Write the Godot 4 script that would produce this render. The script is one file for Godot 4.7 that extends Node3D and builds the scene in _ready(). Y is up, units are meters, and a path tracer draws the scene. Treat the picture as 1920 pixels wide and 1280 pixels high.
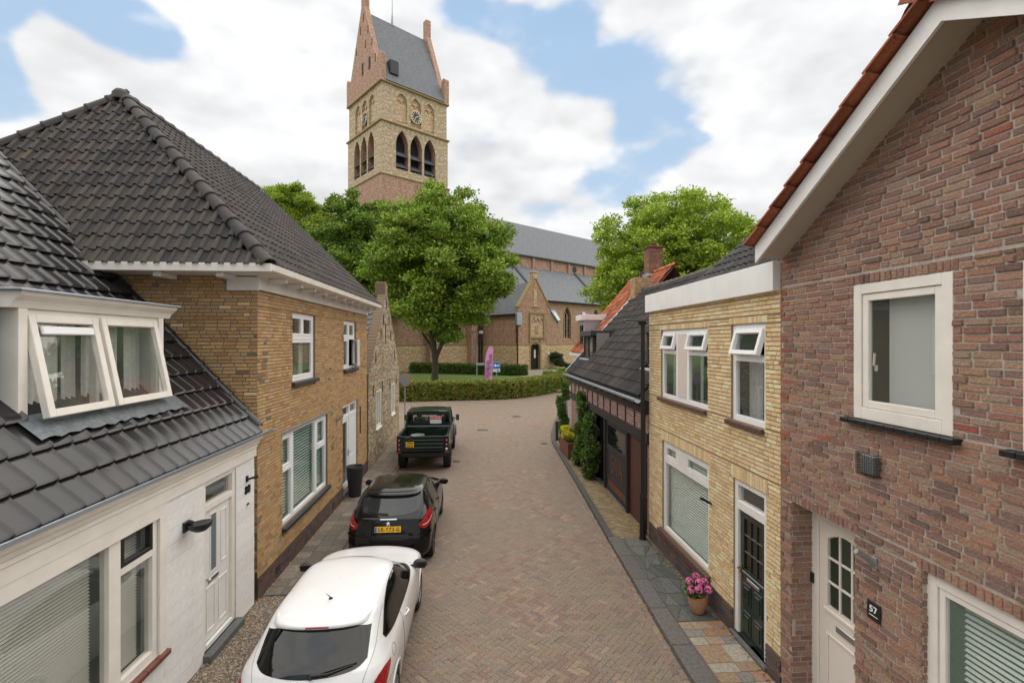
extends Node3D
# A village street with parked cars, brick houses and a church with a saddle-roof tower.
# World frame: x across the street (right +), y up, z along the street (-z towards the church).

const EYE := Vector3(0, 4.6, 0)
const YAW := 0.0719
var rng := RandomNumberGenerator.new()
var M := {}
var taken := {}
var fwd := Vector3(sin(YAW), 0, -cos(YAW))
var rgt := Vector3(cos(YAW), 0, sin(YAW))

class Geo:
	var v := PackedVector3Array()
	var n := PackedVector3Array()
	var c := PackedColorArray()
	var ix := PackedInt32Array()
	var col := Color(1, 1, 1)
	func vert(p: Vector3, q: Vector3) -> int:
		v.append(p); n.append(q); c.append(col)
		return v.size() - 1
	# corners counter-clockwise seen from outside
	func quad(a: Vector3, b: Vector3, d: Vector3, e: Vector3) -> void:
		var q := (b - a).cross(d - a)
		if q.length_squared() < 1e-14: q = (d - a).cross(e - a)
		q = q.normalized()
		var k := v.size()
		for p in [a, b, d, e]: vert(p, q)
		for t in [0, 2, 1, 0, 3, 2]: ix.append(k + t)
	func tri(a: Vector3, b: Vector3, d: Vector3) -> void:
		var q := (b - a).cross(d - a).normalized()
		var k := v.size()
		for p in [a, b, d]: vert(p, q)
		for t in [0, 2, 1]: ix.append(k + t)
	func box(o: Vector3, s: Vector3, bs := Basis.IDENTITY, bev := 0.0) -> void:
		var h := s * 0.5
		bev = min(bev, min(h.x, min(h.y, h.z)) * 0.8)
		for ax in 3:
			for sg in [-1.0, 1.0]:
				var u := (ax + 1) % 3
				var w := (ax + 2) % 3
				var ps := []
				for k in [[-1, -1], [1, -1], [1, 1], [-1, 1]]:
					var p := Vector3.ZERO
					p[ax] = h[ax] * sg
					p[u] = (h[u] - bev) * k[0]
					p[w] = (h[w] - bev) * k[1]
					ps.append(o + bs * p)
				if sg > 0: quad(ps[0], ps[1], ps[2], ps[3])
				else: quad(ps[3], ps[2], ps[1], ps[0])
		if bev <= 0.0: return
		for ax in 3:
			var u := (ax + 1) % 3
			var w := (ax + 2) % 3
			for a in [-1.0, 1.0]:
				for b in [-1.0, 1.0]:
					var e := []
					for t in [[-1, 0], [1, 0], [1, 1], [-1, 1]]:
						var p := Vector3.ZERO
						p[ax] = (h[ax] - bev) * t[0]
						p[u] = (h[u] - (bev if t[1] == 1 else 0.0)) * a
						p[w] = (h[w] - (0.0 if t[1] == 1 else bev)) * b
						e.append(o + bs * p)
					if a * b > 0: quad(e[0], e[1], e[2], e[3])
					else: quad(e[3], e[2], e[1], e[0])
		for a in [-1.0, 1.0]:
			for b in [-1.0, 1.0]:
				for d in [-1.0, 1.0]:
					var p1 := o + bs * Vector3(h.x * a, (h.y - bev) * b, (h.z - bev) * d)
					var p2 := o + bs * Vector3((h.x - bev) * a, h.y * b, (h.z - bev) * d)
					var p3 := o + bs * Vector3((h.x - bev) * a, (h.y - bev) * b, h.z * d)
					if a * b * d > 0: tri(p1, p2, p3)
					else: tri(p3, p2, p1)
	func span(a: Vector3, b: Vector3, bev := 0.0) -> void:
		box((a + b) * 0.5, (b - a).abs(), Basis.IDENTITY, bev)
	# a bar of rectangular section between two points
	func bar(a: Vector3, b: Vector3, w: float, t: float, up := Vector3.UP, bev := 0.0) -> void:
		var d := (b - a).normalized()
		var r := up.cross(d)
		if r.length() < 0.01: r = Vector3.RIGHT.cross(d)
		r = r.normalized()
		box((a + b) * 0.5, Vector3(w, t, (b - a).length()), Basis(r, d.cross(r), d), bev)
	# extrudes an outline (x, y) from z0 to z1
	func prism(poly: PackedVector2Array, z0: float, z1: float, xf := Transform3D.IDENTITY) -> void:
		var po := poly
		if Geometry2D.is_polygon_clockwise(po):
			po = poly.duplicate(); po.reverse()
		var tr := Geometry2D.triangulate_polygon(po)
		for i in range(0, tr.size(), 3):
			var a := po[tr[i]]; var b := po[tr[i + 1]]; var d := po[tr[i + 2]]
			if (b - a).cross(d - a) < 0:
				var s := b; b = d; d = s
			tri(xf * Vector3(a.x, a.y, z1), xf * Vector3(b.x, b.y, z1), xf * Vector3(d.x, d.y, z1))
			tri(xf * Vector3(a.x, a.y, z0), xf * Vector3(d.x, d.y, z0), xf * Vector3(b.x, b.y, z0))
		for i in po.size():
			var a := po[i]; var b := po[(i + 1) % po.size()]
			quad(xf * Vector3(a.x, a.y, z0), xf * Vector3(b.x, b.y, z0), xf * Vector3(b.x, b.y, z1), xf * Vector3(a.x, a.y, z1))
	func surf(rows: Array, flip := false) -> void:
		var nr := rows.size()
		var nc: int = rows[0].size()
		var k := v.size()
		for i in nr:
			for j in nc:
				var du: Vector3 = rows[i][min(j + 1, nc - 1)] - rows[i][max(j - 1, 0)]
				var dv: Vector3 = rows[min(i + 1, nr - 1)][j] - rows[max(i - 1, 0)][j]
				if rows[i][0].distance_squared_to(rows[i][nc - 1]) < 1e-8 and (j == 0 or j == nc - 1) and nc > 3:
					du = rows[i][1] - rows[i][nc - 2]
				var q := du.cross(dv)
				if q.length_squared() < 1e-16: q = Vector3.UP
				q = q.normalized() * (-1.0 if flip else 1.0)
				vert(rows[i][j], q)
		for i in nr - 1:
			for j in nc - 1:
				var a := k + i * nc + j
				if flip:
					for t in [a, a + 1, a + nc + 1, a, a + nc + 1, a + nc]: ix.append(t)
				else:
					for t in [a, a + nc + 1, a + 1, a, a + nc, a + nc + 1]: ix.append(t)
	func tube(pts: Array, rad: Array, seg := 8, cap := true) -> void:
		var rows := []
		var last := Vector3.ZERO
		for i in pts.size():
			var d: Vector3 = (pts[min(i + 1, pts.size() - 1)] - pts[max(i - 1, 0)]).normalized()
			var r := Vector3(0, 0, 1).cross(d) if abs(d.z) < 0.9 else Vector3(1, 0, 0).cross(d)
			if last != Vector3.ZERO and last.slide(d).length() > 0.05: r = last.slide(d)
			r = r.normalized()
			last = r
			var q := d.cross(r)
			var row := PackedVector3Array()
			for j in seg + 1:
				var a := TAU * j / seg
				row.append(pts[i] + (r * cos(a) + q * sin(a)) * float(rad[i]))
			rows.append(row)
		surf(rows)
		if cap:
			for e in [0, rows.size() - 1]:
				for j in seg:
					if e == 0: tri(pts[0], rows[0][j + 1], rows[0][j])
					else: tri(pts[e], rows[e][j], rows[e][j + 1])
	# profile of (radius, height) turned about y
	func lathe(prof: Array, seg := 16, xf := Transform3D.IDENTITY) -> void:
		var rows := []
		for p in prof:
			var row := PackedVector3Array()
			for j in seg + 1:
				var a := -TAU * j / seg
				row.append(xf * Vector3(cos(a) * p.x, p.y, sin(a) * p.x))
			rows.append(row)
		surf(rows)
	func mesh() -> ArrayMesh:
		var m := ArrayMesh.new()
		var a := []
		a.resize(Mesh.ARRAY_MAX)
		a[Mesh.ARRAY_VERTEX] = v
		a[Mesh.ARRAY_NORMAL] = n
		a[Mesh.ARRAY_COLOR] = c
		a[Mesh.ARRAY_INDEX] = ix
		m.add_surface_from_arrays(Mesh.PRIMITIVE_TRIANGLES, a)
		return m

func numbered(called: String) -> String:
	var k: int = taken.get(called, 0)
	taken[called] = k + 1
	return called if k == 0 else "%s_%03d" % [called, k]

func thing(called: String, label: String, category: String, at := Vector3.ZERO, bs := Basis.IDENTITY, group := "") -> Node3D:
	var o := Node3D.new()
	o.name = numbered(called)
	add_child(o)
	o.transform = Transform3D(bs, at)
	o.set_meta("label", label)
	o.set_meta("category", category)
	if group: o.set_meta("group", group)
	return o

func put(parent: Node3D, called: String, g: Geo, m: Material) -> MeshInstance3D:
	return put_mesh(parent, called, g.mesh(), m)

func put_mesh(parent: Node3D, called: String, me: Mesh, m: Material) -> MeshInstance3D:
	var o := MeshInstance3D.new()
	o.name = called
	o.mesh = me
	o.material_override = m
	parent.add_child(o, true)
	return o

func sub(parent: Node3D, called: String) -> Node3D:
	var o := Node3D.new()
	o.name = called
	parent.add_child(o, true)
	return o

func struct(called: String, g: Geo, m: Material) -> MeshInstance3D:
	var o := put_mesh(self, called, g.mesh(), m)
	o.set_meta("kind", "structure")
	return o

# pieces: [Transform3D, proto]; the largest in view become parts of their own, the rest one joined part
func emit(parent: Node3D, called: String, rest: String, pcs: Array, protos: Array, m: Material, most := 300) -> void:
	if pcs.is_empty(): return
	var g := Transform3D.IDENTITY
	var nd: Node = parent
	while nd != self:
		g = (nd as Node3D).transform * g
		nd = nd.get_parent()
	var keyed: Array[Vector2] = []
	for i in pcs.size():
		var w: Transform3D = g * (pcs[i][0] as Transform3D)
		var d := w.origin - EYE
		var dep := d.dot(fwd)
		var sc := 0.0
		if dep > 0.5:
			var px := d.dot(rgt) / dep * 905.0
			var py := d.y / dep * 905.0
			sc = max(w.basis.x.length(), w.basis.y.length()) / dep
			var face := absf(w.basis.z.normalized().dot(d.normalized()))
			sc *= 0.3 + face
			if absf(px) > 960.0 or absf(py) > 642.0: sc *= 0.001
		keyed.append(Vector2(-sc, i))
	if pcs.size() > most: keyed.sort()
	var dat := []
	for me in protos: dat.append((me as ArrayMesh).surface_get_arrays(0))
	var G := Geo.new()
	for k in keyed.size():
		var pc: Array = pcs[int(keyed[k].y)]
		if k < most:
			var o := MeshInstance3D.new()
			o.name = called
			o.mesh = protos[pc[1]]
			o.material_override = m
			o.transform = pc[0]
			parent.add_child(o, true)
			continue
		var xf: Transform3D = pc[0]
		var a: Array = dat[pc[1]]
		var nb := xf.basis.inverse().transposed()
		var base := G.v.size()
		G.v.append_array(xf * (a[Mesh.ARRAY_VERTEX] as PackedVector3Array))
		G.c.append_array(a[Mesh.ARRAY_COLOR])
		for q in (a[Mesh.ARRAY_NORMAL] as PackedVector3Array): G.n.append((nb * q).normalized())
		for t in (a[Mesh.ARRAY_INDEX] as PackedInt32Array): G.ix.append(base + t)
	if G.v.size() > 0:
		var o := put(parent, rest, G, m)
		o.set_meta("kind", "stuff")

func rnd(a: float, b: float) -> float: return rng.randf_range(a, b)
func srgb(r: float, g: float, b: float) -> Color: return Color(r / 255.0, g / 255.0, b / 255.0)
func lin(r: float, g: float, b: float) -> Color: return srgb(r, g, b).srgb_to_linear()

func noise_tex(freq: float, lo: float, hi: float, normal := false, seed_ := 1, size := 256, bump := 4.0) -> NoiseTexture2D:
	var f := FastNoiseLite.new()
	f.noise_type = FastNoiseLite.TYPE_SIMPLEX_SMOOTH
	f.frequency = freq
	f.fractal_octaves = 5
	f.seed = seed_
	var t := NoiseTexture2D.new()
	t.noise = f
	t.width = size; t.height = size
	t.seamless = true
	if normal:
		t.as_normal_map = true
		t.bump_strength = bump
	else:
		var r := Gradient.new()
		r.set_color(0, Color(lo, lo, lo)); r.set_color(1, Color(hi, hi, hi))
		t.color_ramp = r
	return t

var grainA: Texture2D
var grainB: Texture2D
var grainN: Texture2D
var blotch: Texture2D

func mat(key: String, col: Color, rough := 0.8, o := {}) -> StandardMaterial3D:
	var m := StandardMaterial3D.new()
	m.albedo_color = col
	m.roughness = rough
	m.metallic = o.get("metal", 0.0)
	m.metallic_specular = o.get("spec", 0.5)
	if o.get("vc", false):
		m.vertex_color_use_as_albedo = true
	if o.has("tex"):
		m.albedo_texture = o.tex
		m.uv1_triplanar = true
		m.uv1_world_triplanar = o.get("world", true)
		var s: float = o.get("scale", 1.0)
		m.uv1_scale = Vector3(s, s, s)
	if o.has("nrm"):
		m.normal_enabled = true
		m.normal_texture = o.nrm
		m.normal_scale = o.get("nscale", 0.5)
		m.uv1_triplanar = true
		m.uv1_world_triplanar = o.get("world", true)
		var s2: float = o.get("scale", 1.0)
		m.uv1_scale = Vector3(s2, s2, s2)
	if o.has("coat"):
		m.clearcoat_enabled = true
		m.clearcoat = o.coat
		m.clearcoat_roughness = 0.03
	if o.has("alpha"):
		m.transparency = BaseMaterial3D.TRANSPARENCY_ALPHA
		m.albedo_color.a = o.alpha
	if o.has("back"):
		m.backlight_enabled = true
		m.backlight = o.back
	M[key] = m
	return m

func make_materials() -> void:
	grainA = noise_tex(0.02, 0.86, 1.0, false, 3)
	grainB = noise_tex(0.06, 0.78, 1.0, false, 7)
	grainN = noise_tex(0.05, 0, 1, true, 5)
	blotch = noise_tex(0.008, 0.94, 1.0, false, 9, 512)
	mat("brick", Color.WHITE, 0.92, {"vc": true, "tex": grainB, "nrm": grainN, "scale": 2.5, "nscale": 0.7})
	mat("paver", Color.WHITE, 0.9, {"vc": true, "tex": grainB, "nrm": grainN, "scale": 1.7, "nscale": 0.5})
	mat("slab", Color.WHITE, 0.85, {"vc": true, "tex": grainB, "nrm": grainN, "scale": 0.9, "nscale": 0.4})
	mat("tile", Color.WHITE, 0.8, {"vc": true, "tex": grainB, "nrm": grainN, "scale": 1.6, "nscale": 0.5})
	mat("glazed", Color.WHITE, 0.2, {"vc": true, "tex": grainA, "scale": 1.0, "spec": 0.5})
	mat("painted_block", Color.WHITE, 0.6, {"vc": true, "tex": blotch, "nrm": grainN, "scale": 2.5, "nscale": 0.06})
	mat("mortar_brown", srgb(186, 175, 163), 0.95, {"tex": grainA, "scale": 3.0})
	mat("mortar_tan", srgb(136, 116, 92), 0.95, {"tex": grainA, "scale": 3.0})
	mat("mortar_yellow", srgb(156, 136, 110), 0.95, {"tex": grainA, "scale": 3.0})
	mat("mortar_white", srgb(216, 208, 196), 0.95, {"tex": grainA, "scale": 3.0})
	mat("mortar_dark", srgb(112, 98, 90), 0.95, {"tex": grainA, "scale": 3.0})
	mat("mortar_paint", srgb(206, 202, 196), 0.7)
	mat("sand", srgb(106, 92, 79), 0.97, {"tex": grainB, "scale": 1.2})
	mat("white", srgb(234, 231, 226), 0.45, {"tex": blotch, "scale": 0.6})
	mat("cream", srgb(238, 232, 222), 0.45, {"tex": blotch, "scale": 0.6})
	mat("upvc", srgb(238, 238, 238), 0.3)
	mat("fascia", srgb(240, 238, 235), 0.5, {"tex": blotch, "scale": 0.4})
	mat("soffit", srgb(190, 180, 168), 0.7)
	mat("black", srgb(28, 28, 30), 0.4)
	mat("black_rough", srgb(30, 29, 29), 0.8)
	mat("charcoal", srgb(52, 53, 56), 0.5)
	mat("zinc", srgb(178, 188, 198), 0.4, {"metal": 0.6, "tex": blotch, "scale": 1.2})
	mat("lead", srgb(118, 124, 128), 0.55, {"metal": 0.3, "tex": grainB, "nrm": grainN, "scale": 1.0, "nscale": 0.8})
	mat("steel", srgb(180, 182, 184), 0.3, {"metal": 0.9})
	mat("galv", srgb(150, 154, 156), 0.5, {"metal": 0.5})
	mat("brass", srgb(170, 130, 60), 0.35, {"metal": 0.9})
	mat("chrome", srgb(220, 222, 225), 0.08, {"metal": 1.0})
	mat("glass", srgb(120, 135, 130), 0.0, {"alpha": 0.10})
	mat("glass_green", srgb(170, 205, 190), 0.0, {"alpha": 0.12})
	mat("glass_dark", srgb(22, 25, 26), 0.02, {"spec": 0.5})
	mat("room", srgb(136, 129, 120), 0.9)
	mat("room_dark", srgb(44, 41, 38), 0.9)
	mat("curtain", srgb(206, 206, 200), 0.9, {"tex": grainA, "scale": 2.0})
	mat("blind", srgb(232, 236, 228), 0.5)
	mat("blind_green", srgb(196, 214, 202), 0.5)
	mat("blind_beige", srgb(205, 203, 188), 0.5)
	mat("green_door", srgb(26, 44, 36), 0.25, {"coat": 0.4})
	mat("wood_dark", srgb(48, 42, 40), 0.75, {"tex": grainB, "scale": 1.5})
	mat("wood_grey", srgb(64, 57, 52), 0.9, {"tex": grainB, "scale": 1.0})
	mat("rust", srgb(112, 66, 46), 0.85, {"tex": grainB, "nrm": grainN, "scale": 1.5})
	mat("stone", srgb(150, 146, 138), 0.85, {"tex": grainB, "nrm": grainN, "scale": 1.0})
	mat("bluestone", srgb(104, 106, 106), 0.7, {"tex": grainB, "scale": 0.8})
	mat("bark", srgb(86, 76, 62), 0.95, {"tex": grainB, "nrm": grainN, "scale": 1.2, "nscale": 1.0})
	mat("leaf", Color.WHITE, 0.55, {"vc": true, "back": srgb(140, 165, 50)})
	mat("flower", Color.WHITE, 0.6, {"vc": true})
	mat("litter", Color.WHITE, 0.9, {"vc": true})
	mat("hedge_core", srgb(44, 44, 26), 0.95)
	mat("plain", Color.WHITE, 0.6, {"vc": true})
	mat("slate", srgb(112, 116, 124), 0.7, {"tex": grainB, "nrm": grainN, "scale": 0.5, "world": false})
	mat("sill_tile", srgb(128, 78, 62), 0.5, {"tex": grainB, "scale": 1.5})
	mat("hall_yellow", srgb(150, 138, 70), 0.9)
	mat("hall_brown", srgb(128, 112, 98), 0.9)
	mat("sill_brown", srgb(104, 74, 66), 0.55, {"tex": grainB, "scale": 1.5})
	mat("roller", srgb(206, 210, 208), 0.9)
	mat("door_cream", srgb(228, 219, 208), 0.4)
	mat("glass_green_dark", srgb(42, 56, 44), 0.04)
	mat("glass_brown", srgb(40, 30, 26), 0.04)
	mat("panel_pink", srgb(214, 200, 190), 0.5)
	mat("panel_red", srgb(92, 50, 42), 0.7, {"tex": grainB, "scale": 1.0})
	mat("lettering", srgb(24, 24, 26), 0.5)
	mat("lettering_white", srgb(236, 236, 232), 0.5)

func make_sky() -> void:
	var W := 2048
	var H := 1024
	var im := Image.create(W, H, false, Image.FORMAT_RGBF)
	var f := FastNoiseLite.new()
	f.noise_type = FastNoiseLite.TYPE_SIMPLEX_SMOOTH
	f.frequency = 1.7
	f.fractal_octaves = 6
	f.fractal_gain = 0.52
	f.seed = 21
	var f2 := FastNoiseLite.new()
	f2.noise_type = FastNoiseLite.TYPE_SIMPLEX_SMOOTH
	f2.frequency = 2.2
	f2.fractal_octaves = 4
	f2.seed = 5
	# gaps of clear blue and solid cloud banks: azimuth, elevation, half sizes (degrees), turn, strength
	var spots := SKY_SPOTS
	for j in H:
		var el := PI * (0.5 - (j + 0.5) / H)
		if el < -0.03:
			break
		var ce := cos(el)
		for i in W:
			var az := wrapf(TAU * (i + 0.5) / W, -PI, PI)  # the picture's left edge lies straight ahead (-z)
			var d := Vector3(sin(az) * ce, sin(el), -cos(az) * ce)
			# clouds lie on a layer, so they flatten and crowd towards the horizon
			var q := d * Vector3(1, 1.9, 1)
			var a := f.get_noise_3dv(q)
			var clear := 0.26
			if absf(az) < 1.25:
				var azd := rad_to_deg(az)
				var eld := rad_to_deg(el)
				clear = lerpf(0.0, 0.26, smoothstep(46.0, 66.0, absf(azd - 4.0)))
				var wob := a * 4.0
				for s in spots:
					var dx: float = azd - s[0] + wob
					var dy: float = eld - s[1] + wob * 0.6
					if absf(dx) > 30.0 or absf(dy) > 30.0: continue
					var cs := cos(deg_to_rad(s[4])); var sn := sin(deg_to_rad(s[4]))
					var rx: float = (dx * cs + dy * sn) / s[2]
					var ry: float = (-dx * sn + dy * cs) / s[3]
					clear += s[5] * exp(-(rx * rx + ry * ry))
			var fine := f.get_noise_3dv(q * 3.3 + Vector3(7, 2, 5))
			var cov := 1.0 - smoothstep(0.2, 0.82, minf(clear, 0.92) - a * 0.75 - fine * 0.62) * 0.94
			var sh := f2.get_noise_3dv(q * 1.3 + Vector3(3, 1, 2))
			var puff := f.get_noise_3dv(q + Vector3(0, 0.05, 0))
			var white: float = clamp(0.515 + 0.11 * sh + 0.05 * fine - 0.3 * (puff - a), 0.37, 0.575)
			var cloud := Color(white * 0.985, white * 0.99, white)
			var up: float = clamp(sin(el), 0.0, 1.0)
			var blue := Color(0.38, 0.455, 0.52).lerp(Color(0.14, 0.26, 0.43), pow(up, 0.6))
			im.set_pixel(i, j, blue.lerp(cloud, cov))
	# below the horizon: the same pale air down to the ground
	var hz := int(H * 0.5)
	for j in range(hz - 2, H):
		for i in W:
			im.set_pixel(i, j, Color(0.42, 0.42, 0.40))
	var t := ImageTexture.create_from_image(im)
	var pm := PanoramaSkyMaterial.new()
	pm.panorama = t
	var sk := Sky.new()
	sk.sky_material = pm
	var env := Environment.new()
	env.background_mode = Environment.BG_SKY
	env.sky = sk
	env.tonemap_mode = Environment.TONE_MAPPER_LINEAR
	env.tonemap_exposure = EXPOSURE
	env.sdfgi_enabled = true
	env.ssao_enabled = true
	env.ssil_enabled = true
	var we := WorldEnvironment.new()
	we.environment = env
	add_child(we)
const EXPOSURE := 1.8
const SUN := 0.8
const SKY_SPOTS := [[-42.1, 24.3, 1.8, 5.0, 0, 1], [-42.0, 19.9, 2.1, 2.5, 0, 0.9], [-37.7, 27.5, 3.9, 2.0, 0, 0.9], [-34.0, 27.8, 3.9, 2.2, 0, 0.95], [-30.9, 27.4, 2.3, 1.6, 0, 0.8], [-40.1, 19.5, 3.6, 1.0, 0, 0.7], [0.6, 34.9, 5.7, 1.4, 0, 0.95], [5.7, 34.1, 3.8, 2.0, 0, 0.9], [7.9, 32.0, 4.1, 2.3, 0, 1.0], [11.7, 30.0, 4.4, 2.4, 30, 1.0], [15.4, 28.5, 4.3, 2.2, 30, 1.0], [19.0, 25.3, 4.1, 3.1, 30, 1.0], [23.0, 23.2, 4.0, 2.1, 0, 1.0], [20.1, 20.5, 4.4, 2.8, -20, 1.0], [16.0, 17.8, 5.8, 2.3, -20, 0.85], [10.4, 15.2, 6.3, 1.8, 0, 0.6], [26.4, 21.8, 2.2, 1.2, 0, 0.7], [14.1, 31.9, 3.7, 1.4, 20, -0.6], [-39.1, 24.7, 2.0, 2.1, -30, -0.5]]
# ---------- bricks ----------
# fired clay is paler and greyer than a first glance suggests
func clay(b: Color, f: float, k := 0.06, gain := 1.9) -> Color:
	var l := b.get_luminance()
	var q := b.lerp(Color(l, l, l), k)
	return Color(q.r * f * gain, q.g * f * gain, q.b * f * gain)

func brick_protos(pal: Array, n: int, ex := 0.022, ey := 0.09, jit := 0.35, gain := 1.9) -> Array:
	var out := []
	for k in n:
		var g := Geo.new()
		var b: Color = pal[k % pal.size()]
		g.col = clay(b, rnd(0.92, 1.1), .06, gain)
		var o := [Vector3(-.5, -.5, 0), Vector3(.5, -.5, 0), Vector3(.5, .5, 0), Vector3(-.5, .5, 0)]
		for i in 4:
			g.vert(o[i], Vector3(signf(o[i].x) * 0.6, signf(o[i].y) * 0.6, 0.55).normalized())
		for i in 4:
			var p := Vector3(signf(o[i].x) * (.5 - ex * (1 + rnd(0, jit))), signf(o[i].y) * (.5 - ey * (1 + rnd(-jit, jit))), 1.0 + rnd(-jit, jit) * 0.5)
			g.vert(p, Vector3(0, 0, 1))
		for t in [4, 6, 5, 4, 7, 6]: g.ix.append(t)
		for i in 4:
			var j := (i + 1) % 4
			for t in [i, 4 + j, j, i, 4 + i, 4 + j]: g.ix.append(t)
		out.append(g.mesh())
	return out

func cut(iv: Array, a: float, b: float) -> Array:
	var r := []
	for s in iv:
		if b <= s[0] or a >= s[1]: r.append(s); continue
		if a > s[0] + 0.001: r.append([s[0], a])
		if b < s[1] - 0.001: r.append([b, s[1]])
	return r

# lays bricks on the plane xf (x along, y up, z out); o: open, soldier, w, h, j, proud, top, bond, n
func lay(back: Geo, out: Array, xf: Transform3D, x0: float, x1: float, y0: float, y1: float, o: Dictionary) -> void:
	var bw: float = o.get("w", 0.21)
	var bh: float = o.get("h", 0.052)
	var jt: float = o.get("j", 0.012)
	var pr: float = o.get("proud", 0.011)
	var np: int = o.get("n", 12)
	var off: int = o.get("off", 0)
	var bond: String = o.get("bond", "wild")
	var holes: Array = (o.get("open", []) as Array) + (o.get("soldier", []) as Array)
	var rh := bh + jt
	var rows := int(ceil((y1 - y0) / rh - 0.05))
	for r in rows:
		var ya := y0 + r * rh
		var yb: float = min(ya + rh, y1)
		var cuts := [ya, yb]
		for q in holes:
			for e in [q[1], q[3]]:
				if e > ya + 0.004 and e < yb - 0.004: cuts.append(e)
		cuts.sort()
		for s in cuts.size() - 1:
			var sa: float = cuts[s]
			var sb: float = cuts[s + 1]
			var ym := (sa + sb) * 0.5
			var iv := [[x0, x1]]
			if o.has("top"):
				var lim: Array = (o.top as Callable).call(ym)
				iv = [[max(x0, lim[0]), min(x1, lim[1])]]
				if iv[0][1] - iv[0][0] < 0.05: continue
			var ivb := iv.duplicate(true)
			for q in o.get("open", []):
				if ym > q[1] and ym < q[3]: iv = cut(iv, q[0], q[2])
			for k in iv:
				back.quad(xf * Vector3(k[0], sa, 0), xf * Vector3(k[1], sa, 0), xf * Vector3(k[1], sb, 0), xf * Vector3(k[0], sb, 0))
			if sb - sa < 0.022: continue
			for q in holes:
				if ym > q[1] and ym < q[3]: ivb = cut(ivb, q[0], q[2])
			var x := x0 - (0.0 if r % 2 == 0 else (bw + jt) * 0.5)
			if bond == "wild": x = x0 - rnd(0, bw)
			if bond == "block": x = x0 - (bw + jt) * (0.5 if r % 2 else 0.0)
			var header := r % 2
			while x < x1:
				var L := bw
				if bond == "wild":
					L = bw if rng.randf() < 0.72 else (bw - jt) * 0.5
				for k in ivb:
					var a: float = max(x, k[0]); var b: float = min(x + L, k[1])
					if b < k[1] and k[1] - b < 0.045: b = k[1]
					if a > k[0] and a - k[0] < 0.045: a = k[0] + jt
					if b - a < 0.035: continue
					var hh: float = sb - sa - jt
					var bs := Basis.IDENTITY
					if jt > 0.008: bs = Basis(Vector3(0, 0, 1), rnd(-0.004, 0.004)) 
					out.append([xf * Transform3D(bs * Basis.from_scale(Vector3(b - a, hh * rnd(0.96, 1.03), pr * rnd(0.6, 1.4))), Vector3((a + b) * 0.5, (sa + sb) * 0.5, 0)), off + rng.randi_range(0, np - 1)])
				x += L + jt * 1.35
	for q in o.get("soldier", []):
		var n2 := int(round((q[2] - q[0]) / rh))
		var st: float = (q[2] - q[0]) / n2
		for i in n2:
			out.append([xf * Transform3D(Basis.from_scale(Vector3(st - jt, q[3] - q[1] - jt, pr * rnd(0.6, 1.4))), Vector3(q[0] + (i + .5) * st, (q[1] + q[3]) * .5, 0)), off + rng.randi_range(0, np - 1)])

# the four sides of an opening through a wall
func reveal(g: Geo, q: Array, depth: float) -> void:
	var a := Vector3(q[0], q[1], 0); var b := Vector3(q[2], q[1], 0); var c := Vector3(q[2], q[3], 0); var d := Vector3(q[0], q[3], 0)
	var z := Vector3(0, 0, -depth)
	g.quad(a, b, b + z, a + z); g.quad(b, c, c + z, b + z); g.quad(c, d, d + z, c + z); g.quad(d, a, a + z, d + z)

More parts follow.
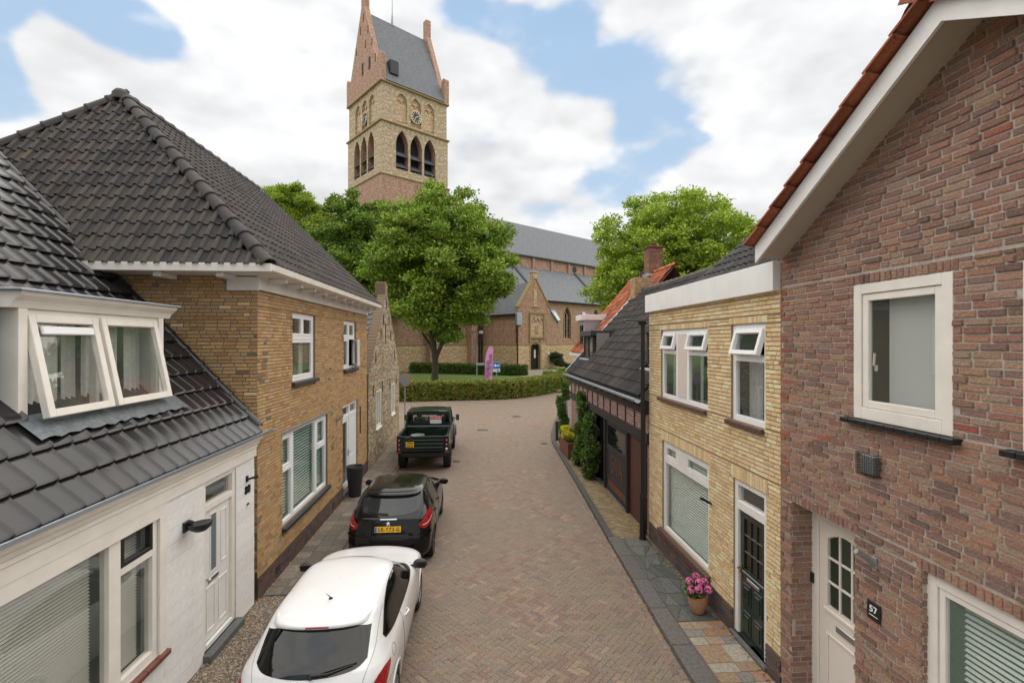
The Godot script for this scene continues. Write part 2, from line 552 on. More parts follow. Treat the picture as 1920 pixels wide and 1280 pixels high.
# ---------- windows ----------
# cells: [x0, y0, x1, y1, sash width, opening angle, hinge]; the frame fills what the cells leave
func window(h: Node3D, called: String, q: Array, cells: Array, o := {}) -> Node3D:
	var w := sub(h, called)
	var z: float = o.get("z", -0.09)
	var dep: float = o.get("dep", 0.07)
	var fm: Material = M[o.get("mat", "upvc")]
	var gm: Material = M[o.get("glass", "glass")]
	var xs := [q[0], q[2]]; var ys := [q[1], q[3]]
	for c in cells:
		for e in [c[0], c[2]]:
			if not xs.has(e): xs.append(e)
		for e in [c[1], c[3]]:
			if not ys.has(e): ys.append(e)
	xs.sort(); ys.sort()
	var g := Geo.new()
	# full-height stiles first, then the pieces between
	for i in xs.size() - 1:
		var run := -1.0
		for j in ys.size():
			var solid := false
			if j < ys.size() - 1:
				solid = true
				var mx: float = (xs[i] + xs[i + 1]) * .5; var my: float = (ys[j] + ys[j + 1]) * .5
				for c in cells:
					if mx > c[0] and mx < c[2] and my > c[1] and my < c[3]: solid = false
			if solid and run < 0: run = ys[j]
			if not solid and run >= 0:
				g.span(Vector3(xs[i], run, z), Vector3(xs[i + 1], ys[j], z + dep), 0.004)
				run = -1.0
	put(w, "frame", g, fm)
	for c in cells:
		var sw: float = c[4]
		var pw := w
		var ang: float = c[5] if c.size() > 5 else 0.0
		var hinge: String = c[6] if c.size() > 6 else "top"
		var piv := Vector3((c[0] + c[2]) * .5, c[3] if hinge == "top" else c[1], z + dep * 0.6)
		var bs := Basis(Vector3.RIGHT, -ang if hinge == "top" else ang)
		if hinge == "left":
			piv = Vector3(c[0], (c[1] + c[3]) * .5, z + dep * .6); bs = Basis(Vector3.UP, -ang)
		if hinge == "right":
			piv = Vector3(c[2], (c[1] + c[3]) * .5, z + dep * .6); bs = Basis(Vector3.UP, ang)
		var zz := z + dep * 0.5
		if sw > 0:
			var s := Geo.new()
			var e := 0.004
			var z1 := zz - .02; var z2 := zz + (0.055 if ang != 0.0 else 0.03)
			s.span(Vector3(c[0] + e, c[1] + e, z1), Vector3(c[0] + sw, c[3] - e, z2), 0.005)
			s.span(Vector3(c[2] - sw, c[1] + e, z1), Vector3(c[2] - e, c[3] - e, z2), 0.005)
			s.span(Vector3(c[0] + sw, c[1] + e, z1), Vector3(c[2] - sw, c[1] + sw, z2), 0.005)
			s.span(Vector3(c[0] + sw, c[3] - sw, z1), Vector3(c[2] - sw, c[3] - e, z2), 0.005)
			var so := put(w, "sash", s, M[o.get("sash", o.get("mat", "upvc"))])
			so.transform = Transform3D(bs, piv) * Transform3D(Basis.IDENTITY, -piv)
		var p := Geo.new()
		p.span(Vector3(c[0] + sw - .003, c[1] + sw - .003, zz - .003), Vector3(c[2] - sw + .003, c[3] - sw + .003, zz + .003))
		var po := put(pw, "pane", p, gm)
		po.transform = Transform3D(bs, piv) * Transform3D(Basis.IDENTITY, -piv)
	# the room behind
	if o.get("room", true):
		var r := Geo.new()
		var d: float = o.get("deep", 1.4)
		var zb := z - 0.01
		var e := 0.25
		var A := Vector3(q[0] - e, q[1] - .1, zb); var B := Vector3(q[2] + e, q[1] - .1, zb); var C := Vector3(q[2] + e, q[3] + .1, zb); var D := Vector3(q[0] - e, q[3] + .1, zb)
		var k := Vector3(0, 0, -d)
		r.quad(A + k, B + k, C + k, D + k)
		r.quad(A, A + k, D + k, D); r.quad(B + k, B, C, C + k); r.quad(A, B, B + k, A + k); r.quad(D + k, C + k, C, D)
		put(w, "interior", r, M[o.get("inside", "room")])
	if o.has("blind"):
		var b := Geo.new()
		var pitch: float = o.get("pitch", 0.028)
		var bz := z - 0.05
		for c in o.get("blind_at", [[q[0] + .05, q[1] + .05, q[2] - .05, q[3] - .05]]):
			var y: float = c[1]
			while y < c[3]:
				var t := 0.011
				b.quad(Vector3(c[0], y - t * .8, bz + t), Vector3(c[2], y - t * .8, bz + t), Vector3(c[2], y + t * .8, bz - t), Vector3(c[0], y + t * .8, bz - t))
				y += pitch
		var bo := put(w, "blind_slats", b, M[o.blind])
		bo.set_meta("kind", "stuff")
	if o.has("curtain"):
		for c in o.curtain:
			var cg := Geo.new()
			var rows := [PackedVector3Array(), PackedVector3Array()]
			var n2 := int((c[2] - c[0]) / 0.015) + 4
			var ph := rnd(0, 6)
			for i in n2 + 1:
				var x: float = lerp(c[0], c[2], float(i) / n2)
				var zz: float = z - .14 + 0.016 * sin(x * 62.0 + ph + 1.3 * sin(x * 17.0))
				rows[0].append(Vector3(x, c[1] - .15, zz)); rows[1].append(Vector3(x + .004 * sin(x * 40.0), c[3], z - .14 + (zz - z + .14) * .7))
			cg.surf(rows)
			put(w, "curtain", cg, M[o.get("cloth", "curtain")])
	return w

# ---------- roofs ----------
# profile: (across, height) pairs; a tile lies on x-y with its lower edge at y = 0 lifted by the one below
func tile_protos(prof: Array, L: float, lift: float, pal: Array, n: int, lip := 0.0) -> Array:
	var out := []
	for k in n:
		var g := Geo.new()
		var b: Color = pal[k % pal.size()]
		var f := rnd(0.6, 0.82)
		g.col = Color(b.r * f, b.g * f, b.b * f)
		var t0 := PackedVector3Array(); var t1 := PackedVector3Array(); var t2 := PackedVector3Array(); var t3 := PackedVector3Array()
		for p in prof:
			t0.append(Vector3(p.x, L, p.y))
			t1.append(Vector3(p.x, lip + .012, p.y + lift * .96))
			t2.append(Vector3(p.x, 0.0, p.y + lift * (0.96 if lip == 0.0 else 0.7)))
			t3.append(Vector3(p.x, 0.004, p.y + lift * 0.96 - 0.026))
		g.surf([t0, t1, t2], true)
		g.surf([t2, t3], true)
		var e := prof.size() - 1
		g.quad(t3[0], t2[0], t0[0], t0[0] - Vector3(0, 0, .02))
		g.quad(t2[e], t3[e], t0[e] - Vector3(0, 0, .02), t0[e])
		out.append(g.mesh())
	return out

func tile_field(out: Array, org: Vector3, u: Vector3, up: Vector3, w: float, l: float, cols: int, rows: int, np: int, keep: Callable, off := 0, stagger := false) -> void:
	var n := u.cross(up).normalized()
	for r in rows:
		for c in cols:
			var x := (c + (0.5 if stagger and r % 2 else 0.0)) * w
			if not keep.call(x + w * .5, r * l + l * .5): continue
			var j := Basis(n, rnd(-.012, .012)) * Basis(u, up, n)
			out.append([Transform3D(j, org + u * x + up * (r * l) + n * rnd(-.003, .004)), off + rng.randi_range(0, np - 1)])

# half-round cap tiles along a line
func caps(out: Array, a: Vector3, b: Vector3, nrm: Vector3, L: float, np: int, off := 0) -> void:
	var d := (b - a).normalized()
	var n := int(ceil((b - a).length() / L))
	var x := d.cross(nrm).normalized()
	for i in n:
		out.append([Transform3D(Basis(x, d, x.cross(d)), a + d * (i * L)), off + rng.randi_range(0, np - 1)])

func cap_protos(L: float, r: float, pal: Array, n: int) -> Array:
	var out := []
	for k in n:
		var g := Geo.new()
		var f := rnd(0.6, 0.82)
		var b: Color = pal[k % pal.size()]
		g.col = Color(b.r * f, b.g * f, b.b * f)
		var rows := []
		for s in [[0.0, 1.0], [0.0, 1.16], [0.05, 1.16], [0.06, 1.06], [L + .02, 0.92]]:
			var row := PackedVector3Array()
			for j in 9:
				var a := PI * j / 8.0 
				row.append(Vector3(-cos(a) * r * s[1], s[0], sin(a) * r * s[1] - r * .3))
			rows.append(row)
		g.surf(rows)
		out.append(g.mesh())
	return out

func poly_deck(g: Geo, pts: Array) -> void:
	for i in range(1, pts.size() - 1): g.tri(pts[0], pts[i], pts[i + 1])

func letters(parent: Node3D, called: String, txt: String, size: float, m: Material, at: Vector3, bs := Basis.IDENTITY, depth := 0.006, font := "Droid Sans", bold := true) -> MeshInstance3D:
	var t := TextMesh.new()
	var f := SystemFont.new()
	f.font_names = PackedStringArray([font])
	f.font_weight = 700 if bold else 400
	t.font = f
	t.text = txt
	t.font_size = 64
	t.pixel_size = size / 46.0
	t.depth = depth
	t.curve_step = 2.0
	var o := put_mesh(parent, called, t, m)
	o.transform = Transform3D(bs, at)
	return o
const LB := Basis(Vector3(0, 0, -1), Vector3(0, 1, 0), Vector3(1, 0, 0))
const RB := Basis(Vector3(0, 0, 1), Vector3(0, 1, 0), Vector3(-1, 0, 0))
const EXX := Transform3D(Basis(Vector3(0, 0, 1), Vector3(0, 1, 0), Vector3(-1, 0, 0)), Vector3.ZERO)

# a moulding of section (out, height) along x from a to b
func along(g: Geo, sec: Array, a: float, b: float) -> void:
	var p := PackedVector2Array()
	for k in sec: p.append(Vector2(k[0], k[1]))
	g.prism(p, -b, -a, EXX)

func plain_box(h: Node3D, called: String, a: Vector3, b: Vector3, m: String, bev := 0.004) -> MeshInstance3D:
	var g := Geo.new()
	g.span(a, b, bev)
	return put(h, called, g, M[m])

# ---------- the white painted house, number 80 ----------
func white_house() -> void:
	var h := thing("white_house", "low white painted house with glossy black tiled roof and dormer", "house", Vector3(-3.9, 0, -1.5), LB)
	var E := 7.25
	var back := Geo.new()
	var pcs := []
	var win := [1.5, 0.77, 4.7, 2.5]
	var door := [5.70, 0.12, 6.62, 2.56]
	var pr := brick_protos([lin(226, 224, 221), lin(222, 219, 215), lin(228, 226, 224)], 6, 0.004, 0.012, 0.1, 1.1)
	lay(back, pcs, Transform3D.IDENTITY, 0, E, 0.0, 2.62, {"w": 1.2, "h": 0.195, "j": 0.005, "proud": 0.004, "open": [win, door], "bond": "block", "n": 6})
	reveal(back, win, 0.2); reveal(back, door, 0.2)
	back.quad(Vector3(E, 0, 0), Vector3(E, 0, -6), Vector3(E, 3.0, -6), Vector3(E, 3.0, 0))
	back.quad(Vector3(0, 0, -6), Vector3(0, 0, 0), Vector3(0, 3.0, 0), Vector3(0, 3.0, -6))
	put(h, "wall", back, M.mortar_paint)
	emit(h, "block", "far_blocks", pcs, pr, M.painted_block)
	# entablature and gutter
	var g := Geo.new()
	along(g, [[0, 2.60], [.035, 2.60], [.035, 2.74], [.05, 2.755], [.05, 2.80], [.075, 2.82], [.095, 2.87], [.13, 2.90], [.145, 2.93], [.145, 2.975], [0, 2.975]], 0, E + .02)
	put(h, "cornice", g, M.cream)
	g = Geo.new()
	along(g, [[0.0, 2.978], [.2, 2.978], [.215, 3.02], [.2, 3.025], [.19, 2.99], [0.0, 2.99]], -.05, E + .30)
	put(h, "gutter", g, M.zinc)
	# shop-size window with side light
	g = Geo.new()
	g.span(Vector3(1.35, 2.44, .004), Vector3(4.86, 2.6, .028), 0.003)
	g.span(Vector3(4.7, .76, .004), Vector3(4.82, 2.44, .028), 0.003)
	put(h, "window_surround", g, M.cream)
	window(h, "window", win, [[1.58, .87, 3.93, 2.44, 0.0], [4.10, 2.10, 4.62, 2.46, 0.0], [4.10, .87, 4.62, 2.02, 0.0]],
		{"mat": "cream", "z": -.11, "dep": .1, "blind": "blind_beige", "pitch": .036, "blind_at": [[1.6, .87, 3.86, 2.44], [4.14, 2.1, 4.56, 2.45], [4.14, .87, 4.56, 2.0]], "inside": "room", "glass": "glass"})
	g = Geo.new()
	for b in [[4.1, 2.1, 4.15, 2.46], [4.57, 2.1, 4.62, 2.46], [4.15, 2.1, 4.57, 2.15], [4.15, 2.41, 4.57, 2.46]]:
		g.span(Vector3(b[0], b[1], -.07), Vector3(b[2], b[3], -.005), .004)
	put(h, "vent_sash", g, M.black)
	var sg := sub(h, "window_sill")
	for i in 15:
		plain_box(sg, "tile", Vector3(1.52 + i * .222, .70, -.06), Vector3(1.52 + i * .222 + .215, .765, .075), "sill_tile", .006)
	# front door
	var d := sub(h, "front_door")
	g = Geo.new()
	g.span(Vector3(5.70, .12, -.12), Vector3(5.78, 2.56, -.02), .004); g.span(Vector3(6.54, .12, -.12), Vector3(6.62, 2.56, -.02), .004)
	g.span(Vector3(5.78, 2.5, -.12), Vector3(6.54, 2.56, -.02), .004); g.span(Vector3(5.78, 2.13, -.12), Vector3(6.54, 2.22, -.02), .004)
	put(d, "frame", g, M.cream)
	g = Geo.new()
	g.span(Vector3(5.785, .2, -.11), Vector3(6.535, 2.125, -.065))
	for b in [[5.87, .32, 6.11, .98], [6.2, .32, 6.45, .98], [6.27, 1.2, 6.45, 2.0]]:
		for e in [[b[0], b[1], b[2], b[1] + .025], [b[0], b[3] - .025, b[2], b[3]], [b[0], b[1] + .025, b[0] + .025, b[3] - .025], [b[2] - .025, b[1] + .025, b[2], b[3] - .025]]:
			g.span(Vector3(e[0], e[1], -.066), Vector3(e[2], e[3], -.053), .004)
	put(d, "leaf", g, M.white)
	plain_box(d, "glazing", Vector3(5.98, 1.18, -.064), Vector3(6.13, 2.02, -.06), "glass_frost", 0)
	g = Geo.new()
	for e in [[5.965, 1.165, 6.145, 1.18], [5.965, 2.02, 6.145, 2.035], [5.965, 1.18, 5.98, 2.02], [6.13, 1.18, 6.145, 2.02]]: g.span(Vector3(e[0], e[1], -.066), Vector3(e[2], e[3], -.05), .002)
	put(d, "glazing_bead", g, M.white)
	plain_box(d, "letter_slot", Vector3(5.92, 1.03, -.064), Vector3(6.2, 1.10, -.05), "steel", .006)
	g = Geo.new(); g.lathe([Vector2(0, 0), Vector2(.012, 0), Vector2(.012, .03), Vector2(.03, .04), Vector2(.032, .06), Vector2(.02, .075), Vector2(0, .078)], 14, Transform3D(Basis(Vector3.RIGHT, PI / 2), Vector3(5.85, 1.12, -.064)))
	put(d, "knob", g, M.steel)
	plain_box(d, "fanlight", Vector3(5.78, 2.22, -.09), Vector3(6.54, 2.5, -.084), "glass", 0)
	g = Geo.new()
	g.quad(Vector3(5.6, 2.1, -.7), Vector3(6.7, 2.1, -.7), Vector3(6.7, 2.7, -.7), Vector3(5.6, 2.7, -.7)); g.quad(Vector3(5.6, 2.1, -.13), Vector3(6.7, 2.1, -.13), Vector3(6.7, 2.1, -.7), Vector3(5.6, 2.1, -.7))
	put(d, "hallway", g, M.hall_yellow)
	plain_box(d, "threshold", Vector3(5.66, 0, -.1), Vector3(6.66, .12, .12), "bluestone", .01)
	plain_box(d, "weather_bar", Vector3(5.79, .125, -.06), Vector3(6.53, .2, -.01), "white", .008)
	# small things screwed to the wall
	g = Geo.new()
	g.span(Vector3(5.18, 2.06, .002), Vector3(5.30, 2.2, .04), .01)
	g.tube([Vector3(5.24, 2.15, .03), Vector3(5.25, 2.19, .06), Vector3(5.25, 2.17, .1)], [.025, .03, .03], 8)
	var lamp := put(h, "wall_lamp", g, M.black)
	g = Geo.new()
	g.lathe([Vector2(0, -.07), Vector2(.07, -.06), Vector2(.13, -.02), Vector2(.15, .03), Vector2(.14, .035), Vector2(.0, .0)], 20, Transform3D(Basis(Vector3.RIGHT, -.1) * Basis.from_scale(Vector3(.95, 1.15, 1.0)), Vector3(5.26, 2.13, .19)))
	put(lamp, "lamp_bowl", g, M.black)
	letters(h, "house_number", "80", .135, M.lettering, Vector3(6.99, 2.09, .012), Basis.IDENTITY, .012)
	g = Geo.new(); g.span(Vector3(6.93, 2.23, .004), Vector3(6.99, 2.33, .03), .004); g.tube([Vector3(6.97, 2.27, .03), Vector3(7.05, 2.30, .16)], [.018, .022], 8)
	put(h, "spotlight", g, M.black)
	plain_box(h, "doorbell", Vector3(6.96, 1.83, .004), Vector3(7.03, 1.86, .03), "black", .008)
	# roof
	var R := 1.1
	var sl := Vector3(0, 1.1, -1).normalized()
	var y0 := 3.07
	g = Geo.new()
	var ridge_z := -4.9
	g.quad(Vector3(0, y0 - .04, .02), Vector3(E, y0 - .04, .02), Vector3(E, y0 - .04 - R * ridge_z, ridge_z), Vector3(0, y0 - .04 - R * ridge_z, ridge_z))
	g.quad(Vector3(E, y0 - .04 - R * ridge_z, ridge_z), Vector3(E, y0, ridge_z * 2), Vector3(0, y0, ridge_z * 2), Vector3(0, y0 - .04 - R * ridge_z, ridge_z))
	g.tri(Vector3(E, y0 - .06, .02), Vector3(E, y0 - .06, ridge_z * 2), Vector3(E, y0 - .04 - R * ridge_z, ridge_z))
	var roof := put(h, "roof", g, M.black_rough)
	var pal := [lin(50, 49, 51), lin(44, 43, 46), lin(56, 54, 55)]
	var W := .235
	var tp := tile_protos([Vector2(.0, .004), Vector2(.02, .004), Vector2(.06, .006), Vector2(.12, .009), Vector2(.19, .014), Vector2(.222, .022), Vector2(.234, .034), Vector2(.242, .037), Vector2(.246, .03), Vector2(.247, .0)], .4, .06, pal, 6, .022)
	pcs = []
	var dx0 := 3.55; var dx1 := 5.74
	tile_field(pcs, Vector3(.05, y0 - .075, .15), Vector3(1, 0, 0), sl, W, .355, int(E / W), 19, 6,
		func(x, y): 
			var hy: float = y0 + y * sl.y
			return not (x > dx0 - 0.02 and x < dx1 + .02 and hy > 3.74 and hy < 5.12))
	emit(roof, "tile", "far_tiles", pcs, tp, M.glazed)
	var cp := []
	caps(cp, Vector3(E - .04, y0 + .06, .12), Vector3(E - .04, y0 + .06 - R * -4.8, -4.75), Vector3(0, 1, 1.1), .36, 3)
	emit(roof, "verge_tile", "far_verge_tiles", cp, cap_protos(.36, .075, pal, 3), M.glazed)
	# dormer
	var dm := sub(h, "dormer")
	var fz := -.62
	var q := [dx0 + .05, 3.72, dx1 - .04, 4.93]
	window(dm, "window", q, [[3.66, 3.80, 4.55, 4.87, .085, .2, "top"], [4.60, 3.80, 5.62, 4.87, .085, .2, "top"]],
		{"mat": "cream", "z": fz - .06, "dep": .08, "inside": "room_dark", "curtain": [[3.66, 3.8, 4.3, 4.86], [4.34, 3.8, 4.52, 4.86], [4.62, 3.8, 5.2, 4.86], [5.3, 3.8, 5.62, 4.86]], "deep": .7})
	g = Geo.new()
	for x in [dx0, dx1]:
		var a := Vector3(x, 3.66, fz + .02); var b := Vector3(x, 4.96, fz + .02); var c := Vector3(x, 4.96, fz - 1.2)
		var t := Vector3(.05 if x == dx0 else -.05, 0, 0)
		g.tri(a, b, c); g.tri(a + t, c + t, b + t); g.quad(a, a + t, b + t, b)
	put(dm, "cheek", g, M.white)
	for xp in [dx0, dx1 - .1]: plain_box(dm, "corner_post", Vector3(xp, 3.66, fz - .06), Vector3(xp + .1, 4.96, fz + .045), "cream")
	g = Geo.new()
	along(g, [[fz - 1.5, 4.93], [fz + .05, 4.93], [fz + .07, 4.97], [fz + .09, 5.0], [fz + .15, 5.05], [fz + .17, 5.09], [fz - 1.5, 5.09]], dx0 - .1, dx1 + .12)
	put(dm, "cornice", g, M.cream)
	g = Geo.new(); g.span(Vector3(dx0 - .14, 5.092, fz - 1.5), Vector3(dx1 + .15, 5.115, fz + .2), .004)
	put(dm, "flat_roof", g, M.zinc)
	plain_box(dm, "blind_box", Vector3(3.78, 4.66, fz + .0), Vector3(4.45, 4.75, fz + .035), "upvc", .01).transform = Transform3D(Basis(Vector3.RIGHT, -.2), Vector3(0, 4.87, fz)) * Transform3D(Basis.IDENTITY, Vector3(0, -4.87, -fz + .01))
	g = Geo.new()
	var rows := [PackedVector3Array(), PackedVector3Array(), PackedVector3Array()]
	for i in 60:
		var x: float = lerp(dx0 - .06, dx1 + .12, i / 59.0)
		rows[0].append(Vector3(x, 3.86, fz + .01)); rows[1].append(Vector3(x, 3.845 + rnd(-.004, .004), fz + .06)); rows[2].append(Vector3(x, 3.655 + .01 * sin(x * TAU / W) + rnd(-.005, .005), fz + .31 + .02 * sin(x * 9.0)))
	g.surf(rows, true)
	put(dm, "lead_apron", g, M.lead)

# ---------- the tan brick house with hipped roof ----------
func tan_house() -> void:
	var s0 := 8.87
	var h := thing("tan_brick_house", "two-storey tan brick house with grey-brown hipped pantile roof", "house", Vector3(-3.9, 0, -s0), LB)
	var E := 8.5
	var pal := [lin(158, 126, 84), lin(150, 116, 74), lin(166, 132, 88), lin(140, 108, 72), lin(156, 130, 96), lin(146, 120, 82)]
	var protos := brick_protos(pal, 14)
	var dpal := [lin(78, 60, 56), lin(70, 56, 54), lin(88, 64, 58)]
	protos += brick_protos(dpal, 6)
	# weathered bricks: grey-green algae and chipped pale faces
	protos += brick_protos([lin(112, 94, 70), lin(104, 92, 72), lin(120, 100, 74), lin(196, 168, 128)], 4, .022, .09, .35, 1.75)
	var dirt := FastNoiseLite.new(); dirt.frequency = .8; dirt.seed = 12
	var back := Geo.new()
	var pcs := []
	var w1 := [1.62, 3.74, 3.06, 5.22]; var w2 := [5.55, 3.78, 6.95, 5.22]
	var big := [1.10, .87, 4.02, 2.72]; var door := [5.43, .16, 7.16, 2.72]
	var ops := [w1, w2, big, door]
	lay(back, pcs, Transform3D.IDENTITY, 0, E, .38, 5.52, {"open": ops, "n": 14, "soldier": []})
	lay(back, pcs, Transform3D(Basis.IDENTITY, Vector3(0, 0, .012)), 0, E, 0, .38, {"open": ops, "n": 6, "off": 14, "w": .2})
	var sx := Transform3D(Basis(Vector3(0, 0, 1), Vector3(0, 1, 0), Vector3(-1, 0, 0)), Vector3(0, 0, -7.2))
	var first := pcs.size()
	lay(back, pcs, sx, 0, 7.2, 0.5, 5.82, {"n": 14})
	for i in pcs.size():
		var bo: Vector3 = pcs[i][0].origin
		var n := dirt.get_noise_3d(bo.x + bo.z, bo.y * .5, bo.z)
		var side := i >= first
		if pcs[i][1] < 14 and rng.randf() < (n * 1.1 - (.1 if side and bo.z > -1.2 else .25)): pcs[i][1] = 20 + rng.randi_range(0, 2)
		elif side and rng.randf() < .008: pcs[i][1] = 23
	for o in ops: reveal(back, o, .14)
	back.quad(Vector3(E, 0, 0), Vector3(E, 0, -7.2), Vector3(E, 9.6, -3.6), Vector3(E, 5.5, 0))
	put(h, "wall", back, M.mortar_tan)
	emit(h, "brick", "far_bricks", pcs, protos, M.brick)
	# upper windows
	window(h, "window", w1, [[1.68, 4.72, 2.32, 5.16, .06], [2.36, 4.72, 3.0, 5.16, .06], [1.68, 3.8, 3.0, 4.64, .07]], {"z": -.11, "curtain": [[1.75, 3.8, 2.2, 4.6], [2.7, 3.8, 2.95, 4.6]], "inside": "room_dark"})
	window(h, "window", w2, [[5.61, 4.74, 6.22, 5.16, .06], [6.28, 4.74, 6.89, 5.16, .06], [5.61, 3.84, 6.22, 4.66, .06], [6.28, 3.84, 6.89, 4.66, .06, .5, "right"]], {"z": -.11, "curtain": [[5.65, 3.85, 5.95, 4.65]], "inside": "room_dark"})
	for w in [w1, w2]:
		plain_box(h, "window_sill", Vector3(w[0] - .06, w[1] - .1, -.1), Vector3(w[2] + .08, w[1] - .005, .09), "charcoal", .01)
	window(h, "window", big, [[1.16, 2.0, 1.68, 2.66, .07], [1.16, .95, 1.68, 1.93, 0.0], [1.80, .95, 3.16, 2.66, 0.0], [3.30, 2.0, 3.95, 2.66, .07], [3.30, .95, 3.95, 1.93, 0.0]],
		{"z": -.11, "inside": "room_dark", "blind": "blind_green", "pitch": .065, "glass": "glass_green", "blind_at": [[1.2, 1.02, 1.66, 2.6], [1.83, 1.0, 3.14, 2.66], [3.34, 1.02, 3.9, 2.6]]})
	var ln := Geo.new(); ln.span(Vector3(1.02, 2.725, -.05), Vector3(4.1, 2.79, .02), .004)
	put(h, "lintel", ln, M.stone)
	var sg := sub(h, "window_sill")
	for i in 28:
		plain_box(sg, "tile", Vector3(1.06 + i * .108, .77, -.08), Vector3(1.06 + i * .108 + .102, .865, .09), "charcoal", .008)
	# door with side panel
	var d := sub(h, "front_door")
	var g := Geo.new()
	for b in [[5.43, .16, 5.51, 2.72], [7.08, .16, 7.16, 2.72], [6.26, .16, 6.36, 2.3], [5.51, 2.3, 7.08, 2.4], [5.51, 2.64, 7.08, 2.72], [6.26, 2.4, 6.36, 2.64]]: g.span(Vector3(b[0], b[1], -.12), Vector3(b[2], b[3], -.03), .005)
	put(d, "frame", g, M.upvc)
	g = Geo.new(); g.span(Vector3(6.36, .2, -.1), Vector3(7.08, 2.3, -.06))
	g.span(Vector3(6.46, 1.2, -.06), Vector3(6.98, 2.2, -.05), .004); g.span(Vector3(6.46, .32, -.06), Vector3(6.98, 1.05, -.05), .004)
	put(d, "side_panel", g, M.upvc)
	g = Geo.new(); g.span(Vector3(5.52, .2, -.1), Vector3(5.62, 2.29, -.05), .004); g.span(Vector3(6.15, .2, -.1), Vector3(6.25, 2.29, -.05), .004); g.span(Vector3(5.62, .2, -.1), Vector3(6.15, .36, -.05), .004); g.span(Vector3(5.62, 2.18, -.1), Vector3(6.15, 2.29, -.05), .004)
	put(d, "leaf", g, M.upvc)
	plain_box(d, "glazing", Vector3(5.62, .36, -.08), Vector3(6.15, 2.18, -.074), "glass", 0)
	plain_box(d, "fanlight", Vector3(5.51, 2.4, -.08), Vector3(7.08, 2.64, -.074), "glass", 0)
	g = Geo.new(); g.quad(Vector3(5.3, .1, -.6), Vector3(7.2, .1, -.6), Vector3(7.2, 2.8, -.6), Vector3(5.3, 2.8, -.6))
	put(d, "hallway", g, M.hall_brown)
	g = Geo.new(); g.span(Vector3(6.19, 1.1, -.05), Vector3(6.23, 1.32, -.03), .004); g.tube([Vector3(6.2, 1.24, -.03), Vector3(6.2, 1.24, .01), Vector3(6.08, 1.24, .015)], [.01, .01, .01], 6)
	put(d, "handle", g, M.steel)
	plain_box(d, "threshold", Vector3(5.4, 0, -.1), Vector3(7.2, .155, .06), "bluestone", .01)
	var fl := Geo.new(); fl.span(Vector3(4.75, 2.3, .01), Vector3(4.82, 2.48, .03)); fl.tube([Vector3(4.785, 2.4, .03), Vector3(4.785, 2.55, .2)], [.02, .02], 8)
	put(h, "flag_holder", fl, M.galv)
	plain_box(h, "letter_box", Vector3(7.45, 1.55, .01), Vector3(7.5, 2.45, .04), "rust", .005)
	for x in [0.75, 4.4]: plain_box(h, "air_grate", Vector3(x, .12, .016), Vector3(x + .2, .25, .03), "black", .004)
	# frieze and gutter
	plain_box(h, "frieze_board", Vector3(-.02, 5.52, .0), Vector3(E, 5.78, .05), "white", .004)
	g = Geo.new(); g.span(Vector3(-.045, 5.5, -.5), Vector3(-.012, 5.74, .05), .004)
	put(h, "frieze_return", g, M.white)
	var ey := 5.78
	g = Geo.new()
	along(g, [[.05, ey - .02], [.42, ey - .02], [.5, ey], [.52, ey + .1], [.49, ey + .11], [.46, ey + .02], [.05, ey + .02]], -.62, E + .05)
	g.span(Vector3(-.62, ey - .02, -7.8), Vector3(-.02, ey + .02, .05))
	g.span(Vector3(-.64, ey - .025, -7.8), Vector3(-.605, ey + .11, .5), .004)
	put(h, "gutter", g, M.cream)
	for i in 11: plain_box(h, "bracket", Vector3(.35 + i * .8, ey - .1, .06), Vector3(.45 + i * .8, ey - .025, .36), "white", .006)
	for i in 7: plain_box(h, "bracket", Vector3(-.5, ey - .1, -.45 - i * 1.0), Vector3(-.04, ey - .025, -.33 - i * 1.0), "white", .006)
	# roof: street slope, hip end, far slope
	var rp := [lin(90, 84, 80), lin(82, 76, 74), lin(98, 90, 85), lin(76, 72, 72), lin(94, 86, 78)]
	var A := Vector3(-.6, ey + .06, .46); var B := Vector3(E + .06, ey + .06, .46)
	var T := Vector3(1.93, 9.78, -3.6); var U := Vector3(E + .06, 9.78, -3.6)
	var A2 := Vector3(-.6, ey + .06, -7.66); var B2 := Vector3(E + .06, ey + .06, -7.66)
	g = Geo.new()
	var dn := Vector3(0, -.05, 0)
	poly_deck(g, [A + dn, B + dn, U + dn, T + dn]); poly_deck(g, [A2 + dn, A + dn, T + dn]); poly_deck(g, [B2 + dn, A2 + dn, T + dn, U + dn])
	var roof := put(h, "roof", g, M.black_rough)
	var prof := [Vector2(-.004, .05), Vector2(.015, .018), Vector2(.045, .002), Vector2(.085, .0), Vector2(.115, .018), Vector2(.135, .056), Vector2(.158, .072), Vector2(.182, .07), Vector2(.206, .046)]
	var tp := tile_protos(prof, .36, .032, rp, 10)
	# a few tiles carry orange and grey lichen
	tp += tile_protos(prof, .36, .032, [lin(118, 102, 80), lin(112, 106, 96)], 2)
	pcs = []
	var up := (Vector3(0, T.y - A.y, T.z - A.z)).normalized()
	var len1 := Vector3(0, T.y - A.y, T.z - A.z).length()
	tile_field(pcs, A + Vector3(.02, 0, 0), Vector3(1, 0, 0), up, .2, .31, 46, int(len1 / .31), 10, func(x, y): return x > (T.x - A.x) * y / len1 + .08)
	var up2 := Vector3(T.x - A.x, T.y - A.y, 0).normalized()
	var len2 := Vector3(T.x - A.x, T.y - A.y, 0).length()
	tile_field(pcs, A2, Vector3(0, 0, 1), up2, .2, .31, 40, int(len2 / .31), 10, func(x, y):
		var half: float = 4.06 * (1.0 - y / len2)
		return absf(x - 4.06) < half - .06)
	for p in pcs:
		if rng.randf() < .018: p[1] = 10 + rng.randi_range(0, 1)
	emit(roof, "tile", "far_tiles", pcs, tp, M.tile)
	var cp := []
	var nn := Vector3(-1, 1.2, 1)
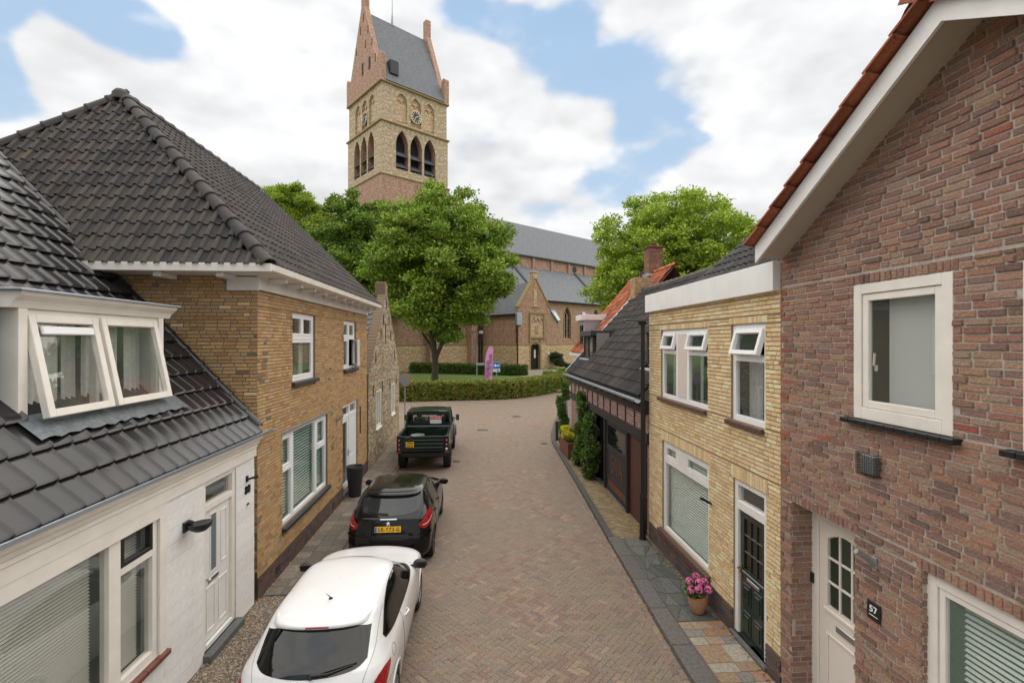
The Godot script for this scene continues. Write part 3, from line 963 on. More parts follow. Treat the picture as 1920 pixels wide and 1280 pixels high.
	caps(cp, A + Vector3(0, .05, 0), T + Vector3(0, .05, 0), nn, .42, 4)
	caps(cp, A2 + Vector3(0, .05, 0), T + Vector3(0, .05, 0), Vector3(-1, 1.2, -1), .42, 4)
	caps(cp, U + Vector3(0, .05, 0), T + Vector3(0, .05, 0), Vector3.UP, .42, 4)
	for p in cp:
		if rng.randf() < .2 and p[0].origin.z < -2.5: p[1] = 4
	emit(roof, "ridge_tile", "far_ridge_tiles", cp, cap_protos(.42, .12, rp + [lin(150, 118, 62)], 5), M.tile)
	g = Geo.new(); g.col = lin(84, 78, 74); g.lathe([Vector2(.17, -.12), Vector2(.16, .02), Vector2(.1, .1), Vector2(0, .13)], 12, Transform3D(Basis.IDENTITY, T + Vector3(-.05, .02, 0)))
	put(roof, "apex_tile", g, M.tile)
	g = Geo.new()
	g.bar(B + Vector3(.0, .05, .0), U + Vector3(.0, .05, 0), .12, .05, Vector3.UP)
	put(roof, "verge_strip", g, M.charcoal)

# ---------- the old gabled house with wall anchors ----------
func gable_house() -> void:
	var s0 := 17.62
	var h := thing("old_gable_house", "old pale brick house with pointed gable and black iron wall anchors", "house", Vector3(-3.9, 0, -s0), LB)
	var pal := [lin(172, 156, 128), lin(160, 142, 112), lin(184, 170, 144), lin(146, 126, 100), lin(158, 146, 126), lin(150, 116, 90), lin(190, 178, 152)]
	var protos := brick_protos(pal, 14, .03, .1, .6, 1.3)
	var back := Geo.new(); var pcs := []
	var wa := [1.3, 1.22, 2.25, 2.68]; var wb := [4.6, 1.26, 5.5, 2.66]; var slit := [2.95, 4.5, 3.35, 5.35]
	var ap := 3.4
	var E := 6.8
	var lim := func(y):
		if y < 3.4: return [0.0, E]
		var k: float = (y - 3.4) / 1.0
		return [min(k, ap - .2), max(E - k, ap + .2)]
	lay(back, pcs, Transform3D.IDENTITY, 0, E, 0, 7.05, {"w": .22, "h": .06, "j": .014, "proud": .011, "open": [wa, wb, slit], "top": lim, "n": 14})
	for q in [wa, wb, slit]: reveal(back, q, .15)
	back.quad(Vector3(0, 0, -6), Vector3(0, 0, 0), Vector3(0, 3.4, 0), Vector3(0, 3.4, -6))
	back.quad(Vector3(E, 0, 0), Vector3(E, 0, -6), Vector3(E, 3.4, -6), Vector3(E, 3.4, 0))
	# parapet thickness: sloping brick copings
	put(h, "wall", back, M.mortar_tan)
	emit(h, "brick", "far_bricks", pcs, protos, M.brick)
	var g := Geo.new()
	g.col = lin(140, 120, 98)
	var cn := 26
	for sd in 2:
		for i in cn:
			var t0 := float(i) / cn
			var t1 := (i + .9) / cn
			var a := Vector3(lerp(0.0, ap - .2, t0), lerp(3.4, 6.6, t0), -.15); var b := Vector3(lerp(0.0, ap - .2, t1), lerp(3.4, 6.6, t1), -.15)
			if sd == 1: a.x = E - a.x; b.x = E - b.x
			g.bar(a, b, .33, .07, Vector3(-.7 if sd == 0 else .7, .7, 0))
	put(h, "coping", g, M.brick)
	g = Geo.new(); g.col = lin(140, 120, 98); g.span(Vector3(ap - .26, 6.5, -.42), Vector3(ap + .26, 7.12, .014), .03)
	put(h, "gable_finial", g, M.brick)
	for q in [wa, wb]:
		window(h, "window", q, [[q[0] + .08, q[1] + .1, (q[0] + q[2]) * .5 - .03, q[3] - .06, 0.0], [(q[0] + q[2]) * .5 + .03, q[1] + .1, q[2] - .08, q[3] - .06, 0.0]], {"mat": "cream", "z": -.06, "inside": "room", "curtain": [[q[0] + .1, q[1] + .1, q[2] - .1, q[3] - .1]]})
		plain_box(h, "window_sill", Vector3(q[0] - .04, q[1] - .07, -.06), Vector3(q[2] + .04, q[1] - .003, .06), "cream", .008)
	plain_box(h, "shutter", Vector3(slit[0] + .01, slit[1] + .01, -.1), Vector3(slit[2] - .01, slit[3] - .01, -.05), "cream")
	for p in [[.75, 2.75], [2.5, 2.75], [4.2, 2.75], [5.9, 2.75], [1.2, 4.0], [2.2, 4.9], [4.4, 4.9], [5.4, 4.0], [2.75, 5.5], [3.95, 5.5], [3.4, 6.2]]:
		plain_box(h, "wall_anchor", Vector3(p[0] - .02, p[1] - .22, .012), Vector3(p[0] + .02, p[1] + .22, .035), "black", .006)
	g = Geo.new()
	for sd in [0.0, E]:
		var k := 1.0 if sd == 0.0 else -1.0
		g.quad(Vector3(sd - k * .05, 3.3, -.3), Vector3(ap, 6.5, -.3), Vector3(ap, 6.5, -7), Vector3(sd - k * .05, 3.3, -7))
	var roof := put(h, "roof", g, M.black_rough)
	pcs = []
	var up := Vector3(ap, 3.2, 0).normalized()
	var tp := tile_protos([Vector2(-.005, .022), Vector2(.03, .006), Vector2(.08, 0), Vector2(.13, .01), Vector2(.17, .042), Vector2(.2, .052), Vector2(.225, .045), Vector2(.245, .02)], .38, .03, [lin(58, 62, 72), lin(50, 54, 64), lin(66, 70, 78)], 6)
	tile_field(pcs, Vector3(-.1, 3.28, -3.2), Vector3(0, 0, 1), up, .24, .32, 12, 14, 6, func(_x, _y): return true)
	emit(roof, "tile", "far_tiles", pcs, tp, M.glazed)
# ---------- the brown brick house, number 57 ----------
func brown_house() -> void:
	var s0 := 6.07
	var h := thing("brown_brick_house", "brown brick gabled house with white bargeboards and a white front door", "house", Vector3(3.99, 0, -s0), RB)
	var E := 5.14
	var pal := [lin(138, 104, 87), lin(131, 97, 82), lin(146, 112, 91), lin(135, 104, 90), lin(148, 108, 87), lin(126, 98, 87), lin(143, 115, 94), lin(134, 95, 80), lin(137, 114, 96)]
	var protos := brick_protos(pal, 18, .025, .1, .7, 1.5)
	protos += brick_protos([lin(156, 92, 72), lin(150, 84, 66)], 3, .025, .1, .7, 1.3)
	protos += brick_protos([lin(122, 94, 80), lin(116, 91, 80)], 3, .025, .1, .7, 1.35)
	var soot := FastNoiseLite.new(); soot.frequency = 1.1; soot.seed = 4
	var back := Geo.new(); var pcs := []
	var w1 := [1.23, 3.80, 2.30, 5.19]; var w2 := [2.82, 3.80, 3.89, 5.19]
	var door := [.21, .0, 1.24, 2.57]; var gw := [2.01, .62, 4.3, 2.55]
	var lim := func(y): 
		if y < 5.7: return [0.0, E]
		var k: float = (y - 5.7) / .585
		return [k, E - k]
	var o := {"w": .205, "h": .053, "j": .0135, "proud": .014, "open": [w1, w2, door, gw], "top": lim, "n": 18,
		"soldier": [[1.18, 5.19, 2.35, 5.3], [2.77, 5.19, 3.94, 5.3], [.16, 2.57, 1.29, 2.68], [1.96, 2.55, 4.35, 2.66]]}
	lay(back, pcs, Transform3D.IDENTITY, 0, E, 0, 7.2, o)
	for p in pcs:
		var bo: Vector3 = p[0].origin
		if rng.randf() < .006 or (bo.x < .12 and bo.y > 2.8 and rng.randf() < .6): p[1] = 18 + rng.randi_range(0, 2)
		elif rng.randf() < soot.get_noise_2d(bo.x * 1.5, bo.y * .6) * 1.3 - .2: p[1] = 21 + rng.randi_range(0, 2)
		# dark run-off below the vent and the flag holder
		elif (absf(bo.x - 1.5) < .13 and bo.y < 3.25 and bo.y > 2.9 and rng.randf() < .5) or (absf(bo.x - 1.52) < .08 and bo.y < 2.3 and bo.y > 2.0): p[1] = 21 + rng.randi_range(0, 2)
	# brick sides of the door recess and of the ground-floor window
	var jl := Transform3D(Basis(Vector3(0, 0, -1), Vector3(0, 1, 0), Vector3(1, 0, 0)), Vector3(door[0] + .003, 0, 0))
	lay(back, pcs, jl, 0, .26, 0, 2.57, {"w": .205, "h": .053, "j": .0135, "proud": .011, "n": 18})
	var jr := Transform3D(Basis(Vector3(0, 0, -1), Vector3(0, 1, 0), Vector3(1, 0, 0)), Vector3(gw[0] + .003, 0, 0))
	lay(back, pcs, jr, 0, .1, .62, 2.55, {"w": .1, "h": .053, "j": .0135, "proud": .011, "n": 18})
	for q in [w1, w2, gw]: reveal(back, q, .16)
	reveal(back, door, .3)
	back.quad(Vector3(E, 0, 0), Vector3(E, 0, -8), Vector3(E, 5.6, -8), Vector3(E, 5.6, 0))
	back.quad(Vector3(0, 0, -8), Vector3(0, 0, 0), Vector3(0, 5.6, 0), Vector3(0, 5.6, -8))
	put(h, "wall", back, M.mortar_brown)
	emit(h, "brick", "far_bricks", pcs, protos, M.brick)
	# windows
	for w in [w1, w2]:
		window(h, "window", w, [[w[0] + .1, w[1] + .12, w[2] - .1, w[3] - .1, .075]], {"mat": "cream", "z": -.078, "dep": .09, "inside": "room", "curtain": [], "deep": .9})
		var rb := Geo.new(); rb.span(Vector3(w[0] + .27, w[1] + .1, -.16), Vector3(w[2] - .05, w[3] - .1, -.15))
		put(h, "roller_blind", rb, M.roller)
		var hd := Geo.new(); hd.span(Vector3(w[0] + .19, w[1] + .5, -.075), Vector3(w[0] + .215, w[1] + .56, -.06)); hd.tube([Vector3(w[0] + .2, w[1] + .55, -.06), Vector3(w[0] + .2, w[1] + .56, -.045), Vector3(w[0] + .21, w[1] + .68, -.045)], [.012, .012, .011], 6)
		put(h, "window_handle", hd, M.cream)
		var sg := sub(h, "window_sill")
		for i in 11: plain_box(sg, "tile", Vector3(w[0] - .09 + i * .113, w[1] - .055, -.03), Vector3(w[0] - .09 + i * .113 + .107, w[1] - .006, .1), "black", .005)
	window(h, "window", gw, [[gw[0] + .1, gw[1] + .1, gw[2] - .1, gw[3] - .1, .06]], {"mat": "cream", "z": -.13, "dep": .09, "inside": "room_dark", "blind": "blind", "pitch": .05, "blind_at": [[gw[0] + .22, gw[1] + .1, gw[2] - .2, gw[3] - .12]], "glass": "glass_green"})
	# door in its recess
	var d := sub(h, "front_door")
	var z := -.26
	var g := Geo.new()
	g.span(Vector3(.2, 0.1, z - .1), Vector3(.33, 2.57, z), .006); g.span(Vector3(1.13, .1, z - .1), Vector3(1.24, 2.57, z), .006); g.span(Vector3(.33, 2.5, z - .1), Vector3(1.13, 2.57, z), .006)
	put(d, "frame", g, M.cream)
	g = Geo.new()
	var px0 := .47; var px1 := 1.03; var py0 := 1.38; var py1 := 2.30
	g.span(Vector3(.335, .12, z - .07), Vector3(px0, 2.495, z - .02)); g.span(Vector3(px1, .12, z - .07), Vector3(1.125, 2.495, z - .02))
	g.span(Vector3(px0, .12, z - .07), Vector3(px1, py0, z - .02))
	for i in 12:
		var xa: float = lerp(px0, px1, i / 12.0); var xb: float = lerp(px0, px1, (i + 1) / 12.0)
		var t := absf((xa + xb) * .5 - (px0 + px1) * .5) / (px1 - px0) * 2.0
		g.span(Vector3(xa, py1 - .1 * t * t, z - .07), Vector3(xb, 2.495, z - .02))
	for i in [1, 2]:
		var xm: float = lerp(px0, px1, i / 3.0); g.span(Vector3(xm - .014, py0, z - .06), Vector3(xm + .014, py1, z - .025), .004)
		var ym: float = lerp(py0, py1 - .04, i / 3.0); g.span(Vector3(px0, ym - .014, z - .062), Vector3(px1, ym + .014, z - .026), .004)
	g.span(Vector3(.42, 1.31, z - .02), Vector3(1.09, 1.36, z + .005), .01)
	for e in [[.46, .3, 1.06, .33], [.46, 1.03, 1.06, 1.06], [.46, .33, .49, 1.03], [1.03, .33, 1.06, 1.03]]: g.span(Vector3(e[0], e[1], z - .02), Vector3(e[2], e[3], z - .003), .006)
	put(d, "leaf", g, M.door_cream)
	for i in 3:
		for j in 3:
			g = Geo.new()
			var xa: float = lerp(px0, px1, i / 3.0) + .014; var xb: float = lerp(px0, px1, (i + 1) / 3.0) - .014
			var ya: float = lerp(py0, py1 - .04, j / 3.0) + .014; var yb: float = (lerp(py0, py1 - .04, (j + 1) / 3.0) - .014) if j < 2 else py1
			g.span(Vector3(xa, ya, z - .05), Vector3(xb, yb, z - .045))
			put(d, "pane", g, M.glass_green_dark)
	plain_box(d, "letter_slot", Vector3(.62, 1.15, z - .02), Vector3(.98, 1.23, z - .002), "steel", .006)
	plain_box(d, "threshold", Vector3(.2, 0, z - .1), Vector3(1.25, .1, .02), "bluestone", .01)
	plain_box(h, "doorbell", Vector3(.225, 1.55, z + .001), Vector3(.27, 1.68, z + .03), "black", .006)
	# vent cage, flag holder, number plate
	var vx := 1.36; var vy := 3.25
	var vent := plain_box(h, "vent", Vector3(vx + .02, vy + .02, .005), Vector3(vx + .2, vy + .2, .06), "galv", .005)
	g = Geo.new()
	for i in 9:
		var k: float = i * .0275
		g.span(Vector3(vx + k - .002, vy, .09), Vector3(vx + k + .002, vy + .22, .094)); g.span(Vector3(vx, vy + k - .002, .094), Vector3(vx + .22, vy + k + .002, .098))
		g.span(Vector3(vx + .219, vy + k - .002, .005), Vector3(vx + .223, vy + k + .002, .094)); g.span(Vector3(vx - .003, vy + k - .002, .005), Vector3(vx + .001, vy + k + .002, .094))
		g.span(Vector3(vx + k - .002, vy - .003, .005), Vector3(vx + k + .002, vy + .001, .094))
	for i in 4: g.span(Vector3(vx + .219, vy, .01 + i * .022), Vector3(vx + .223, vy + .22, .013 + i * .022)); g.span(Vector3(vx - .003, vy, .01 + i * .022), Vector3(vx + .001, vy + .22, .013 + i * .022))
	put(vent, "cage", g, M.charcoal)
	g = Geo.new(); g.span(Vector3(1.475, 2.30, .012), Vector3(1.535, 2.44, .024), .004); g.tube([Vector3(1.505, 2.36, .02), Vector3(1.50, 2.44, .10), Vector3(1.49, 2.50, .20)], [.024, .026, .028], 12)
	put(h, "flag_holder", g, M.galv)
	var pl := plain_box(h, "number_plate", Vector3(1.42, 1.80, .012), Vector3(1.585, 1.985, .024), "black", .003)
	letters(pl, "number", "57", .062, M.lettering_white, Vector3(1.50, 1.91, .025), Basis.IDENTITY, .003)
	plain_box(pl, "number_line", Vector3(1.45, 1.845, .0245), Vector3(1.555, 1.851, .0265), "lettering_white", 0)
	# roof, bargeboards, verge tiles
	var ap := 2.57; var pk := .585
	var e0 := Vector3(.05, 5.647 + .05 * pk, 0); var e1 := Vector3(ap, 5.647 + ap * pk, 0); var e2 := Vector3(E - .05, e0.y, 0)
	g = Geo.new()
	for pr in [[e0, e1], [e1, e2]]:
		var a: Vector3 = pr[0]; var b: Vector3 = pr[1]
		g.quad(a + Vector3(0, .14, .39), b + Vector3(0, .14, .39), b + Vector3(0, .14, -8), a + Vector3(0, .14, -8))
		g.quad(a + Vector3(0, -.02, -.02), b + Vector3(0, -.02, -.02), b + Vector3(0, -.02, -8), a + Vector3(0, -.02, -8))
	var roof := put(h, "roof", g, M.black_rough)
	for pr in [[e0, e1], [e1, e2]]:
		var a: Vector3 = pr[0]; var b: Vector3 = pr[1]
		var sf := Geo.new()
		sf.quad(a + Vector3(0, .0, .36), b + Vector3(0, .0, .36), b + Vector3(0, .0, -.05), a + Vector3(0, .0, -.05))
		put(h, "soffit", sf, M.soffit)
		var bb := Geo.new()
		var p := PackedVector2Array([Vector2(a.x, a.y - .06), Vector2(b.x, b.y - .06), Vector2(b.x, b.y + .16), Vector2(a.x, a.y + .16)])
		bb.prism(p, .36, .392)
		put(h, "bargeboard", bb, M.fascia)
	var tp := tile_protos([Vector2(-.02, -.06), Vector2(-.015, .02), Vector2(.0, .03), Vector2(.04, .008), Vector2(.09, .0), Vector2(.14, .01), Vector2(.18, .04), Vector2(.215, .03)], .36, .03, [lin(200, 116, 80), lin(188, 104, 70), lin(206, 124, 88), lin(172, 98, 68)], 8)
	pcs = []
	var up := (e1 - e0).normalized()
	tile_field(pcs, e0 + Vector3(-.05, .15, -1.9), Vector3(0, 0, 1), up, .2, .325, 12, 10, 8, func(_x, _y): return true)
	var up2 := (e1 - e2).normalized()
	tile_field(pcs, e2 + Vector3(.05, .15, .45), Vector3(0, 0, -1), up2, .2, .325, 12, 10, 8, func(_x, _y): return true)
	emit(roof, "tile", "far_tiles", pcs, tp, M.tile)
	g = Geo.new()
	var rows := []
	for i in 5:
		var zz: float = .47 - i * .1
		var row := PackedVector3Array()
		for j in 9:
			var a := PI * (j / 8.0)
			row.append(Vector3(ap - cos(a) * .34, e1.y + .13 + sin(a) * .2 + (.015 if i % 2 else 0.0) - absf(cos(a)) * .13, zz))
		rows.append(row)
	g.surf(rows)
	put(roof, "lead_cap", g, M.lead)
	var cp := []
	caps(cp, e1 + Vector3(0, .18, -8), e1 + Vector3(0, .18, .1), Vector3.UP, .4, 3)
	emit(roof, "ridge_tile", "far_ridge_tiles", cp, cap_protos(.4, .12, [lin(150, 82, 54)], 3), M.tile)

# ---------- the yellow brick house ----------
func yellow_house() -> void:
	var s0 := 10.94
	var h := thing("yellow_brick_house", "yellow brick house with wide white fascia and dark green front door", "house", Vector3(3.99, 0, -s0), RB)
	var E := 4.86
	var pal := [lin(188, 163, 122), lin(182, 155, 112), lin(194, 172, 134), lin(176, 150, 110), lin(186, 164, 130), lin(200, 176, 136)]
	var protos := brick_protos(pal, 14)
	protos += brick_protos([lin(74, 62, 60), lin(66, 56, 56), lin(84, 68, 62)], 6)
	var back := Geo.new(); var pcs := []
	var w1 := [.71, 3.40, 2.85, 4.84]; var w2 := [3.61, 3.38, 4.52, 4.86]; var big := [.78, .58, 2.89, 2.48]; var door := [3.68, .12, 4.54, 2.48]
	var ops := [w1, w2, big, door]
	lay(back, pcs, Transform3D.IDENTITY, 0, E, .44, 5.32, {"open": ops, "n": 14, "j": .011, "bond": "wild",
		"soldier": [[.66, 4.84, 2.9, 4.95], [3.56, 4.86, 4.57, 4.97], [.73, 2.48, 2.94, 2.69], [3.63, 2.48, 4.59, 2.69]]})
	lay(back, pcs, Transform3D(Basis.IDENTITY, Vector3(0, 0, .012)), 0, E, 0, .44, {"open": ops, "n": 6, "off": 14, "j": .01})
	for q in ops: reveal(back, q, .13)
	back.quad(Vector3(0, 0, -6), Vector3(0, 0, 0), Vector3(0, 5.6, 0), Vector3(0, 5.6, -6))
	put(h, "wall", back, M.mortar_yellow)
	emit(h, "brick", "far_bricks", pcs, protos, M.brick)
	window(h, "window", w1, [[.78, 4.42, 1.43, 4.77, .07, .25, "top"], [.78, 3.48, 1.43, 4.34, 0.0], [2.02, 4.42, 2.78, 4.77, .07, .25, "top"], [2.02, 3.48, 2.78, 4.34, 0.0]],
		{"mat": "upvc", "z": -.1, "curtain": [[.8, 3.48, 1.1, 4.4], [1.25, 3.48, 1.43, 4.4], [2.05, 3.48, 2.2, 4.4]], "inside": "room"})
	plain_box(h, "window_panel", Vector3(1.53, 3.5, -.06), Vector3(1.92, 4.75, -.02), "panel_pink", .004)
	window(h, "window", w2, [[3.69, 4.38, 4.44, 4.78, .07, .28, "top"], [3.69, 3.47, 4.44, 4.30, 0.0]], {"mat": "upvc", "z": -.1, "curtain": [[3.72, 3.47, 4.1, 4.4]], "inside": "room_dark"})
	for w in [w1, w2]:
		var sg := sub(h, "window_sill")
		var n := int((w[2] - w[0] + .16) / .11)
		for i in n: plain_box(sg, "tile", Vector3(w[0] - .08 + i * .11, w[1] - .075, -.06), Vector3(w[0] - .08 + i * .11 + .105, w[1] - .006, .075), "sill_brown", .006)
	window(h, "window", big, [[.88, 2.14, 1.45, 2.4, .05], [1.9, 2.14, 2.79, 2.4, .05], [.88, .66, 2.79, 2.02, 0.0]],
		{"mat": "white", "z": -.1, "glass": "glass_green", "inside": "room_dark", "blind": "blind", "pitch": .05, "blind_at": [[.9, .66, 2.77, 2.05], [.92, 2.16, 1.42, 2.4], [1.93, 2.16, 2.76, 2.4]]})
	var sg2 := sub(h, "window_sill")
	for i in 21: plain_box(sg2, "tile", Vector3(.7 + i * .108, .47, -.06), Vector3(.7 + i * .108 + .103, .575, .09), "sill_brown", .006)
	var d := sub(h, "front_door")
	var g := Geo.new()
	for b in [[3.68, .12, 3.77, 2.48], [4.45, .12, 4.54, 2.48], [3.77, 2.4, 4.45, 2.48], [3.77, 2.03, 4.45, 2.16]]: g.span(Vector3(b[0], b[1], -.12), Vector3(b[2], b[3], -.02), .006)
	put(d, "frame", g, M.white)
	plain_box(d, "fanlight", Vector3(3.77, 2.16, -.08), Vector3(4.45, 2.4, -.075), "glass", 0)
	g = Geo.new(); g.quad(Vector3(3.6, 2.05, -.6), Vector3(4.6, 2.05, -.6), Vector3(4.6, 2.5, -.6), Vector3(3.6, 2.5, -.6))
	put(d, "hallway", g, M.room_dark)
	g = Geo.new()
	var x0 := 3.775; var x1 := 4.445
	g.span(Vector3(x0, .13, -.11), Vector3(x0 + .1, 2.025, -.06)); g.span(Vector3(x1 - .1, .13, -.11), Vector3(x1, 2.025, -.06)); g.span(Vector3(x0 + .1, .13, -.11), Vector3(x1 - .1, 1.16, -.06)); g.span(Vector3(x0 + .1, 1.92, -.11), Vector3(x1 - .1, 2.025, -.06))
	for i in [1, 2]:
		var xm: float = lerp(x0 + .1, x1 - .1, i / 3.0); g.span(Vector3(xm - .014, 1.16, -.1), Vector3(xm + .014, 1.92, -.065), .004)
		var ym: float = lerp(1.16, 1.92, i / 3.0); g.span(Vector3(x0 + .1, ym - .014, -.1), Vector3(x1 - .1, ym + .014, -.064), .004)
	g.span(Vector3(x0 + .02, 1.06, -.06), Vector3(x1 - .02, 1.13, -.03), .012)
	for q in [[.1, .2], [.1, .62], [.38, .2], [.38, .62]]:
		var a := Vector3(x0 + q[0], q[1], -.06)
		g.span(a, a + Vector3(.19, .33, .012), .006); g.span(a + Vector3(.04, .05, .012), a + Vector3(.15, .28, .024), .01)
	put(d, "leaf", g, M.green_door)
	for i in 3:
		for j in 3:
			g = Geo.new()
			g.span(Vector3(lerp(x0 + .1, x1 - .1, i / 3.0) + .014, lerp(1.16, 1.92, j / 3.0) + .014, -.09), Vector3(lerp(x0 + .1, x1 - .1, (i + 1) / 3.0) - .014, lerp(1.16, 1.92, (j + 1) / 3.0) - .014, -.085))
			put(d, "pane", g, M.glass_brown)
	plain_box(d, "letter_slot", Vector3(3.97, 1.0, -.06), Vector3(4.29, 1.055, -.04), "steel", .006)
	g = Geo.new(); g.span(Vector3(3.80, .98, -.06), Vector3(3.83, 1.2, -.045), .004); g.tube([Vector3(3.815, 1.14, -.045), Vector3(3.815, 1.14, .01), Vector3(3.9, 1.14, .012)], [.011, .011, .01], 8)
	put(d, "handle", g, M.brass)
	plain_box(d, "threshold", Vector3(3.64, 0, -.1), Vector3(4.58, .12, .06), "bluestone", .01)
	g = Geo.new(); g.tube([Vector3(2.98, 1.83, .0), Vector3(2.98, 1.88, .09), Vector3(2.97, 1.93, .2)], [.02, .022, .024], 8)
	put(h, "flag_holder", g, M.black)
	# fascia and roof behind
	plain_box(h, "fascia", Vector3(-.02, 5.27, -.02), Vector3(E - .02, 5.66, .1), "fascia", .004)
	g = Geo.new()
	g.span(Vector3(-.02, 5.6, -3), Vector3(E, 5.655, -.02))
	var ry := 5.6; var rz := -.80
	var A := Vector3(0, ry, rz); var B := Vector3(E, ry, rz); var k := Vector3(0, 2.4, -2.85)
	g.quad(A, B, B + k, A + k); g.quad(A + k, B + k, B + k + Vector3(0, -2.4, -2.85), A + k + Vector3(0, -2.4, -2.85))
	g.tri(A, A + k, A + k + Vector3(0, -2.4, -2.85))
	var roof := put(h, "roof", g, M.black_rough)
	var rp := [lin(88, 82, 80), lin(78, 74, 74), lin(96, 90, 86)]
	var prof := [Vector2(-.004, .05), Vector2(.015, .018), Vector2(.045, .002), Vector2(.085, .0), Vector2(.118, .018), Vector2(.14, .056), Vector2(.165, .072), Vector2(.19, .07), Vector2(.214, .046)]
	var tp := tile_protos(prof, .37, .036, rp, 8)
	pcs = []
	tile_field(pcs, A + Vector3(0, .05, 0), Vector3(1, 0, 0), k.normalized(), .21, .32, 23, 11, 8, func(_x, _y): return true)
	emit(roof, "tile", "far_tiles", pcs, tp, M.tile)
	var cp := []
	caps(cp, A + Vector3(.03, .08, 0), A + k + Vector3(.03, .08, 0), Vector3(0, 1, 1), .37, 3)
	emit(roof, "verge_tile", "far_verge_tiles", cp, cap_protos(.37, .08, rp, 3), M.tile)

# ---------- the dark timbered house, number 61A ----------
func dark_house() -> void:
	var s0 := 20.2
	var h := thing("dark_timber_house", "low house with grey tiled roof, dark timber front and brick frieze", "house", Vector3(3.99, 0, -s0), RB)
	var E := 9.25
	var pal := [lin(122, 86, 82), lin(110, 80, 78), lin(132, 92, 84)]
	var protos := brick_protos(pal, 8)
	var back := Geo.new(); var pcs := []
	var ops := [[.9, .5, 2.3, 2.2], [3.0, .9, 3.9, 2.2], [4.25, 0, 9.0, 2.2]]
	lay(back, pcs, Transform3D.IDENTITY, 0, E, 0, 2.2, {"w": .2, "h": .05, "j": .012, "open": ops, "n": 8})
	lay(back, pcs, Transform3D(Basis.IDENTITY, Vector3(0, 0, .03)), 0, E, 2.46, 2.9, {"w": .2, "h": .05, "j": .016, "n": 8})
	for q in ops: reveal(back, q, .3)
	back.quad(Vector3(0, 0, -6), Vector3(0, 0, 0), Vector3(0, 3.1, 0), Vector3(0, 3.1, -6))
	back.tri(Vector3(0, 3.1, -5.9), Vector3(0, 3.1, .1), Vector3(0, 6.5, -2.86))
	put(h, "wall", back, M.mortar_white)
	emit(h, "brick", "far_bricks", pcs, protos, M.brick)
	plain_box(h, "eaves_board", Vector3(-.02, 2.9, 0), Vector3(E - .02, 3.2, .1), "wood_dark", .004)
	plain_box(h, "beam", Vector3(-.02, 2.2, -.06), Vector3(E - .02, 2.46, .05), "wood_dark", .006)
	for i in 13: plain_box(h, "frieze_post", Vector3(.15 + i * .74, 2.46, .03), Vector3(.21 + i * .74, 2.9, .06), "wood_dark", .004)
	for x in [4.15, 5.35, 7.55, 9.0]: plain_box(h, "post", Vector3(x, 0, -.12), Vector3(x + .12, 2.2, .045), "wood_dark", .006)
	window(h, "window", ops[0], [[.98, .6, 1.58, 2.1, 0.0], [1.62, .6, 2.22, 2.1, 0.0]], {"mat": "wood_dark", "z": -.15, "inside": "room_dark"})
	window(h, "window", ops[1], [[3.06, 1.0, 3.84, 2.1, 0.0]], {"mat": "wood_dark", "z": -.15, "inside": "room_dark"})
	# entrance: open doorway, then a big sliding leaf with the number, then a rust-brown panel
	var d := sub(h, "doorway")
	var g := Geo.new()
	g.quad(Vector3(4.27, 0, -1.2), Vector3(5.35, 0, -1.2), Vector3(5.35, 2.2, -1.2), Vector3(4.27, 2.2, -1.2))
	g.quad(Vector3(4.27, .02, -.0), Vector3(5.35, .02, -.0), Vector3(5.35, .02, -1.2), Vector3(4.27, .02, -1.2))
	g.quad(Vector3(4.27, 0, 0), Vector3(4.27, 0, -1.2), Vector3(4.27, 2.2, -1.2), Vector3(4.27, 2.2, 0))
	g.quad(Vector3(5.35, 0, -1.2), Vector3(5.35, 0, -.1), Vector3(5.35, 2.2, -.1), Vector3(5.35, 2.2, -1.2))
	put(d, "porch", g, M.wood_dark)
	g = Geo.new(); g.span(Vector3(4.5, .05, -1.19), Vector3(5.2, 2.1, -1.14), .006)
	put(d, "door_leaf", g, M.charcoal)
	plain_box(d, "threshold", Vector3(4.2, 0, -.1), Vector3(7.6, .06, .1), "bluestone", .01)
	g = Geo.new(); g.span(Vector3(4.75, 1.0, -1.14), Vector3(4.78, 1.2, -1.11))
	put(d, "handle", g, M.steel)
	var lf := sub(h, "sliding_door")
	g = Geo.new()
	for b in [[5.47, .06, 5.6, 2.2], [7.4, .06, 7.55, 2.2], [5.6, 2.05, 7.4, 2.2], [5.6, .06, 7.4, .2], [5.6, .42, 7.4, .52], [5.6, 1.35, 7.4, 1.45]]: g.span(Vector3(b[0], b[1], -.08), Vector3(b[2], b[3], -.01), .006)
	put(lf, "frame", g, M.wood_dark)
	plain_box(lf, "pane", Vector3(5.6, 1.45, -.05), Vector3(7.4, 2.05, -.044), "glass_dark", 0)
	plain_box(lf, "panel", Vector3(5.6, .52, -.06), Vector3(7.4, 1.35, -.03), "wood_dark")
	plain_box(lf, "kick_panel", Vector3(5.6, .2, -.06), Vector3(7.4, .42, -.03), "rust")
	letters(lf, "house_number", "61A", .52, M.rust, Vector3(6.5, .94, -.025), Basis.IDENTITY, .015, "Droid Sans", false)
	plain_box(h, "side_panel", Vector3(7.67, .03, -.1), Vector3(9.0, 2.2, -.05), "panel_red", .005)
	# roof
	var ry := 3.26; var k := Vector3(0, 3.38, -3.07)
	var A := Vector3(0, ry, .2); var B := Vector3(E, ry, .2)
	g = Geo.new()
	g.quad(A, B, B + k, A + k); g.quad(A + k, B + k, B + k + Vector3(0, -3.4, -3.1), A + k + Vector3(0, -3.4, -3.1))
	var roof := put(h, "roof", g, M.black_rough)
	var rp := [lin(96, 90, 86), lin(86, 80, 78), lin(106, 98, 92), lin(78, 74, 74)]
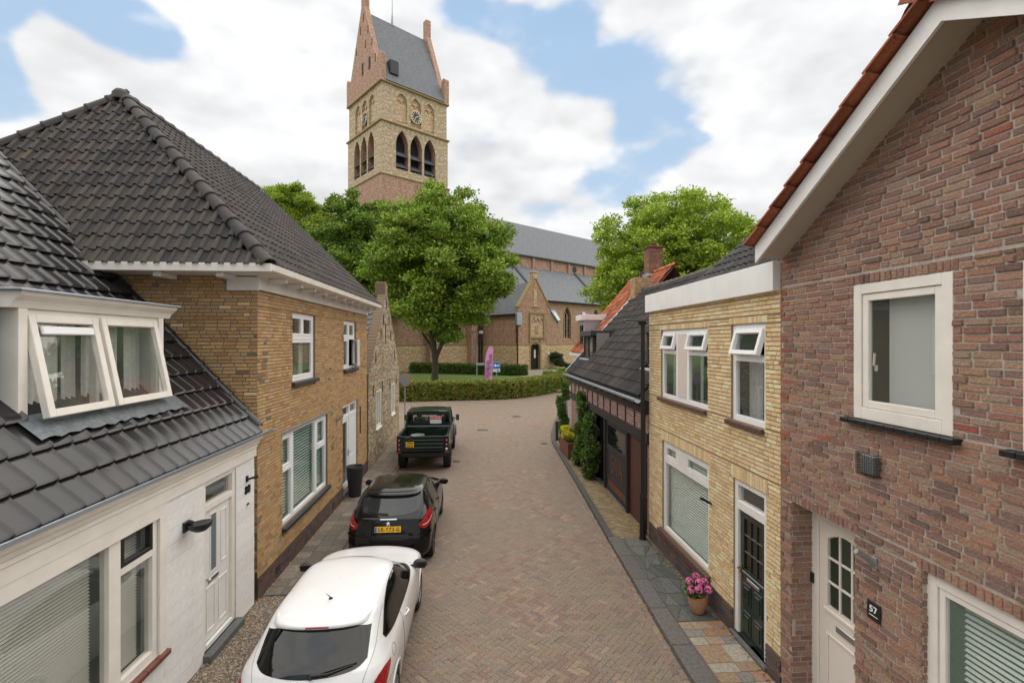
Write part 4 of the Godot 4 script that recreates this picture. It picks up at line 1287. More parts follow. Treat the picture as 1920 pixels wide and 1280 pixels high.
	var tp := tile_protos([Vector2(0, .006), Vector2(.006, .056), Vector2(.034, .06), Vector2(.046, .006), Vector2(.10, .0), Vector2(.106, .05), Vector2(.136, .054), Vector2(.148, .004), Vector2(.205, .004)], .38, .045, rp, 10)
	pcs = []
	var un := k.normalized()
	var dorm := [[.35, 2.05, 1.9], [7.85, 9.3, 1.95]]
	tile_field(pcs, A + Vector3(.1, .05, 0), Vector3(1, 0, 0), un, .2, .33, 45, 14, 10, func(x, y):
		var hy: float = ry + y * un.y
		for q in dorm:
			if x + .1 > q[0] - .02 and x + .1 < q[1] + .02 and hy > 3.86 and hy < 5.0: return false
		return true)
	emit(roof, "tile", "far_tiles", pcs, tp, M.tile)
	var cp := []
	caps(cp, A + k + Vector3(0, .06, 0), B + k + Vector3(0, .06, 0), Vector3.UP, .4, 3)
	emit(roof, "ridge_tile", "far_ridge_tiles", cp, cap_protos(.4, .12, rp, 3), M.tile)
	g = Geo.new(); g.bar(A + Vector3(.0, .08, .05), A + k + Vector3(0, .1, 0), .2, .06, Vector3.UP)
	put(roof, "zinc_verge", g, M.zinc)
	g = Geo.new()
	var rows := [PackedVector3Array(), PackedVector3Array()]
	for j in 9:
		var a := PI + PI * j / 8.0
		rows[0].append(Vector3(-.1, 3.24 + sin(a) * .075, .27 + cos(a) * .075)); rows[1].append(Vector3(E - .02, 3.24 + sin(a) * .075, .27 + cos(a) * .075))
	g.surf(rows)
	g.tube([Vector3(-.1, 3.25, .345), Vector3(E - .02, 3.25, .345)], [.012, .012], 6)
	put(h, "gutter", g, M.zinc)
	for i in 12: plain_box(h, "rafter_end", Vector3(.3 + i * .77, 3.1, .1), Vector3(.38 + i * .77, 3.2, .26), "wood_dark", .004)
	# dormers
	for q in dorm:
		var dm := sub(h, "dormer")
		var fz := -.46
		var win := [q[0] + .08, 3.93, q[1] - .08, 4.82]
		var mid: float = (win[0] + win[2]) * .5
		window(dm, "window", win, [[win[0] + .05, 4.0, mid - .03, 4.77, 0.0], [mid + .03, 4.0, win[2] - .05, 4.77, 0.0]], {"mat": "wood_dark", "z": fz - .04, "inside": "room", "curtain": [[win[0] + .06, 4.0, mid - .12, 4.77], [mid + .1, 4.0, win[2] - .06, 4.77]], "deep": .5})
		var bd := 8
		for x in [q[0], q[1] - .05]:
			for i in bd:
				var ya: float = 3.86 + i * .125; var yb := ya + .12
				var zr := -.26 - (ya - 3.86) / 1.1
				plain_box(dm, "board", Vector3(x, ya, min(zr, fz - .05) - 0.25), Vector3(x + .05, yb, fz + .02), "wood_grey", .006)
				if zr - .25 > -1.9: plain_box(dm, "board", Vector3(x + .004, ya, -1.6), Vector3(x + .046, yb, min(zr, fz - .05) - .25), "wood_grey", .004)
		plain_box(dm, "flat_roof", Vector3(q[0] - .12, 4.82, -2.0), Vector3(q[1] + .12, 5.02, fz + .16), "charcoal", .01)
		plain_box(dm, "sill_flashing", Vector3(q[0], 3.83, fz - .1), Vector3(q[1], 3.92, fz + .22), "zinc", .02)
	# chimney at the far end
	var ch := sub(h, "chimney")
	var cb := Geo.new(); var cpcs := []
	for f in 2:
		var xf := Transform3D(Basis.IDENTITY, Vector3(.1, 5.9, -2.5)) if f == 0 else Transform3D(Basis(Vector3(0, 0, -1), Vector3(0, 1, 0), Vector3(1, 0, 0)), Vector3(.78, 5.9, -2.5))
		lay(cb, cpcs, xf, 0, .68, 0, 1.35, {"n": 6, "w": .2})
	cb.span(Vector3(.102, 5.9, -3.18), Vector3(.778, 7.245, -2.502))
	put(ch, "core", cb, M.mortar_yellow)
	emit(ch, "brick", "far_bricks", cpcs, brick_protos([lin(170, 138, 100), lin(156, 124, 88), lin(150, 112, 84)], 6), M.brick, 120)
	g = Geo.new(); g.lathe([Vector2(.07, 7.2), Vector2(.07, 7.5), Vector2(.055, 7.5), Vector2(.055, 7.2)], 10, Transform3D(Basis.IDENTITY, Vector3(.44, 0, -2.85)))
	put(ch, "flue", g, M.charcoal)

# ---------- the house with the orange tiled roof ----------
func orange_house() -> void:
	var s0 := 27.0
	var h := thing("orange_roof_house", "house with orange pantile roof and grey boxy dormer behind the timber house", "house", Vector3(5.6, 0, -s0), RB)
	var E := 6.2
	var g := Geo.new()
	g.span(Vector3(0, 0, -6), Vector3(E, 3.7, 0))
	g.tri(Vector3(0, 3.7, -6.2), Vector3(0, 3.7, .2), Vector3(0, 7.9, -3.1))
	put(h, "wall", g, M.white)
	g = Geo.new()
	along(g, [[0, 3.55], [.15, 3.6], [.2, 3.75], [.35, 3.82], [.38, 3.98], [0, 3.98]], -.15, E)
	put(h, "cornice", g, M.white)
	var A := Vector3(0, 3.95, .3); var k := Vector3(0, 3.95, -3.4)
	g = Geo.new()
	g.quad(A, A + Vector3(E, 0, 0), A + Vector3(E, 0, 0) + k, A + k); g.quad(A + k, A + k + Vector3(E, 0, 0), A + Vector3(E, 0, -6.8), A + Vector3(0, 0, -6.8))
	var roof := put(h, "roof", g, M.rust)
	var rp := [lin(220, 122, 76), lin(208, 110, 66), lin(228, 136, 86), lin(184, 98, 66), lin(140, 92, 74)]
	var tp := tile_protos([Vector2(-.005, .022), Vector2(.03, .006), Vector2(.08, 0), Vector2(.13, .01), Vector2(.17, .046), Vector2(.2, .056), Vector2(.225, .05), Vector2(.245, .02)], .38, .03, rp, 10)
	var pcs := []
	tile_field(pcs, A + Vector3(.05, .05, 0), Vector3(1, 0, 0), k.normalized(), .24, .33, 25, 16, 10, func(x, y): return not (x < 1.35 and y > .3 and y < 2.7))
	emit(roof, "tile", "far_tiles", pcs, tp, M.tile)
	var cp := []
	caps(cp, A + Vector3(.0, .08, 0), A + k + Vector3(.0, .08, 0), Vector3(0, 1, 1), .36, 3)
	caps(cp, A + k + Vector3(0, .1, 0), A + k + Vector3(E, .1, 0), Vector3.UP, .36, 3)
	emit(roof, "ridge_tile", "far_ridge_tiles", cp, cap_protos(.36, .11, rp, 4), M.tile)
	var dm := sub(h, "dormer")
	plain_box(dm, "box", Vector3(.05, 4.0, -2.2), Vector3(1.3, 5.75, -.15), "zinc", .01)
	plain_box(dm, "cap", Vector3(-.08, 5.75, -2.6), Vector3(1.42, 6.05, .02), "white", .01)
	plain_box(dm, "pane", Vector3(.2, 4.4, -.16), Vector3(1.15, 5.5, -.14), "glass_dark")
	var ch := sub(h, "chimney")
	var cb := Geo.new(); var cpcs := []
	for f in 2:
		var xf := Transform3D(Basis.IDENTITY, Vector3(3.2, 7.2, -2.8)) if f == 0 else Transform3D(Basis(Vector3(0, 0, -1), Vector3(0, 1, 0), Vector3(1, 0, 0)), Vector3(3.9, 7.2, -2.8))
		lay(cb, cpcs, xf, 0, .7, 0, 2.0, {"n": 6, "w": .2})
	cb.span(Vector3(3.202, 7.2, -3.5), Vector3(3.898, 9.198, -2.802))
	put(ch, "core", cb, M.mortar_dark)
	emit(ch, "brick", "far_bricks", cpcs, brick_protos([lin(120, 84, 66), lin(110, 76, 62), lin(132, 98, 70)], 6), M.brick, 60)
	plain_box(ch, "cap", Vector3(3.14, 9.2, -3.56), Vector3(3.96, 9.28, -2.74), "rust", .02)
	plain_box(ch, "pot", Vector3(3.42, 9.28, -3.28), Vector3(3.66, 9.52, -3.02), "rust", .03)
	plain_box(ch, "flashing", Vector3(3.1, 7.78, -3.6), Vector3(4.0, 7.92, -2.7), "zinc", .01)
func brick_image(pal: Array, mortar: Color, sd: int) -> ImageTexture:
	var r := RandomNumberGenerator.new(); r.seed = sd
	var im := Image.create(512, 512, true, Image.FORMAT_RGB8)
	im.fill(mortar)
	for j in 32:
		var x := -r.randi_range(0, 40)
		while x < 512:
			var L := 46 if r.randf() < .6 else 22
			var c: Color = pal[r.randi_range(0, pal.size() - 1)]
			var f := r.randf_range(1.12, 1.5)
			var l := c.get_luminance()
			c = c.lerp(Color(l, l, l), .2)
			im.fill_rect(Rect2i(x, j * 16, L, 13), Color(c.r * f, c.g * f, c.b * f))
			x += L + 3
	im.generate_mipmaps()
	return ImageTexture.create_from_image(im)

# wall with pointed openings: [centre, width, sill, spring, top]
func arch_wall(g: Geo, rv: Geo, xf: Transform3D, x0: float, x1: float, y0: float, y1: float, ar: Array, depth: float) -> void:
	var N := 7
	var x := x0
	var P := func(a: float, b: float, c: float): return xf * Vector3(a, b, c)
	for a in ar:
		var l: float = a[0] - a[1] * .5; var r: float = a[0] + a[1] * .5
		g.quad(P.call(x, y0, 0), P.call(l, y0, 0), P.call(l, y1, 0), P.call(x, y1, 0))
		g.quad(P.call(l, y0, 0), P.call(r, y0, 0), P.call(r, a[2], 0), P.call(l, a[2], 0))
		var th: float = 2.0 * atan(a[1] * .5 / (a[4] - a[3]))
		var R: float = (a[4] - a[3]) / sin(th)
		var lo: Array = []
		for i in N + 1:
			var t := th * i / N
			lo.append(Vector2(a[1] * .5 - R * (1 - cos(t)), a[3] + R * sin(t)))
		for i in N:
			var p: Vector2 = lo[i]; var q: Vector2 = lo[i + 1]
			g.quad(P.call(a[0] + q.x, q.y, 0), P.call(a[0] + p.x, p.y, 0), P.call(a[0] + p.x, y1, 0), P.call(a[0] + q.x, y1, 0))
			g.quad(P.call(a[0] - p.x, p.y, 0), P.call(a[0] - q.x, q.y, 0), P.call(a[0] - q.x, y1, 0), P.call(a[0] - p.x, y1, 0))
			rv.quad(P.call(a[0] + p.x, p.y, 0), P.call(a[0] + q.x, q.y, 0), P.call(a[0] + q.x, q.y, -depth), P.call(a[0] + p.x, p.y, -depth))
			rv.quad(P.call(a[0] - q.x, q.y, 0), P.call(a[0] - p.x, p.y, 0), P.call(a[0] - p.x, p.y, -depth), P.call(a[0] - q.x, q.y, -depth))
		rv.quad(P.call(r, a[2], 0), P.call(r, a[3], 0), P.call(r, a[3], -depth), P.call(r, a[2], -depth))
		rv.quad(P.call(l, a[3], 0), P.call(l, a[2], 0), P.call(l, a[2], -depth), P.call(l, a[3], -depth))
		rv.quad(P.call(l, a[2], 0.05), P.call(r, a[2], 0.05), P.call(r, a[2] + depth * .5, -depth), P.call(l, a[2] + depth * .5, -depth))
		x = r
	g.quad(P.call(x, y0, 0), P.call(x1, y0, 0), P.call(x1, y1, 0), P.call(x, y1, 0))

func church() -> void:
	var o := rgt * .82 + fwd * 62.0
	var e := rgt * .742 + fwd * .670
	e = e.normalized()
	var so := e.cross(Vector3.UP)
	var h := thing("church", "large old brick church with saddle-roofed clock tower and slate roofs", "church", o, Basis(e, Vector3.UP, so))
	var L := {"world": false, "scale": 1.0 / 2.4}
	mat("ch_red", Color.WHITE, .95, {"tex": brick_image([srgb(150, 104, 84), srgb(136, 94, 78), srgb(160, 118, 92), srgb(128, 90, 78), srgb(150, 122, 98)], srgb(150, 134, 118), 4)}.merged(L))
	mat("ch_yel", Color.WHITE, .95, {"tex": brick_image([srgb(176, 146, 106), srgb(164, 130, 96), srgb(186, 160, 118), srgb(156, 112, 88), srgb(150, 128, 96)], srgb(150, 134, 114), 5)}.merged(L))
	mat("ch_tan", Color.WHITE, .95, {"tex": brick_image([srgb(164, 144, 112), srgb(150, 130, 102), srgb(174, 156, 122), srgb(144, 116, 92), srgb(138, 122, 98)], srgb(142, 128, 108), 6)}.merged(L))
	mat("ch_stone", srgb(176, 152, 108), .9, {"tex": grainB, "world": false, "scale": .4})
	var G0 := 0.9
	var g: Geo; var rv: Geo
	# --- tower ---
	var T := sub(h, "tower")
	var X0 := -12.05; var W := 11.05; var Z0 := -14.0
	var faces := [Transform3D(Basis.IDENTITY, Vector3(X0, 0, Z0)),
		Transform3D(Basis(Vector3(0, 0, 1), Vector3.UP, Vector3(-1, 0, 0)), Vector3(X0, 0, Z0 - W)),
		Transform3D(Basis(Vector3(-1, 0, 0), Vector3.UP, Vector3(0, 0, -1)), Vector3(X0 + W, 0, Z0 - W)),
		Transform3D(Basis(Vector3(0, 0, -1), Vector3.UP, Vector3(1, 0, 0)), Vector3(X0 + W, 0, Z0))]
	var lowg := Geo.new(); var belf := Geo.new(); var brv := Geo.new(); var clk := Geo.new(); var crv := Geo.new(); var nic := Geo.new()
	for f in 4:
		var xf: Transform3D = faces[f]
		lowg.quad(xf * Vector3(0, 0, 0), xf * Vector3(W, 0, 0), xf * Vector3(W, 27.2, 0), xf * Vector3(0, 27.2, 0))
		var up := xf * Transform3D(Basis.IDENTITY, Vector3(0, 0, -.18))
		arch_wall(belf, brv, up, .18, W - .18, 27.2, 34.4, [[3.3, 1.9, 28.3, 31.6, 33.7], [5.53, 1.9, 28.3, 31.6, 33.7], [7.76, 1.9, 28.3, 31.6, 33.7]], 1.1)
		var up2 := xf * Transform3D(Basis.IDENTITY, Vector3(0, 0, -.3))
		arch_wall(clk, crv, up2, .3, W - .3, 34.4, 39.7, [[3.3, 1.7, 34.9, 37.6, 38.9], [5.53, 1.7, 34.9, 37.6, 38.9], [7.76, 1.7, 34.9, 37.6, 38.9]], .28)
		nic.quad(up2 * Vector3(2, 34.6, -.28), up2 * Vector3(9, 34.6, -.28), up2 * Vector3(9, 39.2, -.28), up2 * Vector3(2, 39.2, -.28))
	put(T, "base_wall", lowg, M.ch_red)
	put(T, "belfry_wall", belf, M.ch_tan)
	put(T, "belfry_reveal", brv, M.ch_red)
	put(T, "clock_stage_wall", clk, M.ch_tan)
	put(T, "niche_reveal", crv, M.ch_tan)
	put(T, "niche_back", nic, M.ch_yel)
	for y in [[27.2, .0], [34.4, .06], [39.7, .1]]:
		g = Geo.new(); g.span(Vector3(X0 - .12 + y[1], y[0] - .18, Z0 - W - .12 + y[1]), Vector3(X0 + W + .12 - y[1], y[0] + .06, Z0 + .12 - y[1]), .06)
		put(T, "string_course", g, M.ch_stone)
	for f in 2:
		var xf: Transform3D = faces[f]
		for cx in [3.3, 5.53, 7.76]:
			for k in 2:
				g = Geo.new()
				var yy: float = 30.9 - k * 1.55
				g.prism(PackedVector2Array([Vector2(-.28, yy - .75), Vector2(-.2, yy - .75), Vector2(-.85, yy), Vector2(-.93, yy)]), -cx - .9, -cx + .9, xf * EXX)
				put(T, "louvre", g, M.slate_dark)
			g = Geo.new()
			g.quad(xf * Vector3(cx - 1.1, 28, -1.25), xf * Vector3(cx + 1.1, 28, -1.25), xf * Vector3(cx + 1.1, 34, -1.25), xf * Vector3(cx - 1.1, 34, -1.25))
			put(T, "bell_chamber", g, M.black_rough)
		for cx in [3.3, 5.53, 7.76]:
			for k in 2:
				g = Geo.new()
				var bx: float = cx + (-.42 if k == 0 else .42)
				var pts := []; var rr := []
				for i in 8:
					var a := PI * i / 7.0
					pts.append(xf * Vector3(bx - cos(a) * .38, 37.6 + sin(a) * .42, -.5)); rr.append(.07)
				g.tube(pts, rr, 5)
				put(T, "tracery", g, M.ch_yel)
		# clock
		var ck := sub(T, "clock")
		var cf := xf * Transform3D(Basis.IDENTITY, Vector3(5.53, 36.25, -.25))
		g = Geo.new(); g.prism(circle(.88, 28), -.1, .0, cf)
		put(ck, "dial", g, M.clock_blue)
		g = Geo.new()
		for i in 28:
			var a := TAU * i / 28; var b := TAU * (i + 1) / 28
			g.quad(cf * Vector3(cos(a) * .8, sin(a) * .8, .02), cf * Vector3(cos(a) * .9, sin(a) * .9, .02), cf * Vector3(cos(b) * .9, sin(b) * .9, .02), cf * Vector3(cos(b) * .8, sin(b) * .8, .02))
		put(ck, "rim", g, M.clock_gold)
		for i in 12:
			g = Geo.new()
			var a := TAU * i / 12
			var d := Vector3(cos(a), sin(a), 0)
			g.bar(cf * (d * .48 + Vector3(0, 0, .03)), cf * (d * .86 + Vector3(0, 0, .03)), .17, .03, so)
			put(ck, "numeral", g, M.clock_gold)
		for hd in [[.72, 1.1], [.5, -2.6]]:
			g = Geo.new(); var d := Vector3(sin(hd[1]), cos(hd[1]), 0)
			g.bar(cf * (d * -.15 + Vector3(0, 0, .06)), cf * (d * hd[0] + Vector3(0, 0, .06)), .1, .03, so)
			put(ck, "hand", g, M.clock_gold)
	# gables, slate roof
	for s in 2:
		g = Geo.new()
		var xa: float = X0 + .02 if s == 0 else X0 + W - .82
		var poly := PackedVector2Array([Vector2(Z0 - W + .1, 39.7), Vector2(Z0 - .1, 39.7), Vector2(Z0 - .1, 43.3), Vector2(Z0 - .45, 43.6), Vector2(Z0 - .75, 43.3), Vector2(Z0 - 1.15, 42.0), Vector2(Z0 - W * .5 + .45, 52.0), Vector2(Z0 - W * .5 + .45, 54.6), Vector2(Z0 - W * .5 - .45, 54.6), Vector2(Z0 - W * .5 - .45, 52.0), Vector2(Z0 - W + 1.15, 42.0), Vector2(Z0 - W + .75, 43.3), Vector2(Z0 - W + .45, 43.6), Vector2(Z0 - W + .1, 43.3)])
		g.prism(poly, -xa - .8, -xa, EXX)
		put(T, "gable", g, M.ch_red)
	g = Geo.new(); g.span(Vector3(X0 - .02, 42.3, Z0 - W * .5 - .25), Vector3(X0 + .1, 44.0, Z0 - W * .5 + .25)); g.span(Vector3(X0 - .02, 42.3, Z0 - 3.6), Vector3(X0 + .1, 44.0, Z0 - 3.1))
	put(T, "slit_window", g, M.black_rough)
	g = Geo.new()
	for p in [[-2.6, 45.2], [-3.8, 47.5], [-5.2, 49.8], [-6.2, 48.4], [-4.6, 45.8], [-7.6, 46], [-1.6, 42.6]]: g.span(Vector3(X0 - .03, p[1], Z0 + p[0] - .05), Vector3(X0 + .05, p[1] + 1.1, Z0 + p[0] + .05))
	put(T, "wall_anchors", g, M.black_rough)
	var ra := Vector3(X0 + .8, 39.85, Z0 + .02); var rb := Vector3(X0 + W - .8, 39.85, Z0 + .02); var rk := Vector3(0, 11.7, -W * .5)
	g = Geo.new(); g.quad(ra, rb, rb + rk, ra + rk)
	var rn := Vector3(0, 0, -W)
	g.quad(ra + rk, rb + rk, rb + rn, ra + rn)
	put(T, "roof", g, M.slate_far)
	g = Geo.new(); g.span(Vector3(X0 + 1.6, 41.2, Z0 - 1.6), Vector3(X0 + 2.9, 43.1, Z0 - .35), .05)
	put(T, "roof_hatch", g, M.charcoal)
	g = Geo.new(); g.tube([Vector3(X0 + W * .42, 51.3, Z0 - W * .5), Vector3(X0 + W * .42, 53.2, Z0 - W * .5), Vector3(X0 + W * .42, 56.8, Z0 - W * .5)], [.25, .07, .03], 6)
	g.span(Vector3(X0 + W * .42 - .4, 56.6, Z0 - W * .5 - .03), Vector3(X0 + W * .42 + .4, 57.1, Z0 - W * .5 + .03))
	put(T, "weather_vane", g, M.galv)
	# --- nave and aisle ---
	var N := sub(h, "nave")
	var xe := 52.0
	g = Geo.new(); g.quad(Vector3(-1, 15, -13.7), Vector3(xe, 15, -13.7), Vector3(xe, 19.3, -13.7), Vector3(-1, 19.3, -13.7))
	g.quad(Vector3(xe, 0, -13.7), Vector3(xe, 0, -25.3), Vector3(xe, 19.3, -25.3), Vector3(xe, 19.3, -13.7))
	g.tri(Vector3(xe, 19.3, -13.7), Vector3(xe, 19.3, -25.3), Vector3(xe, 26.2, -19.5))
	put(N, "clerestory_wall", g, M.ch_red)
	g = Geo.new(); g.quad(Vector3(-1, 19.2, -13.3), Vector3(xe, 19.2, -13.3), Vector3(xe, 26.2, -19.5), Vector3(-1, 26.2, -19.5)); g.quad(Vector3(-1, 26.2, -19.5), Vector3(xe, 26.2, -19.5), Vector3(xe, 19.2, -25.7), Vector3(-1, 19.2, -25.7))
	put(N, "roof", g, M.slate_far)
	g = Geo.new(); g.span(Vector3(-1, 18.95, -13.6), Vector3(xe, 19.2, -13.2), .05)
	put(N, "eaves", g, M.slate_dark)
	for i in 11:
		g = Geo.new(); g.span(Vector3(2 + i * 4.6, 16.6, -13.7), Vector3(2.5 + i * 4.6, 19.0, -13.4), .05)
		put(N, "pilaster", g, M.ch_red)
	for x in [27.0, 41.0]:
		g = Geo.new(); g.prism(circle(.6, 16), 0, .05, Transform3D(Basis.IDENTITY, Vector3(x, 18.0, -13.72)))
		put(N, "round_window", g, M.glass_dark)
	var A := sub(h, "aisle")
	g = Geo.new(); rv = Geo.new()
	var wins := []
	for i in 5: wins.append([18.2 + i * 7.6, 2.0, 4.9, 8.3, 10.3])
	arch_wall(g, rv, Transform3D(Basis.IDENTITY, Vector3(0, 0, -7.7)), -14, xe, 4.2, 11.3, wins, .6)
	put(A, "wall", g, M.ch_red)
	put(A, "window_reveal", rv, M.ch_red)
	g = Geo.new(); g.span(Vector3(-14.1, G0 - .5, -8.4), Vector3(xe, 4.2, -7.58))
	put(A, "base_wall", g, M.ch_yel)
	g = Geo.new(); g.span(Vector3(-14.15, 4.1, -8.4), Vector3(xe, 4.3, -7.5), .04)
	put(A, "string_course", g, M.ch_stone)
	for w in wins:
		var wd := sub(A, "window")
		g = Geo.new(); g.quad(Vector3(w[0] - 1.1, 4.8, -8.25), Vector3(w[0] + 1.1, 4.8, -8.25), Vector3(w[0] + 1.1, 10.4, -8.25), Vector3(w[0] - 1.1, 10.4, -8.25))
		put(wd, "glazing", g, M.glass_dark)
		g = Geo.new()
		for k in [-.35, .35]: g.span(Vector3(w[0] + k - .06, 4.9, -8.2), Vector3(w[0] + k + .06, 9.2, -8.05))
		for k in 6: g.span(Vector3(w[0] - 1, 5.4 + k * .6, -8.22), Vector3(w[0] + 1, 5.43 + k * .6, -8.18))
		for sg in [-1.0, 1.0]: g.tube([Vector3(w[0] + sg * .35, 8.2, -8.1), Vector3(w[0] + sg * .3, 9.0, -8.1), Vector3(w[0], 9.7, -8.1)], [.06, .06, .06], 5); g.tube([Vector3(w[0] + sg * .35, 8.2, -8.1), Vector3(w[0] + sg * .6, 8.8, -8.1), Vector3(w[0] + sg * .7, 8.4, -8.1)], [.05, .05, .05], 5)
		put(wd, "tracery", g, M.ch_tan)
	for i in 7:
		g = Geo.new()
		var bx := 14.2 + i * 7.6
		if i >= 5: bx = -2.5 - (i - 5) * 6.5
		g.prism(PackedVector2Array([Vector2(-7.7, 0), Vector2(-6.6, 0), Vector2(-6.6, 8.0), Vector2(-7.0, 8.6), Vector2(-7.7, 9.6)]), -bx - .9, -bx, EXX)
		var bt := put(A, "buttress", g, M.ch_red)
		g = Geo.new(); g.bar(Vector3(bx + .45, 7.95, -6.5), Vector3(bx + .45, 9.65, -7.7), 1.0, .08, Vector3(0, .6, .8))
		put(bt, "coping", g, M.zinc)
	g = Geo.new(); g.quad(Vector3(-14, 11.1, -7.2), Vector3(xe, 11.1, -7.2), Vector3(xe, 17.2, -13.68), Vector3(-14, 17.2, -13.68))
	put(A, "roof", g, M.slate_far)
	for x in [11.5, 27.0, 42.0]:
		g = Geo.new(); g.bar(Vector3(x, 11.2, -7.2), Vector3(x, 17.25, -13.6), .5, .25, Vector3(0, 1, 1))
		put(A, "roof_valley", g, M.slate_dark)
	g = Geo.new(); g.span(Vector3(-14, 10.85, -7.6), Vector3(xe, 11.1, -7.1), .04)
	put(A, "gutter", g, M.black_rough)
	# low window of the west part
	var lw := sub(A, "barred_window")
	g = Geo.new(); g.span(Vector3(-6.4, 4.7, -7.75), Vector3(-4.2, 6.8, -7.66))
	put(lw, "glazing", g, M.glass_dark)
	g = Geo.new()
	for k in 5: g.span(Vector3(-6.4 + k * .52, 4.7, -7.66), Vector3(-6.28 + k * .52, 6.8, -7.6))
	put(lw, "bars", g, M.ch_red)
	# --- porch wing ---
	var P := sub(h, "porch_wing")
	var pw := 6.0
	g = Geo.new()
	g.quad(Vector3(0, 4.2, -7.7), Vector3(0, 4.2, 0), Vector3(0, 8.3, 0), Vector3(0, 8.3, -7.7))
	g.quad(Vector3(pw, 0, 0), Vector3(pw, 0, -7.7), Vector3(pw, 8.3, -7.7), Vector3(pw, 8.3, 0))
	g.prism(PackedVector2Array([Vector2(0, 4.2), Vector2(pw, 4.2), Vector2(pw, 8.8), Vector2(pw - .1, 9.2), Vector2(3.25, 13.0), Vector2(2.75, 13.0), Vector2(.1, 9.2), Vector2(0, 8.8)]), -.5, .0)
	g.prism(PackedVector2Array([Vector2(pw, 4.2), Vector2(7.6, 4.2), Vector2(7.6, 7.2), Vector2(pw, 8.8)]), -.9, -.1)
	put(P, "wall", g, M.ch_red)
	g = Geo.new(); g.span(Vector3(-.1, G0 - .5, -7.6), Vector3(2.0, 4.2, .1)); g.span(Vector3(4.1, G0 - .5, -7.6), Vector3(7.7, 4.2, .1)); g.span(Vector3(2.0, G0 - .5, -7.6), Vector3(4.1, 4.2, -.5))
	put(P, "base_wall", g, M.ch_yel)
	g = Geo.new(); g.span(Vector3(-.15, 4.12, -7.6), Vector3(1.93, 4.3, .16), .04); g.span(Vector3(4.98, 4.12, -.5), Vector3(7.75, 4.3, .16), .04)
	put(P, "string_course", g, M.ch_stone)
	for s in 2:
		g = Geo.new()
		var a := Vector3(0 if s == 0 else pw, 9.0, -.25); var b := Vector3(2.8 if s == 0 else 3.2, 12.95, -.25)
		g.bar(a, b, .65, .22, Vector3(-.8 if s == 0 else .8, .6, 0), .03)
		put(P, "coping", g, M.ch_stone)
	g = Geo.new(); g.bar(Vector3(pw, 8.85, -.4), Vector3(7.7, 7.2, -.4), 1.0, .12, Vector3(.7, .7, 0))
	put(P, "buttress_coping", g, M.zinc)
	g = Geo.new(); g.span(Vector3(2.6, 12.9, -.6), Vector3(3.4, 13.9, .1), .04); g.span(Vector3(2.5, 13.7, -.7), Vector3(3.5, 13.9, .2), .03)
	put(P, "gable_finial", g, M.ch_yel)
	g = Geo.new()
	g.quad(Vector3(-.3, 8.1, -.3), Vector3(3, 12.5, -.3), Vector3(3, 12.5, -9), Vector3(-.3, 8.1, -9)); g.quad(Vector3(3, 12.5, -.3), Vector3(pw + .3, 8.1, -.3), Vector3(pw + .3, 8.1, -9), Vector3(3, 12.5, -9))
	put(P, "roof", g, M.slate_far)
	g = Geo.new(); g.span(Vector3(-.4, 7.95, -7.6), Vector3(-.1, 8.2, -.1), .04)
	put(P, "gutter", g, M.black_rough)
	g = Geo.new(); g.span(Vector3(-.45, 6.7, -.1), Vector3(.45, 8.3, .25), .04)
	put(P, "rain_hopper", g, M.zinc)
	for p in [Vector3(-.2, 0, .05), Vector3(-.25, 0, -7.2), Vector3(-.6, 0, -7.3)]:
		g = Geo.new(); g.tube([p + Vector3(0, G0, 0), p + Vector3(0, 8.2, 0)], [.1, .1], 8)
		put(P, "downpipe", g, M.rust_dark)
	# portal
	var po := sub(P, "portal")
	g = Geo.new()
	for b in [[1.9, G0, 2.12, 8.2], [3.85, G0, 4.1, 4.9], [4.5, 4.9, 4.95, 8.2], [1.9, 8.2, 4.95, 8.5], [2.1, 5.0, 4.5, 5.25]]: g.span(Vector3(b[0], b[1], -.05), Vector3(b[2], b[3], .16), .03)
	for i in 9:
		var a := PI * i / 8.0; var b := PI * (i + .96) / 8.0
		if i < 8: g.bar(Vector3(2.98 - cos(a) * .98, 3.75 + sin(a) * .85, .04), Vector3(2.98 - cos(b) * .98, 3.75 + sin(b) * .85, .04), .3, .2, Vector3(0, 0, 1))
	put(po, "stone_surround", g, M.ch_stone)
	g = Geo.new(); g.span(Vector3(2.12, 5.25, .0), Vector3(4.5, 8.2, .03)); 
	put(po, "niche_panel", g, M.ch_yel)
	g = Geo.new()
	for k in 3: g.tube([Vector3(2.4 + k * .75, 7.2, .06), Vector3(2.7 + k * .75, 7.8, .06), Vector3(3.0 + k * .75, 7.2, .06)], [.08, .08, .08], 5)
	g.span(Vector3(2.95, 5.6, .03), Vector3(3.6, 6.7, .08), .03)
	put(po, "carving", g, M.ch_red)
	g = Geo.new(); g.span(Vector3(2.7, 9.3, .0), Vector3(3.3, 11.6, .06)); g.span(Vector3(2.3, 9.2, .0), Vector3(3.7, 9.35, .12)); g.tube([Vector3(2.5, 11.2, .03), Vector3(3.0, 11.9, .03), Vector3(3.5, 11.2, .03)], [.08, .08, .08], 5)
	put(P, "gable_niche", g, M.ch_yel)
	var dp := PackedVector2Array([Vector2(2.12, G0), Vector2(3.85, G0)])
	for i in 11:
		var a := PI * i / 10.0
		dp.append(Vector2(2.985 + cos(a) * .865, 3.7 + sin(a) * .8))
	g = Geo.new(); g.prism(dp, -.45, -.3)
	put(po, "door", g, M.black_rough)
	g = Geo.new(); g.span(Vector3(3.1, 2.4, -.3), Vector3(3.4, 3.5, -.27))
	put(po, "door_notice", g, M.white)
	g = Geo.new(); g.span(Vector3(5.3, 2.8, .1), Vector3(5.75, 3.2, .13))
	put(P, "notice_board", g, M.white)

